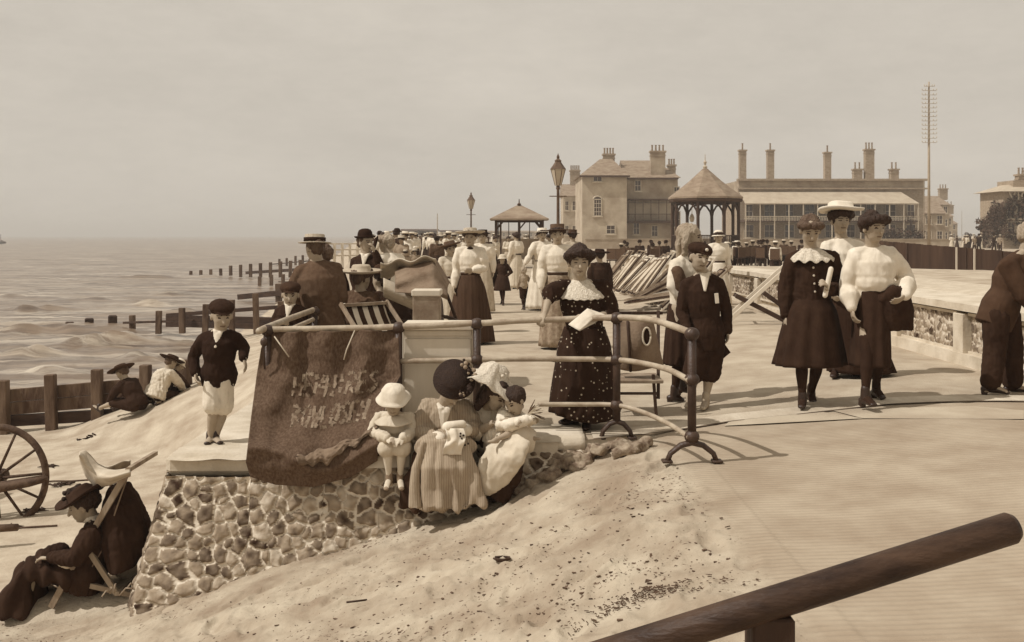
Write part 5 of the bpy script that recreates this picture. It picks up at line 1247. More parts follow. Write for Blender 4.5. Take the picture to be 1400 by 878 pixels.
def bcv(u, v):
    q = pw(v, [(0, 0), (1, 1)]); pts = [(176, 645), (160, 690), (140, 750), (112, 796), (80, 806), (48, 786)]; k = v*(len(pts)-1); i = min(int(k), len(pts)-2); f = k-i
    return P(lerp(pts[i][0], pts[i+1][0], f), lerp(pts[i][1], pts[i+1][1], f), Y+lerp(-.24, .28, u))
b = MB(); b.sheet(bcv, 8, 30, (.012, 0, 0)); b.build('canvas', M_canvas, bd, True)
b = MB(); b.tube([P(163, 662, Y), P(166, 690, Y), P(172, 730, Y), (P(178, 768, Y))], [(.08, .10), (.13, .24), (.19, .30), (.12, .32)], 18, V((1,0,0)))
b.caps([P(182, 690, Y-.1), P(190, 735, Y-.12), P(196, 765, Y-.1)], [.05, .07, .03], 10)
o = fuse('draped_coat', b, .012, [C_DARK], None, V((0,0,0)), 2, Fold(.016, 10)); tag(o, 'dark coat hanging over the back of the beach deck chair', 'coat')
def flap(u, v):
    x = pw(u, [(0, 108), (.25, 118), (.5, 134), (.75, 155), (1, 178)]); yt = pw(u, [(0, 618), (.2, 622), (.45, 632), (.7, 636), (1, 644)]); yb = pw(u, [(0, 628), (.2, 650), (.45, 668), (.7, 664), (1, 652)])
    return P(x, lerp(yt, yb, v)-6*math.sin(u*7)*(1-v), Y-.1-.28*math.sin(PI*v)+.12*math.sin(u*6))
b = MB(); b.sheet(flap, 30, 16, (0, .015, 0)); b.sheet(lambda u, v: P(lerp(132, 178, u), lerp(634, 648, v)+4*math.sin(u*5), Y+.1+.12*v+.05*math.sin(u*9)), 16, 8, (0, .012, .004))
tag(b.build('windblown_cloth', M_canvasl, None, True), 'pale cloth blown up over the head of the beach deck chair', 'cloth')
b = MB(); b.caps([P(150, 766, Y+.25), P(172, 774, Y+.25), P(188, 788, Y+.22)], [(.08, .05), (.12, .09), (.06, .05)], 14); b.caps([P(92, 772, Y-.30), P(84, 766, Y-.30)], [.03, .04], 10)
o = fuse('bundle', b, .012, [M_canvasl], None, V((0,0,0)), 2, Fold(.02, 12)); tag(o, 'pale cloth bundle lying under the beach deck chair', 'bundle')
tk = thing('driftwood', 'tangle of sticks and cord on the sand by the foot of the flint wall', 'driftwood')
for i in range(5):
    b = MB(); a = P(random.uniform(150, 180), random.uniform(805, 815), 7.75); d = V((random.uniform(-.25, .25), random.uniform(-.1, .1), random.uniform(-.02, .08))); b.tube([a, a+d*.5+V((0,0,.03)), a+d], .006, 6); b.build('stick', M_woodm, tk, True)

# ---------- stack of folded deck chairs against the parapet
def folded(loc, rz, lean, first=None):
    t = thing('folded_deck_chair', 'folded wooden deck chair in the slanting stack against the parapet', 'deck chair', loc, rz, 'folded deck chairs stacked by the parapet')
    R = Matrix.Rotation(-lean, 3, 'Y')
    for k, (dx, Ln, m) in enumerate(((0, 1.32, M_woodp if random.random() < .5 else M_woodm), (.05, 1.15, M_woodd), (.10, 1.0, M_woodm))):
        b = MB(); hw = .27-.03*k
        for q in (-1, 1): b.beam(V((0, q*hw, dx)), R@V((Ln, q*hw, 0))+V((0,0,dx)), .024, .032)
        b.beam(V((0, -hw, dx)), V((0, hw, dx)), .03, .03); e = R@V((Ln, 0, 0)); b.beam(e+V((0, -hw, dx)), e+V((0, hw, dx)), .03, .03)
        b.build('frame', m, t)
    b = MB(); b.sheet(lambda u, v: R@V((lerp(.1, 1.2, u), lerp(-.22, .22, v), .03+.03*math.sin(PI*u))), 6, 4, (0, 0, .012)); b.build('folded_canvas', M_canvasl if random.random() < .6 else M_canvas, t)
    return t
for i in range(16):
    Y = 18.6+i*.8; x = 3.0+random.uniform(-.06, .06)-.02*i
    folded((x, Y, promZ(3, Y)+random.uniform(0, .05)), random.uniform(-.12, .12), random.uniform(.72, .98))
for i in range(4):
    Y = 19.6+i*.8; folded((2.2+i*.2, Y, promZ(3, Y)+.05+random.uniform(0, .2)), random.uniform(-.3, .3), random.uniform(.05, .5))

# ---------- parapet wall with flint panels, broad pale coping
M_panel = M_flint
pp = thing('parapet', 'long low parapet with broad pale coping and flint panels along the promenade', 'parapet')
XF = 4.95; HP = .62
def prun(Y0, Y1, step):
    z = lambda Y: promZ(XF, Y)
    b = MB(); b.box((XF+.24, (Y0+Y1)/2, z((Y0+Y1)/2)+HP*.5-.15), (.40, Y1-Y0, HP+.16)); b.build('wall_body', M_coping, pp)
    b = MB(); b.grid(lambda u, v: V((XF-.07+.8*0+u*.85, lerp(Y0-.1, Y1, v), z(lerp(Y0, Y1, v))+HP+.05+.01*nz(u*4, v*30))), 6, 60); 
    n = 60
    b.grid(lambda u, v: V((XF-.07, lerp(Y0-.1, Y1, v), z(lerp(Y0, Y1, v))+HP-.03+.08*u)), 1, n); b.grid(lambda u, v: V((XF-.07+u*.09, lerp(Y0-.1, Y1, v), z(lerp(Y0, Y1, v))+HP-.03)), 1, n)
    b.grid(lambda u, v: V((XF-.07+u*.85, Y0-.1, z(Y0)+HP-.03+.08*v)), 1, 1)
    b.build('coping', M_coping, pp)
    Y = Y0
    while Y < Y1-.2:
        e = min(Y+step, Y1)
        b = MB(); b.box((XF, Y+.12, z(Y)+HP*.45-.1), (.14, .24, HP*.9+.2), None, 0, .008); b.build('pier', M_coping, pp)
        if Y < 30:
            w0, w1 = Y+.32, e-.06
            stone_wall_mesh('flint_panel', [(XF+.018, w1), (XF+.018, w0)], [(XF+.018, w1), (XF+.018, w0)], lambda x: z(Y)+HP-.08, lambda x: z(Y)+HP-.46, int(60*step), 22, .085, .022, M_flint, int(Y*7), pp)
            b = MB()
            for zz in (HP-.065, HP-.475): b.box((XF+.012, (w0+w1)/2, z(Y)+zz), (.05, w1-w0+.1, .03))
            b.build('panel_frame', M_coping, pp)
        Y = e
    b = MB(); b.box((XF-.03, (Y0+Y1)/2, z((Y0+Y1)/2)+.02), (.10, Y1-Y0, .22), None); b.build('plinth', M_coping, pp)
prun(5.4, 14.3, 1.9); prun(15.2, 46, 2.6)
# raised sandy terrace behind the parapet
def terr(u, v):
    Y = 4.5+(v**1.3)*32; X = lerp(XF+.45, 30, u**1.5)
    z = pw(Y, [(4, .78), (14, .77), (24, .74), (30, .64), (34.5, .50)])-.10*sstep(6, 14, X)*sstep(14, 30, Y)+.05*nz(X, Y, 0, .35)+.02*nz(X, Y, 0, 1.5)
    return V((X, Y, z-(.9 if u > .999 else 0)))
flat_grid_obj('raised_terrace', terr, 60, 90, M_beach)
# a long ridge of pale canvas cover on the terrace edge
b = MB(); b.sheet(lambda u, v: V((lerp(5.7, 7.8, u)+.1*nz(v*5, u, 0), lerp(11, 24, v), terr(.2, (v*13+6)/32*.8).z*0+.74+.10*math.sin(PI*u)+.04*nz(u*3, v*9, 0, 1.3)-.004*v*13)), 14, 60, (0, 0, -.02))
o = b.build('dust_sheet', M_canvasl, None, True); tag(o, 'long pale canvas cover stretched on the terrace behind the parapet coping', 'canvas')

# ---------- dark board fence
fc = thing('board_fence', 'dark close-boarded fence across the back of the terrace, two pale posts in it', 'fence')
A = V((P(1196, 0, 35).x, 35.0, 0)); B_ = V((P(1470, 0, 27).x, 27.0, 0)); n = 66
M_fence = mat('tarred_fence_boards', .10, .22, .85, 3, .4, 20, stretch=(1, 1, .1))
bb = MB()
for i in range(n):
    t = (i+.5)/n; a = A.lerp(B_, t); zt = lerp(1.38, .98, t)+random.uniform(-.012, .012); zb = lerp(.45, .2, t)
    d = (B_-A).normalized(); bb.beam(a-d*.098+V((0, random.uniform(-.01, .01), (zt+zb)/2)), a+d*.098+V((0, random.uniform(-.01, .01), (zt+zb)/2)), .022, zt-zb)
bb.build('boards', M_fence, fc)
for t in (.20, .47, .52, .56, .69):
    a = A.lerp(B_, t)+V((0, -.05, 0)); b = MB(); zt = lerp(1.38, .98, t); b.box(a+V((0, 0, (zt+.3)/2)), (.06, .05, zt-.3)); b.build('post', M_woodp if t in (.47, .56) else M_woodd, fc)

# ---------- foreground handrail
hr = thing('handrail', 'thick dark round handrail crossing the bottom right corner on a square post', 'handrail')
b = MB(); a = P(1388, 720, 1.86); c = P(760, 918, 1.76); b.tube([a, a+(c-a).normalized()*.01, a.lerp(c, .5), c], [.022, .0285, .0285, .0285], 32)
b.build('rail', mat('varnished_dark_rail', .04, .24, .55, 9, .25, 60, stretch=(.6, 2, 2), spec=.25, detail=9), hr, True)
b = MB(); t = P(1052, 838, 1.82); b.box((t.x, t.y, (t.z-.9)/2), (.074, .07, t.z+.9), None, 0, .004); b.build('post', M_woodd, hr)

# ---------- cart wheel and shaft at left
cw = thing('cart', 'wooden cart wheel with spokes and a rough shaft at the left edge of the beach', 'cart')
Yc = 10.9; c = P(-6, 654, Yc); R_ = .535
M_cart = mat('old_cart_wood', .16, .32, .8, 10, .4, 40)
b = MB(); b.tube([c+V((R_*math.cos(t), .05*math.sin(t), R_*math.sin(t))) for t in [2*PI*i/56 for i in range(57)]], (.038), 8); wl = b.build('wheel', M_cart, cw, True)
b = MB(); b.caps([c+V((0, -.12, 0)), c+V((0, .14, 0))], [.075, .075], 14); b.build('hub', M_cart, wl, True)
for i in range(12):
    a = 2*PI*i/12+.1; b = MB(); b.tube([c+V((.06*math.cos(a), 0, .06*math.sin(a))), c+V(((R_-.02)*math.cos(a), 0, (R_-.02)*math.sin(a)))], [.018, .014], 8); b.build('spoke', M_cart, wl, True)
b = MB(); b.tube([P(-60, 676, Yc-.15), P(0, 667, Yc-.15), P(40, 660, Yc-.15), P(64, 655, Yc-.15)], [.05, .052, .045, .03], 10); b.tube([P(-40, 668, Yc-.1), P(62, 652, Yc-.1)], .025, 8); b.build('shaft', M_cart, cw, True)
b = MB(); b.box(P(-110, 650, Yc+.6), (.9, 1.1, .12), None, 0, .01); b.build('bed', M_cart, cw)
b = MB(); b.tube([P(-30, 724, Yc-1.2), P(24, 721, Yc-1.2)], [.04, .035], 8); tag(b.build('log', M_cart, None, True), 'short log lying on the sand at the left edge below the cart shaft', 'log')
# ropes and clumps of weed on the sand
def ground_rope(pts, r, label):
    w_ = []
    for x, y in pts:
        Y = 3.0
        while Y < 60:
            q = P(x, y, Y)
            if q.z <= beachZ(q.x, Y): break
            Y += .02
        w_.append(V((q.x, Y, beachZ(q.x, Y)+r)))
    b = MB(); b.tube(smooth_path(w_, 4), r, 6); tag(b.build('rope', M_cart, None, True), label, 'rope')
ground_rope([(-20, 672), (60, 660), (100, 659), (150, 655)], .010, 'thin rope running from the cart shaft across the sand')
ground_rope([(-20, 729), (30, 723), (78, 720)], .010, 'lower thin rope on the sand at the left edge under the log')
wd = MB(); rr = random.Random(5)
for cx, cy, n_, sp in ((48, 700, 18, 10), (85, 664, 16, 12), (10, 722, 10, 10), (120, 600, 8, 14), (60, 640, 5, 20)):
    for i in range(n_):
        Y = hit(cx, cy).y; q = P(cx+rr.uniform(-sp, sp), cy+rr.uniform(-2, 2), Y); z = beachZ(q.x, Y)
        wd.tube([V((q.x, Y, z+.01)), V((q.x+rr.uniform(-.06, .06), Y+rr.uniform(-.05, .05), z+.025)), V((q.x+rr.uniform(-.12, .12), Y+rr.uniform(-.1, .1), z+.008))], [.010, .014, .005], 5)
tag(wd.build('beach_weed', M_woodd, None, True), kind='stuff')
# stranded bits on the slipway
M_timdry = mat('dry_weed', .16, .34, .9, 9)
st = MB(); CL = [(-.35, 5.6, .5, .35), (.35, 4.9, .45, .3), (.55, 5.1, .3, .12), (-1.2, 6.2, .5, .4), (.2, 6.3, .5, .5), (-.9, 4.9, .6, .4), (.9, 5.9, .25, .6), (0, 5.4, 1.3, 1.1)]
for i in range(900):
    cx, cy, sx, sy = rr.choice(CL); X = rr.gauss(cx, sx); Yy = rr.gauss(cy, sy)
    if X > 1.15 or X < -2.6 or Yy > 7.35 or Yy < 3.2: continue
    z = rampZ(X, Yy)+sand_relief(X, Yy); s_ = rr.choice((.0015, .002, .002, .003, .005))*rr.uniform(.7, 1.2); R = Matrix.Rotation(rr.uniform(-1, 1), 3, 'Z')@Matrix.Rotation(rr.uniform(-.5, .5), 3, 'X')
    st.box((X, Yy, z), (s_*rr.uniform(2, 5), s_*rr.uniform(1, 2.5), s_), R)
for i in range(300):   # the dark trampled patch of weed
    X = rr.gauss(.60, .16); Yy = rr.gauss(4.75, .06); z = rampZ(X, Yy)+sand_relief(X, Yy)+.006
    st.box((X, Yy, z), (rr.uniform(.006, .022), .004, .003), Matrix.Rotation(rr.uniform(-1.5, 1.5), 3, 'Z'))
tag(st.build('shingle', M_timdry, None, False), kind='stuff')
g = hit(686, 768); b = MB()
for k in range(5): b.tube([g+V((.03*math.cos(t)*(1+.2*k), .03*math.sin(t), .008+.003*k)) for t in [PI*.3*i+k for i in range(6)]], [.006]*6, 6)
tag(b.build('weed_tuft', M_woodd, None, True), 'small dark curl of seaweed alone in the middle of the slipway', 'seaweed')
g = hit(468, 748); b = MB(); b.tube([g+V((.030*math.cos(t), 0, .03+.030*math.sin(t))) for t in [2*PI*i/14 for i in range(15)]], .009, 8); tag(b.build('mooring_ring', M_iron, None, True), 'small iron ring set in the sand at the foot of the flint wall', 'ring')
g = hit(485, 826); b = MB(); b.tube([g+V((-.05, 0, .01)), g+V((.07, .03, .014))], .006, 6); tag(b.build('twig', M_woodd, None, True), 'short dark twig on the lower slipway', 'twig')

# ---------- prams / mail cart behind the canvas
pr = thing('pram', 'hooded canvas pram piled with wraps between the bowler-hatted man and the striped-skirt woman', 'pram')
Y = 10.6
b = MB()   # hood: ridge cloth over hoops
def hood(u, v):
    x = pw(u, [(0, 540), (.35, 566), (.62, 592), (1, 612)]); top = pw(u, [(0, 372), (.35, 362), (.62, 358), (1, 392)]); bot = pw(u, [(0, 400), (.35, 402), (.62, 402), (1, 410)])
    return P(x, lerp(top, bot, v), Y-.25-.30*math.sin(PI*.5*v)+.03*math.sin(v*9+u*5))
b.sheet(hood, 18, 14, (0, .012, 0)); b.sheet(lambda u, v: hood(u, 0)+V((0, lerp(0, .6, v), -.02*math.sin(PI*v)+.05*math.sin(PI*v))), 18, 8, (0, 0, -.012)); b.build('hood', M_canvas, pr, True)
b = MB(); b.sheet(lambda u, v: P(lerp(520, 596, u), lerp(352, 372, v)+lerp(8, 0, u)+3*math.sin(u*14), Y-.28+.4*v+.05*math.sin(u*7)), 26, 8, (0, .012, .01)); b.build('fringe', M_canvasl, pr, True)
b = MB(); b.sheet(lambda u, v: P(lerp(524, 566, u), lerp(380, 398, u)+lerp(0, 26, v), Y-.3-.15*math.sin(PI*v)), 16, 8, (0, .02, 0)); b.build('side_cloth', M_canvasl, pr, True)
b = MB(); b.tube([P(540, 412, Y), P(570, 430, Y), P(605, 428, Y)], [(.18, .14), (.24, .2), (.2, .16)], 16, V((0,1,0))); fuse('body', b, .014, [M_woodd], pr, V((0,0,0)), 1)
for dy in (-.28, .28):
    for x, rr_ in ((548, .24), (604, .28)):
        c = P(x, 470, Y+dy); w_ = MB(); w_.tube([c+V((rr_*math.cos(t), 0, rr_*math.sin(t))) for t in [2*PI*i/32 for i in range(33)]], .012, 6)
        for k in range(10): a = 2*PI*k/10; w_.tube([c, c+V((rr_*math.cos(a), 0, rr_*math.sin(a)))], .005, 5)
        w_.build('wheel', M_iron, pr, True)
for dy in (-.24, .24):
    b = MB(); b.tube([P(592, 360, Y+dy), P(612, 405, Y+dy), P(625, 440, Y+dy)], .016, 8); b.tube([P(560, 400, Y+dy), P(590, 440, Y+dy)], .014, 8); b.build('handle', M_woodd, pr, True)
bx = thing('hamper', 'tall square box with a pale lid standing in front of the hooded pram', 'box')
a = P(584, 424, 9.6); b = MB(); b.box((a.x, a.y, (a.z+.14)/2), (.25, .25, a.z+.14), None, 0, .008); b.build('box_body', M_leather, bx); b = MB(); b.box(a+V((0, 0, .165)), (.27, .27, .06), None, 0, .008); b.build('lid', M_woodp, bx)
# striped chairs and wraps seen over the tarpaulin
b = deck_chair('deck chair with bold striped canvas beside the pram', (P(540, 0, 9.2).x, 9.2, 0), .8, True, M_strc, M_woodm, scale=.95)
b = deck_chair('second deck chair folded low behind the tarpaulin edge, striped cloth showing', (P(528, 0, 8.6).x, 8.6, -.1), 2.4, True, M_strc, M_woodm, scale=.72)
# ================= middle distance figures =================
def fig(label, px, py, H, yaw, Y=None, top=None, skirt=None, hat=None, hair=HAIR_D, arms=('down', 'down'), kind='woman', hatm=None, stride=.1, lean=0, vox=.014, group=None, hem=.04, hr=.30, trous=None, hatk=None, coat=False, sit=False, swing=1, root=None, stock=STOCK, belt=None, roll=0.0):
    if root is not None: g = V(root); Y = g.y
    elif Y is None: g = hit(px, py); Y = g.y
    else: g = P(px, py, Y); g.z = groundZ(g.x, Y)
    J, f = joints(H, g, yaw, stride, arms, lean, sit=sit, swing=swing); S = H/1.65
    HS = S if H > 1.45 else lerp(S, 1.0, .45)
    p = Person(label, J, g, f, S=S, HS=HS, vox=vox, stock=stock if kind != 'man' else None, group=group, hands=vox < .02, roll=roll)
    if kind == 'woman':
        p.top(top or C_WHITE, 'blouse', 1.15, 1.12, -.05, (.14, .12), (.085, .08, .045), puff=.07, vox=vox, blouson=(.55, .16, .14, .1))
        c = J['pel']; hz = V((g.x, g.y, g.z+hem*S)) if not sit else None
        if sit:
            b = MB(); k = J['knl'].lerp(J['knr'], .5); a = J['anl'].lerp(J['anr'], .5)
            b.tube([c-f*.05, c.lerp(k, .5), k, k.lerp(a, .5), a], [(.19*S, .13*S), (.21*S, .12*S), (.22*S, .11*S), (.23*S, .12*S), (.26*S, .15*S)], 16, p.side)
            fuse('skirt', b, vox, [skirt or C_DARK], p.t, p.root, 2, Fold(.016, 10))
        else: p.skirt(skirt or C_DARK, c+V((0,0,.07*S)), hz, (.14*S, .125*S), (hr*S, hr*.85*S), 14, .06, seed=int(px or g.x*10), rings=14, nseg=60)
    elif kind == 'girl':
        p.top(top, 'frock_bodice', 1.15, 1.3, .0, (.17, .14), (.08, .07, .045), vox=vox)
        p.skirt(skirt or top, J['pel']+V((0,0,.10*S)), J['knl'].lerp(J['knr'], .5)+V((0,0,.0)), (.15*S, .13*S), (.30*S, .26*S), 10, .06, rings=10, nseg=50)
    elif kind == 'boy':
        p.top(top, 'jersey', 1.1, 1.15, .10, (.16, .125), (.068, .058, .046), vox=vox); p.legs(trous or C_DARK, .9, (.11, .1, .09), 'shorts', vox=vox)
    else:
        p.top(top, 'coat', 1.15, 1.15, .22 if coat else .12, (.185, .14), (.072, .06, .048), vox=vox); p.legs(trous or C_DARK, 1.9, (.105, .085, .075), vox=vox)
    if kind == 'woman' and not sit:
        c_ = J['pel']+V((0,0,.085*S)); b = MB(); b.lathe([(.130*S, -.018), (.146*S, -.018), (.146*S, .018), (.130*S, .018)], c_, None, 24, sy=.88); b.build('belt', C_DARK2, p.t, True, p.root)
    p.hair('pomp' if kind == 'woman' else ('long' if kind == 'girl' else 'short'), hair)
    if hat: p.hat(hat, hatm or C_STRAW, (.05, .03), (0, -.01, .075), band=hatk)
    p.shoes(); return p

C_STSK = stripe_mat('striped_skirt_cloth', .10, .30, 16)
p = fig('woman in a wide pale straw hat, white blouse and pleated dark skirt', 643, 470, 1.62, PI-.1, None, C_WHITE, C_STSK, WIDE, hatm=C_STRAW, arms=('down', 'fold'), vox=.011, hr=.36); b = MB(); b.ell(p.J['neck']+V((0, -.07, -.02)), (.045, .02, .025), None, 10, 7); b.build('bow_tie', C_BLACK, p.t, True, p.root)
fig('girl in a tilted brown brimmed hat and pale dress beside the pleated-skirt woman', 616, 455, 1.42, PI+.3, None, C_CREAM, C_CREAM, WIDE, hatm=C_MID, kind='woman', hr=.26, roll=.2)
fig('woman in a small black hat and full white dress walking behind the pleated-skirt woman', 660, 428, 1.62, PI-.2, None, C_WHITE, C_PALE, BOATER, hatm=C_BLACK, hr=.26)
fig('small girl in a dark coat and round cream hat holding hands on the promenade', 687, 417, 1.08, PI-.2, None, C_DARK, C_DARK, BONNET, hatm=C_CREAM, kind='girl', arms=('out', 'hip'), stride=.25)
fig('toddler boy in a striped jersey and dark shorts led by the hand', 716, 424, .86, .3, None, cloth('ringed_jersey', .48, .7, 60), None, None, hair=HAIR_L, kind='boy', arms=('down', 'out'), stride=.15)
fig('tall woman in a white hat and white dress leading the toddler by the hand', 741, 424, 1.66, PI+.2, None, C_WHITE, C_WHITE, BOATER, hatm=C_WHITE, arms=('out', 'down'), hr=.34, stride=.25)
fig('woman in a flat dark boater, white blouse and grey skirt behind the spotted-dress woman', 762, 477, 1.66, PI, None, C_WHITE, cloth('grey_striped_skirt', .45, .62, 20), BOATER, hatm=C_MID, hr=.26, arms=('down', 'down'), vox=.011)
fig('woman with a pale flat hat walking off behind the dark boater', 783, 415, 1.64, .3, None, C_PALE, C_PALE, BOATER, hatm=C_DARK2, hr=.28)
fig('woman in a white blouse and white skirt turned away near the small shelter', 706, 395, 1.62, .6, None, C_WHITE, C_CREAM, None, hr=.24, arms=('down', 'fold'))
fig('thin girl in a dark frock just past the two white-dressed walkers', 668, 416, 1.35, PI, None, C_DARK2, C_DARK, BOATER, hatm=C_DARK, kind='girl')
# bundled dark figure seated by the stacked chairs, woman beyond the parapet
fig('woman in black hat and dark cloak seated back-turned beside the stacked chairs', 820, 400, 1.62, .2, 20.5, C_DARK, C_DARK, WIDE, hatm=C_BLACK, sit=True)
fig('woman in a frilled white bonnet and white wrap beyond the parapet', 982, 0, 1.6, PI, 21.0, C_WHITE, C_WHITE, BONNET, hatm=C_WHITE, vox=.014, root=(P(982, 0, 21).x, 21.0, .02))
# people on chairs behind the tarpaulin
fig('woman in a pale wide hat seated facing away beside the pram, wrapped in a fur', 493, 0, 1.6, -.5, None, C_MID, C_DARK, WIDE, hatm=C_PALE, sit=True, root=(P(493, 0, 10.4).x, 10.4, 0), hair=HAIR_M)
fig('man in a soft cap and dark suit seated low behind the striped deck chair', 520, 0, 1.6, .9, None, C_DARK2, None, BOWLER, hatm=C_DARK2, kind='man', sit=True, root=(P(522, 0, 11.2).x, 11.2, -.05))
fig('young woman in a white dress bending over the hooded pram', 560, 0, 1.55, .9, None, C_WHITE, C_WHITE, None, lean=.35, hair=HAIR_L, root=(P(545, 0, 12.4).x, 12.4, 0), arms=('lap', 'lap'))

# ================= buildings =================
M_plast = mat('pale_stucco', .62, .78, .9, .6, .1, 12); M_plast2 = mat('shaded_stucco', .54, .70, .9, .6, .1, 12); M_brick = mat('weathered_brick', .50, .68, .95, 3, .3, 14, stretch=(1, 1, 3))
M_roof = mat('slate_roof', .44, .58, .8, 1.5, .3, 10, stretch=(1, 1, 3)); M_roofl = mat('pale_lead_roof', .66, .74, .7, 1.0, .2, 10); M_win = mat('window_glass', .10, .22, .15, 1, 0, spec=.6); M_frame = mat('window_frame_paint', .75, .82, .7)
M_trim = mat('dark_trim', .18, .26, .8); M_hedge = mat('foliage', .14, .30, .9, 3, .6, 12)
def chimney(loc, w_, d, h, pots, par, m=None, potr=.14, poth=.7):
    b = MB(); b.box(V(loc)+V((0, 0, h/2)), (w_, d, h)); b.box(V(loc)+V((0, 0, h)), (w_+.25, d+.25, .22)); b.box(V(loc)+V((0, 0, h-.5)), (w_+.12, d+.12, .12)); o = b.build('chimney', m or M_brick, par)
    for i in range(pots):
        q = MB(); x = (i-(pots-1)/2)*(w_/max(pots, 1)); q.lathe([(potr*1.1, 0), (potr*.85, .15), (potr*.75, poth), (potr, poth+.03), (potr, poth+.1), (0, poth+.1)], V(loc)+V((x, 0, h+.1)), None, 10); q.build('chimney_pot', M_roof, o)
    return o
def window(x, y, z, w_, h, par, arch=False, ax='x', panes=(2, 2), sh=0):
    """sash window: recessed glass, frame, bars and sill; faces -Y (ax x) or the given side (ax y: faces +X)"""
    b = MB(); R = None if ax == 'x' else Matrix.Rotation(PI/2, 3, 'Z'); R = R or Matrix.Identity(3); c = V((x, y, z))
    f = .11
    for dx, dz, sx, sz in ((-w_/2, 0, f, h+f), (w_/2, 0, f, h+f), (0, -h/2, w_, f), (0, h/2, w_, f)): b.box(c+R@V((dx, -.03, dz)), (sx, .12, sz), R)
    for i in range(1, panes[0]): b.box(c+R@V((-w_/2+w_*i/panes[0], -.02, 0)), (.05, .06, h), R)
    for i in range(1, panes[1]): b.box(c+R@V((0, -.02, -h/2+h*i/panes[1])), (w_, .065, .06), R)
    b.box(c+R@V((0, -.10, -h/2-.11)), (w_+.35, .28, .12), R)
    if arch:
        pts = [V((w_/2*1.15*math.cos(t), -.03, h/2+w_/2*.85*math.sin(t))) for t in [PI*i/10 for i in range(11)]]; b.tube([c+R@p for p in pts], .09, 6)
    o = b.build('window', M_frame, par)
    q = MB(); q.box(c+R@V((0, .01, 0)), (w_, .05, h), R)
    if arch: q.prism([c+R@V((w_/2*math.cos(t), -.012, h/2+w_/2*.7*math.sin(t))) for t in [PI*i/10 for i in range(11)]], R@V((0, .04, 0)))
    q.build('pane', M_win, o); return o
def wbox(par, x0, x1, y0, y1, z0, z1, m, name='wall'):
    b = MB(); b.box(((x0+x1)/2, (y0+y1)/2, (z0+z1)/2), (x1-x0, y1-y0, z1-z0)); return b.build(name, m, par)
def X_(px, Y): return (px-700)/1400*Y
def Z_(py, Y): return EYE-(py-322)/1400*Y
# --- three storey stucco house
h = thing('stucco_house', 'pale three-storey house with hipped roofs, arched stair window and dark side balcony', 'house')
Y = 130; x0, x1, x2 = X_(796, Y), X_(857, Y), X_(932, Y); ze = Z_(240, Y)
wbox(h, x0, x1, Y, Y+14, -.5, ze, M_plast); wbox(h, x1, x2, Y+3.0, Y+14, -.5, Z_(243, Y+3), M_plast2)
b = MB(); c = V(((x0+x1)/2+.6, Y+6, Z_(214, Y))); e = .35
vs_ = [(x0-e, Y-e, ze), (x1+e, Y-e, ze), (x1+e, Y+14, ze), (x0-e, Y+14, ze), (c.x-.8, Y+4.5, c.z), (c.x+.8, Y+4.5, c.z), (c.x+.8, Y+10, c.z), (c.x-.8, Y+10, c.z)]
b.add(vs_, [(0,1,5,4), (1,2,6,5), (2,3,7,6), (3,0,4,7), (4,5,6,7), (3,2,1,0)]); rf = b.build('roof', M_roof, h)
b = MB(); zz = Z_(243, Y+3); xr = x2+.35
b.add([(x1, Y+2.7, zz), (xr, Y+2.7, zz), (xr, Y+14, zz), (x1, Y+14, zz), (x1, Y+8, zz+2.6), (xr-2.6, Y+8, zz+2.6)], [(0,1,5,4), (1,2,5), (2,3,4,5), (3,0,4), (3,2,1,0)]); rf2 = b.build('roof', M_roof, h)
b = MB(); b.box(((x0+x1)/2, Y-.30, ze-.12), (x1-x0+.7, .5, .2)); b.box(((x1+x2)/2, Y+2.7, zz-.12), (x2-x1, .5, .2)); b.build('eaves', M_trim, h)
chimney((X_(833, Y)*1.04, Y+6, Z_(222, Y+6)-.6), 1.5, 1.0, 1.6, 4, rf); chimney((X_(899, Y+4), Y+4, Z_(243, Y)-1.0), 1.9, 1.0, 4.6, 4, rf2, M_plast2); chimney((X_(918, Y+8), Y+8, Z_(240, Y)-.4), 1.0, .9, 2.2, 3, rf2)
window(X_(817, Y), Y, Z_(245, Y), 1.1, .6, h, panes=(2, 1)); window(X_(817, Y), Y, Z_(284, Y), .95, 2.1, h, True, panes=(3, 4)); window(X_(835, Y), Y, Z_(314, Y), 1.1, 1.1, h, panes=(2, 2))
for px, py, w_, hh in ((872, 254, .8, 1.4), (870, 312, .8, 1.6), (895, 316, .8, 1.4), (925, 300, .9, 2.0), (925, 262, .7, 1.2)): window(X_(px, Y+3), Y+3, Z_(py, Y+3), w_, hh, h, panes=(2, 2))
b = MB(); b.box(((x1+x2)/2-.2, Y+2.1, Z_(304, Y+2)), (x2-x1-.5, 1.9, .22)); b.box(((x1+x2)/2-.2, Y+2.1, Z_(273, Y+2)), (x2-x1-1.3, 1.9, .16))
for i in range(7): b.box((x1+.2+i*(x2-x1-.9)/6, Y+1.25, (Z_(304, Y+2)+Z_(273, Y+2))/2), (.09, .09, Z_(273, Y+2)-Z_(304, Y+2)))
b.box(((x1+x2)/2-.2, Y+1.25, Z_(293, Y+2)), (x2-x1-.5, .07, .08)); bl = b.build('balcony', M_trim, h)
b = MB()
for i in range(40): b.box((x1+.2+i*(x2-x1-.9)/39, Y+1.25, (Z_(304, Y+2)+Z_(293, Y+2))/2), (.04, .04, Z_(293, Y+2)-Z_(304, Y+2)))
b.build('balustrade', M_trim, bl)
b = MB(); b.box(((x1+x2)/2-.1, Y+2.85, (Z_(300, Y)+Z_(278, Y))/2), (x2-x1-1.4, .1, Z_(278, Y)-Z_(302, Y))); b.build('balcony_glazing', M_roofl, bl)
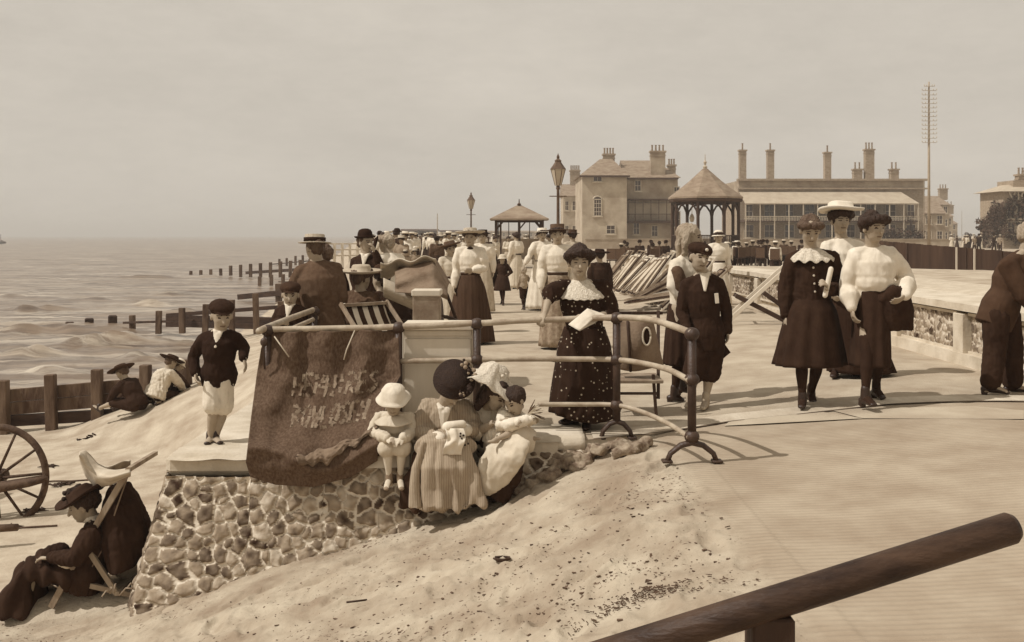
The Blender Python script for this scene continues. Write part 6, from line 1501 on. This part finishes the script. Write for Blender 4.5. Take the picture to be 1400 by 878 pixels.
# --- low terraces behind
def row_house(label, px0, px1, pyt, Y, m=M_plast, nwin=3, rows=2, chim=(), roof=M_roof, dep=9, pyr=None, base=-.5):
    t = thing('terrace_house', label, 'house'); xa, xb = X_(px0, Y), X_(px1, Y); zt = Z_(pyt, Y); wbox(t, xa, xb, Y, Y+dep, base, zt, m)
    zr = Z_(pyr, Y+dep/2) if pyr else zt+2.0; b = MB(); b.add([(xa-.2, Y-.3, zt), (xb+.2, Y-.3, zt), (xb+.2, Y+dep, zt), (xa-.2, Y+dep, zt), (xa-.2, Y+dep/2, zr), (xb+.2, Y+dep/2, zr)], [(0,1,5,4), (2,3,4,5), (1,2,5), (3,0,4), (3,2,1,0)]); r = b.build('roof', roof, t)
    for i in range(nwin):
        for j in range(rows):
            x = lerp(xa, xb, (i+.5)/nwin); z = lerp(0, zt, (j+.6)/rows); window(x, Y, z, min(.9, (xb-xa)/nwin*.5), min(1.5, zt/rows*.55), t)
    for px, hh, pots in chim: chimney((X_(px, Y+dep/2), Y+dep/2, zr-.8), 1.6, .9, hh, pots, r)
    return t
row_house('distant pale house with four chimney pots peeping left of the stucco house', 770, 800, 268, 165, chim=((786, 3.0, 5),), pyr=252)
row_house('low distant pale house to the right of the lamp post, behind hats', 772, 796, 300, 210, nwin=4, rows=1, pyr=293)
# --- long verandah building
h = thing('verandah_hotel', 'long low hotel with pale verandah roof, balcony and tall thin chimneys', 'hotel')
Y = 150; x0, x1 = X_(1010, Y), X_(1264, Y); zp = Z_(247, Y)
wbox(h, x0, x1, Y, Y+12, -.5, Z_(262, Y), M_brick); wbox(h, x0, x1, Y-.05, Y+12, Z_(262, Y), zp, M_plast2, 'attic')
b = MB(); b.box(((x0+x1)/2, Y-.2, zp+.1), (x1-x0+.6, .8, .3)); b.box(((x0+x1)/2, Y-.2, Z_(258, Y)), (x1-x0+.5, .7, .22)); b.build('cornice', M_brick, h)
for px, w_, top_, pots, z0 in ((1015, 1.0, 206, 1, 247), (1053, 1.0, 206, 1, 247), (1131, .95, 209, 1, 247), (1172, 1.3, 232, 2, 247), (1188, 1.35, 205, 3, 247), (1222, 1.2, 232, 2, 247)):
    chimney((X_(px, Y+5), Y+5, Z_(z0, Y+5)-.5), w_, .9, Z_(top_, Y+5)-Z_(z0, Y+5)+.5, pots, h, M_brick, .15, .9)
b = MB(); zv, zw = Z_(262, Y-.2), Z_(278, Y-4); xa, xb = x0, X_(1256, Y-4)
b.add([(xa, Y-.25, zv), (xb-1.2, Y-.25, zv), (xb, Y-4.2, zw), (xa, Y-4.2, zw), (xa, Y-.25, zv-.15), (xb-1.2, Y-.25, zv-.15), (xb, Y-4.2, zw-.15), (xa, Y-4.2, zw-.15)], [(0,1,2,3), (4,5,6,7), (2,3,7,6), (0,1,5,4), (1,2,6,5), (0,3,7,4)]); b.build('verandah_roof', M_roofl, h)
zb = Z_(302, Y-4)
b = MB(); b.box(((xa+xb)/2, Y-2.1, zb), (xb-xa, 4.1, .25)); b.build('balcony_floor', M_trim, h)
b = MB(); b.box(((xa+xb)/2, Y-4.15, Z_(296, Y-4)), (xb-xa, .08, .08))
n = 110
for i in range(n+1): b.box((lerp(xa, xb, i/n), Y-4.15, (zb+Z_(296, Y-4))/2), (.07, .05, Z_(296, Y-4)-zb))
b.build('balustrade', M_frame, h)
for i in range(13):
    b = MB(); b.box((lerp(xa+.1, xb-.1, i/12), Y-4.1, (zb+zw)/2), (.12, .12, zw-zb)); b.box((lerp(xa+.1, xb-.1, i/12), Y-4.1, zb/2), (.13, .13, zb)); b.build('verandah_post', M_frame, h)
for i in range(9):
    px = lerp(1024, 1245, i/8); window(X_(px, Y), Y, Z_(289, Y), 1.5 if i % 2 else 1.1, 2.0, h, panes=(2, 2)); window(X_(px, Y), Y, Z_(316, Y), 1.4, 1.9, h, panes=(2, 2))
# --- houses down the side street
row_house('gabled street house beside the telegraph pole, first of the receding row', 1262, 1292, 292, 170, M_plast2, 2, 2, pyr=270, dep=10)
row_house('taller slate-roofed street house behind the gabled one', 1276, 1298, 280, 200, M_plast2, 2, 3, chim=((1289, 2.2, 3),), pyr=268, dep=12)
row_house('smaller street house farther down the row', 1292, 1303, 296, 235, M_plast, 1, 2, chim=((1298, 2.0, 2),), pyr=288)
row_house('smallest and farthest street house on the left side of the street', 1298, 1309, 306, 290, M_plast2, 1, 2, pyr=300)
# --- ivy covered hotel at right
h = thing('ivy_hotel', 'ivy-covered gabled building with pale lettering at the right edge', 'hotel'); Y = 120
x0, x1 = X_(1372, Y), X_(1470, Y); wbox(h, x0, x1, Y, Y+6, -.5, Z_(262, Y), M_brick); wbox(h, X_(1391, Y), x1, Y+1, Y+5, 2, Z_(246, Y), M_brick)
b = MB(); zt = Z_(262, Y); b.add([(x0-.7, Y-.7, zt), (x1, Y-.7, zt), (x1, Y+6.5, zt), (x0-.7, Y+6.5, zt), (x0+2.6, Y+3, zt+1.3), (x1, Y+3, zt+1.3)], [(0,1,5,4), (2,3,4,5), (3,0,4), (3,2,1,0)]); rf = b.build('roof', M_roofl, h)
chimney((X_(1398, Y+3), Y+3, Z_(262, Y)), 1.4, 1.0, 2.1, 3, rf); chimney((X_(1412, Y+3), Y+3, Z_(262, Y)), 1.4, 1.0, 2.6, 3, rf)
for px, py in ((1382, 290), (1395, 290), (1382, 312), (1395, 312)): window(X_(px, Y), Y-.02, Z_(py, Y), .9, 1.5, h)
cu = bpy.data.curves.new('sign', 'FONT'); cu.body = 'VICTO'; cu.size = 1.5; cu.extrude = .05; cu.space_character = 1.1
to = bpy.data.objects.new('tmp', cu); COL.objects.link(to); me = bpy.data.meshes.new_from_object(to.evaluated_get(bpy.context.evaluated_depsgraph_get())); bpy.data.objects.remove(to)
me.transform(Matrix.Translation((X_(1377.5, Y), Y-.18, Z_(273.5, Y)))@Matrix.Rotation(PI/2, 4, 'X')); me.name = 'sign_lettering'; link('sign_lettering', me, h, [M_frame])
def leafmass(b, c, r, n, sz, rnd, flat=1.0):
    for i in range(n):
        d = V((rnd.gauss(0, 1), rnd.gauss(0, 1), rnd.gauss(0, 1))); d.normalize(); k = rnd.uniform(.45, 1.05)
        p = V(c)+V((d.x*r[0]*k, d.y*r[1]*k, d.z*r[2]*k)); u = V((rnd.gauss(0, 1), rnd.gauss(0, 1), rnd.gauss(0, 1))).normalized(); w_ = u.cross(d+V((.01, .02, .03))).normalized(); s_ = sz*rnd.uniform(.5, 1.3)
        b.add([p-u*s_, p-w_*s_*.6, p+u*s_, p+w_*s_*.6], [(0,1,2,3)])
rnd = random.Random(11); b = MB()
for i in range(60):
    t = rnd.random(); z = rnd.uniform(0, 1)**.8*(Z_(270, Y)); x = rnd.uniform(x0-.1+ (0), x1); leafmass(b, (x, Y-.15, z), (.9, .45, .9), 46, .22, rnd)
for i in range(30): leafmass(b, (x0-.15, Y+rnd.uniform(0, 6), rnd.uniform(0, Z_(275, Y))), (.5, .9, .9), 46, .22, rnd)
b.build('ivy', M_hedge, h)
def tree(label, px, pyt, pyb, Y, wpx, n=26, group=None, cat='tree', trunk=True):
    t = thing('street_tree', label, cat, (0,0,0), 0, group); rnd = random.Random(int(px)); x = X_(px, Y); zt = Z_(pyt, Y); zb = Z_(pyb, Y); w_ = wpx/1400*Y
    b = MB()
    for i in range(n):
        a = rnd.uniform(0, 6.28); k = rnd.random()**.5; zz = rnd.uniform(.25, .92); q = math.sin(PI*zz)**.6
        leafmass(b, (x+w_*.5*k*q*math.cos(a), Y+w_*.4*k*q*math.sin(a), lerp(zb, zt, zz)), (w_*.16,)*2+((zt-zb)*.13,), 60, w_*.035, rnd)
    b.build('crown', M_hedge, t)
    b = MB(); b.tube([(x, Y, -.2), (x+.1, Y, lerp(0, zt, .3)), (x, Y, zt*.75)], [w_*.04+.08, w_*.03+.06, .05], 8)
    for i in range(5): a = rnd.uniform(0, 6.28); b.tube([(x, Y, zt*.4), (x+w_*.3*math.cos(a), Y+w_*.3*math.sin(a), zt*.75)], [w_*.02+.03, .02], 6)
    b.build('trunk', M_woodd, t); return t
tree('bushy dark tree sloping up against the ivy-covered building', 1362, 278, 342, 118, 34, 34); tree('lower dark bushy tree left of the ivy-covered building', 1349, 300, 342, 125, 22, 22)
tree('pale rounded tree at the far end of the street', 1322, 318, 338, 260, 22, 22); tree('small grey tree behind the street crowd', 1336, 322, 338, 250, 16, 18); tree('dark shrub growing on the hotel verandah corner', 1244, 288, 312, 143, 14, 16)
hd = MB(); rnd = random.Random(3)
for i in range(46): leafmass(hd, (lerp(X_(1204, 140), X_(1262, 140), i/45), 140+rnd.uniform(-.6, .6), rnd.uniform(.4, Z_(312, 140))), (.6, .5, .5), 40, .16, rnd)
tag(hd.build('hedge', M_hedge, None), 'low flowering hedge in front of the long hotel', 'hedge')
gw = MB(); gw.box(((X_(800, 118)+X_(1300, 118))/2, 118, .5), (X_(1300, 118)-X_(800, 118), .3, 1.15)); gw.box(((X_(800, 118)+X_(1300, 118))/2, 118, 1.12), (X_(1300, 118)-X_(800, 118), .42, .1)); tag(gw.build('garden_wall', M_plast2), 'long low garden wall in front of the house and the hotel', 'wall')
# --- bandstand
bs = thing('bandstand', 'octagonal bandstand with steep conical roof, arched brackets and railings', 'bandstand'); Y = 70; cx = X_(964, Y); R_ = (1015-912)/2/1400*Y
ze = Z_(270, Y); zt = Z_(231, Y); b = MB()
def octo(r, z, n=8, ph=PI/8): return [(cx+r*math.cos(ph+2*PI*i/n), Y+r*math.sin(ph+2*PI*i/n), z) for i in range(n)]
o1, o2, o3 = octo(R_*1.0, ze), octo(R_*.45, lerp(ze, zt, .55)), octo(.18, zt)
b.add(o1+o2+o3+octo(R_*1.0, ze-.12), [(i, (i+1) % 8, 8+(i+1) % 8, 8+i) for i in range(8)]+[(8+i, 8+(i+1) % 8, 16+(i+1) % 8, 16+i) for i in range(8)]+[tuple(range(16, 24)), tuple(range(24, 32))]+[(i, (i+1) % 8, 24+(i+1) % 8, 24+i) for i in range(8)]); rf = b.build('roof', M_roof, bs)
b = MB(); b.lathe([(0, 0), (.12, 0), (.16, .15), (.05, .25), (.12, .45), (.03, .6), (.02, 1.0), (0, 1.02)], (cx, Y, zt), None, 10); b.build('finial', M_roofl, rf)
b = MB(); b.tube(octo(R_*.94, ze-.22)+octo(R_*.94, ze-.22)[:1], .14, 6); b.build('fascia', M_trim, bs)
pc = octo(R_*.88, 0)
for i, p_ in enumerate(pc):
    b = MB(); b.tube([V(p_)+V((0,0,-.3)), V(p_)+V((0,0,ze-.2))], .11, 10); b.box(V(p_)+V((0,0,.3)), (.34, .34, .8)); b.build('post', M_woodd, bs)
    q_ = V(pc[(i+1) % 8]); a = V(p_); b = MB()
    for s_ in (0, 1):
        u = a if s_ == 0 else q_; w_ = q_ if s_ == 0 else a; d = (w_-u); b.tube([u+V((0,0,ze-1.5)), u+d*.06+V((0,0,ze-.95)), u+d*.22+V((0,0,ze-.55)), u+d*.5+V((0,0,ze-.42))], .07, 6)
    b.beam(a+V((0,0,ze-.3)), q_+V((0,0,ze-.3)), .12, .25); b.build('bracket', M_woodd, bs)
    b = MB(); b.beam(a+V((0,0,1.55)), q_+V((0,0,1.55)), .07, .07); b.beam(a+V((0,0,.62)), q_+V((0,0,.62)), .07, .07)
    for k in range(1, 12): c = a.lerp(q_, k/12); b.box(c+V((0,0,1.08)), (.035, .035, .92))
    b.build('railing', M_woodd, bs)
b = MB(); b.add(octo(R_*.95, .55)+octo(R_*.95, -.3), [tuple(range(8)), tuple(range(8, 16))]+[(i, (i+1) % 8, 8+(i+1) % 8, 8+i) for i in range(8)]); b.build('platform', M_plast2, bs)
b = MB(); b.lathe([(0, -.5), (.12, -.45), (.18, -.2), (.1, 0), (.02, .1), (.015, .9)], (cx-.9, Y, ze-1.2), None, 10); b.build('hanging_lamp', M_frame, bs)
# --- small shelter
ss = thing('shelter', 'small open shelter with low hipped roof and dark posts in the middle of the promenade', 'shelter'); Y = 48; x0, x1 = X_(678, Y), X_(742, Y); ze = Z_(299, Y); zt = Z_(280, Y); xm = (x0+x1)/2; e = .28; dd = 2.2
b = MB(); b.add([(x0-e, Y-e, ze), (x1+e, Y-e, ze), (x1+e, Y+dd+e, ze), (x0-e, Y+dd+e, ze), (xm-.12, Y+dd/2, zt), (xm+.12, Y+dd/2, zt), (x0-e, Y-e, ze-.07), (x1+e, Y-e, ze-.07), (x1+e, Y+dd+e, ze-.07), (x0-e, Y+dd+e, ze-.07)], [(0,1,5,4), (1,2,5), (2,3,4,5), (3,0,4), (6,7,8,9), (0,1,7,6), (1,2,8,7), (2,3,9,8), (3,0,6,9)]); r = b.build('roof', M_roof, ss)
b = MB(); b.lathe([(0, 0), (.08, 0), (.1, .06), (.03, .12), (.02, .3), (0, .31)], (xm, Y+dd/2, zt), None, 10); b.build('finial', M_trim, r)
for x in (x0, lerp(x0, x1, .5), x1):
    for y in (Y, Y+dd): b = MB(); b.box((x, y, ze/2), (.11, .11, ze)); b.beam((x, y, ze-.5), (x+(.35 if x < x1 else -.35), y, ze-.08), .06, .06); b.build('post', M_woodd, ss)
b = MB(); b.box((x0+.22, Y, ze/2), (.09, .09, ze)); b.build('post', M_woodd, ss)
b = MB(); b.box((xm, Y+dd/2, .9), (x1-x0-.15, .06, 1.0)); b.build('screen', M_plast2, ss)
b = MB()
for i in range(5): b.box((lerp(x0+.1, x1-.1, i/4), Y+dd/2, 1.85), (.04, .05, .95))
b.box((xm, Y+dd/2, ze-.1), (x1-x0, .1, .14)); b.build('glazing_bars', M_woodd, ss)
b = MB(); b.box((xm, Y+dd/2-.3, .45), (x1-x0-.3, .4, .06)); b.build('bench', M_woodm, ss)
# --- lamps
M_lamp = mat('grey_lamp_paint', .26, .36, .6)
def lamp(label, px, pyt, Y, s_=1.0):
    t = thing('street_lamp', label, 'lamp', (X_(px, Y), Y, 0)); H = Z_(pyt, Y); k = s_; L0 = H-1.05*k
    b = MB(); b.lathe([(.16*k, 0), (.16*k, .5), (.10*k, .6), (.075*k, .9), (.055*k, 1.2), (.045*k, L0-.15), (.07*k, L0-.1), (.05*k, L0), (0, L0)], (0,0,0), None, 14); b.build('column', M_lamp, t, True)
    b = MB(); b.tube([(-.28*k, 0, L0-.35), (.28*k, 0, L0-.35)], .018, 6); b.build('ladder_bar', M_lamp, t)
    b = MB(); b.lathe([(.10*k, L0), (.23*k, L0+.52*k), (.235*k, L0+.52*k), (.10*k, L0-.01)], (0,0,0), None, 6); b.build('lantern_glass', M_roofl, t)
    b = MB(); b.lathe([(.26*k, L0+.52*k), (.20*k, L0+.60*k), (.10*k, L0+.75*k), (.11*k, L0+.80*k), (.04*k, L0+.86*k), (.05*k, L0+.92*k), (.015*k, L0+1.0*k), (0, L0+1.05*k)], (0,0,0), None, 6)
    for i in range(6): a = 2*PI*i/6; b.tube([(.10*k*math.cos(a), .10*k*math.sin(a), L0), (.24*k*math.cos(a), .24*k*math.sin(a), L0+.53*k)], .012, 5)
    b.build('lantern_frame', M_lamp, t); return t
lamp('tall gas street lamp standing left of the stucco house', 763, 209, 33); lamp('smaller distant gas street lamp to the left of the shelter', 644, 262, 62)
# thin flagpoles
for px, pyt, Y, l in ((598, 292, 90, 'thin bare pole left of the distant lamp'), (1263, 245, 140, 'slim mast beside the telegraph pole'), (1315, 288, 200, 'slender pole rising from the middle of the street')):
    b = MB(); b.tube([(X_(px, Y), Y, 0), (X_(px, Y), Y, Z_(pyt, Y))], [.05, .03], 6); tag(b.build('mast', M_plast2), l, 'pole')
# --- telegraph pole
Y = 78; tp_ = thing('telegraph_pole', 'very tall telegraph pole with many short crossarms above the fence', 'telegraph pole', (X_(1270, Y), Y, 0)); H = Z_(112, Y)
b = MB(); b.tube([(0,0,-.3), (0,0,H)], [.13, .06], 10); b.build('mast', M_plast2, tp_, True)
for i in range(14):
    z = H-.35-i*.33*1.0; q = MB(); q.box((0, -.09, z), (1.05 if i else .8, .04, .035)); ca = q.build('crossarm', M_plast, tp_)
    q = MB()
    for x in (-.55, -.3, .3, .55): q.lathe([(.03, 0), (.035, .08), (.015, .12), (0, .125)], (x*(1 if i else .7), -.09, z+.03), None, 6)
    q.build('insulators', M_frame, ca)
# --- distant sheds and far seafront
for i, (a, c, t_) in enumerate(((550, 571, 317), (573, 598, 317), (602, 652, 318.3))):
    Y = 330+i*8; b = MB(); b.box(((X_(a, Y)+X_(c, Y))/2, Y, Z_(t_, Y)/2+.2), (X_(c, Y)-X_(a, Y), 6, Z_(t_, Y)+.4)); b.prism([(X_(a, Y)-.4, Y-3.3, Z_(t_, Y)+.35), (X_(a, Y)-.4, Y+3.3, Z_(t_, Y)+.35), (X_(a, Y)-.4, Y, Z_(t_, Y)+.9)], (X_(c, Y)-X_(a, Y)+.8, 0, 0))
    tag(b.build('beach_shed', M_trim), ['left', 'middle', 'long right'][i]+' one of three dark sheds on the far promenade skyline', 'shed')
row_house('grey flat block of distant seafront houses behind the small shelter', 655, 745, 317, 420, M_plast2, 12, 1, pyr=315.5, base=-1)

# ---------- pale railings at the far sea edge
t = thing('sea_railing', 'pale post-and-rail fence along the far sea edge left of the bowler-hatted man', 'railing'); 
for i in range(7):
    x = X_(436+i*9.5, 60); b = MB(); b.box((x, 60+i*.3, -.2), (.14, .14, 2.6)); b.build('post', M_woodp, t)
for z in (.35, .7, 1.05): b = MB(); b.beam((X_(434, 60), 60, z), (X_(496, 60), 61.8, z), .05, .08); b.build('rail', M_woodp, t)

# ================= crowd =================
random.seed(42)
def lowfig(label, kind, topm, skirtm, hatm, hatp, group, sit=False, H=1.62):
    J, f = joints(H, (0,0,0), PI, .15, random.choice((('down', 'down'), ('fold', 'down'), ('down', 'fold'))), sit=sit); S = H/1.65
    b = MB(); H_ = 1.05; hd = J['head']
    b.ell(hd, (.078, .095, .115)); b.caps([J['neck'], hd], [.05, .05], 8); b.tube([J['pel']-V((0,0,.05)), J['pel'], J['chest'], J['neck']], [(.13, .1), (.14, .11), (.15, .11), (.06, .05)], 12, V((1,0,0)))
    for q in 'lr': b.caps([J['sh'+q], J['el'+q], J['wr'+q]], [.05, .04, .035], 8); b.caps([J['hp'+q], J['kn'+q], J['an'+q], J['to'+q]], [.08, .055, .04, .04], 8)
    t = thing('person', label, 'person', (0,0,0), 0, group); fuse('body', b, .028, [SKIN_SH], t, V((0,0,0)), 1)
    b = MB(); b.tube([J['pel']-V((0,0,.06 if kind == 'w' else .25)), J['pel'].lerp(J['chest'], .4), J['chest'], J['neck']], [(.17, .14), (.15, .12), (.185, .14), (.07, .06)], 14, V((1,0,0)))
    for q in 'lr': b.caps([J['sh'+q], J['el'+q], J['wr'+q]], [.085, .075, .05], 8)
    fuse('blouse' if kind == 'w' else 'coat', b, .03, [topm], t, V((0,0,0)), 2, Fold(.015, 9))
    b = MB()
    if kind == 'w':
        if sit: k = J['knl'].lerp(J['knr'], .5); a = J['anl'].lerp(J['anr'], .5); b.tube([J['pel']+V((0,.05,0)), k, k.lerp(a, .5), a], [(.2, .13), (.22, .12), (.24, .13), (.28, .16)], 14, V((1,0,0)))
        else: b.tube([J['pel']+V((0,0,.12)), J['pel']-V((0,0,.2)), V((0,0,.5)), V((0,0,.04))], [(.14, .12), (.2, .17), (.25, .22), (.32, .28)], 16, V((1,0,0)))
        fuse('skirt', b, .032, [skirtm], t, V((0,0,0)), 1, Fold(.02, 9))
    else:
        for q in 'lr': b.caps([J['hp'+q], J['kn'+q], J['an'+q]], [.11, .085, .075], 8)
        fuse('trousers', b, .03, [skirtm], t, V((0,0,0)), 1)
    b = MB(); b.ell(hd+V((0, .02, .05)), (.10, .11, .09)); b.build('hair', HAIR_D, t, True)
    if hatp: b = MB(); b.lathe(hatp, hd+V((0, 0, .085)), None, 16, sx=1.1, sy=1.1); b.build('hat', hatm, t, True)
    return t
def lift(t, loc, rz, k):
    t.location = loc; t.rotation_euler = (0, 0, rz); t.scale = (k, k, k)
G1, G2, G3 = 'crowd strolling on the far promenade', 'audience seated round the bandstand', 'people walking in the side street'
protos = [lowfig('distant stroller in all white clothes and pale hat', 'w', C_WHITE, C_CREAM, C_WHITE, WIDE, G1), lowfig('distant stroller in white blouse, dark skirt and straw hat', 'w', C_WHITE, C_DARK, C_STRAW, BOATER, G1),
          lowfig('distant strolling man in dark suit and dark hat', 'm', C_DARK, C_DARK, C_BLACK, BOWLER, G1), lowfig('distant strolling man in grey suit and pale hat', 'm', C_GREY, C_DARK2, C_STRAW, BOATER, G1),
          lowfig('distant stroller in cream dress without hat', 'w', C_CREAM, C_PALE, C_STRAW, None, G1), lowfig('distant stroller in a brown dress and dark hat', 'w', C_MID, C_DARK2, C_STRAW_D, WIDE, G1)]
used = set()
def place(i, loc, rz, k, group=None):
    if i not in used: used.add(i); t = protos[i]
    else: t = copy_tree(protos[i])
    lift(t, loc, rz, k)
    if group: t['group'] = group
    return t
rnd = random.Random(99)
for n in range(150):
    Y = rnd.choice((rnd.uniform(26, 60), rnd.uniform(40, 110), rnd.uniform(60, 150)))
    lo = max(edgeX(Y)+.8, -.15*Y+.8); hi = X_(760, Y) if rnd.random() < .7 else X_(640, Y)
    X = rnd.uniform(lo, hi)
    if 600 < 700+X/Y*1400 < 770 and Y < 34: continue
    if abs(Y-49) < 2.5 and X_(665, 48) < X < X_(755, 48): continue
    place(rnd.choice((0, 0, 1, 1, 4, 2, 3, 5)), (X, Y, 0), rnd.choice((0, PI))+rnd.uniform(-.9, .9), rnd.uniform(.9, 1.06) if rnd.random() < .85 else .7)
# audience in rows by the bandstand
aud = [lowfig('bandstand listener in a dark coat and dark hat sitting on a chair', 'm', C_DARK, C_DARK, C_BLACK, BOWLER, G2, True), lowfig('bandstand listener in white blouse and white hat sitting on a chair', 'w', C_WHITE, C_DARK, C_WHITE, WIDE, G2, True), lowfig('bandstand listener in brown dress and straw hat sitting on a chair', 'w', C_MID, C_DARK, C_STRAW, WIDE, G2, True)]
ua = set(); chairs = []
def chair0():
    t = thing('garden_chair', 'dark canvas-backed garden chair in the rows by the bandstand', 'chair', (0,0,0), 0, 'chairs round the bandstand')
    b = MB(); b.box((0, 0, .44), (.46, .44, .05)); b.build('seat', M_woodd, t); b = MB(); b.box((0, .24, .72), (.42, .05, .48)); b.build('backrest', C_MID, t)
    for x in (-.2, .2):
        for y in (-.19, .19): b = MB(); b.box((x, y, .21), (.04, .04, .42)); b.build('leg', M_woodd, t)
    return t
ch0 = chair0(); first = True
for row, Y in enumerate((46, 49.5, 53, 57)):
    for px in range(838, 1096, 13):
        x = X_(px+rnd.uniform(-3, 3)+row*5, Y); yy = Y+rnd.uniform(-.5, .5)
        if rnd.random() < .55: continue
        rz = rnd.uniform(-.5, .5)+(PI if rnd.random() < .75 else 0)
        c = ch0 if first else copy_tree(ch0); first = False; c.location = (x, yy, 0); c.rotation_euler = (0, 0, rz+PI if False else rz)
        if rnd.random() < .8:
            i = rnd.choice((0, 0, 1, 2)); t = aud[i] if i not in ua else copy_tree(aud[i]); ua.add(i); lift(t, (x, yy, 0), rz, rnd.uniform(.95, 1.05))
# side street people
ub = set()
for n in range(34):
    Y = rnd.uniform(95, 150); px = rnd.uniform(1298, 1372); i = rnd.choice((0, 1, 2, 2, 3, 5)); t = place(i, (X_(px, Y), Y, 0), rnd.choice((0, PI))+rnd.uniform(-.6, .6), rnd.uniform(.92, 1.05), G3)
    t['label'] = {0: 'tiny white-clad figure in the side street', 1: 'tiny figure in white blouse and dark skirt in the side street', 2: 'tiny dark-suited man in the side street', 3: 'tiny grey-suited man in the side street', 5: 'tiny brown-dressed figure in the side street'}[i]
# bright swimmers' boat at the left horizon
b = MB(); Yb = 420; b.tube([(X_(-2, Yb), Yb, SEA+.2), (X_(2, Yb), Yb, SEA+.9), (X_(8, Yb), Yb, SEA+.6)], [.2, .8, .3], 8); b.tube([(X_(1, Yb), Yb, SEA+.6), (X_(1, Yb), Yb, SEA+4)], .1, 5); tag(b.build('rowing_boat', M_woodd, None, True), 'tiny dark boat far out at the left edge of the sea', 'boat')
# ================= air =================
hb = MB(); hb.box((700, 4400, 9.5), (5200, 9300, 26.0))
hz_ = hb.build('haze', bpy.data.materials.new('sea_air')); hz_['kind'] = 'stuff'
hm = hz_.data.materials[0]; hm.use_nodes = True; N = hm.node_tree.nodes; L = hm.node_tree.links
N.remove(N['Principled BSDF']); pv = N.new('ShaderNodeVolumePrincipled'); pv.inputs['Color'].default_value = (.97, .93, .87, 1); pv.inputs['Density'].default_value = .0008; pv.inputs['Anisotropy'].default_value = 0
L.new(pv.outputs[0], N['Material Output'].inputs['Volume'])
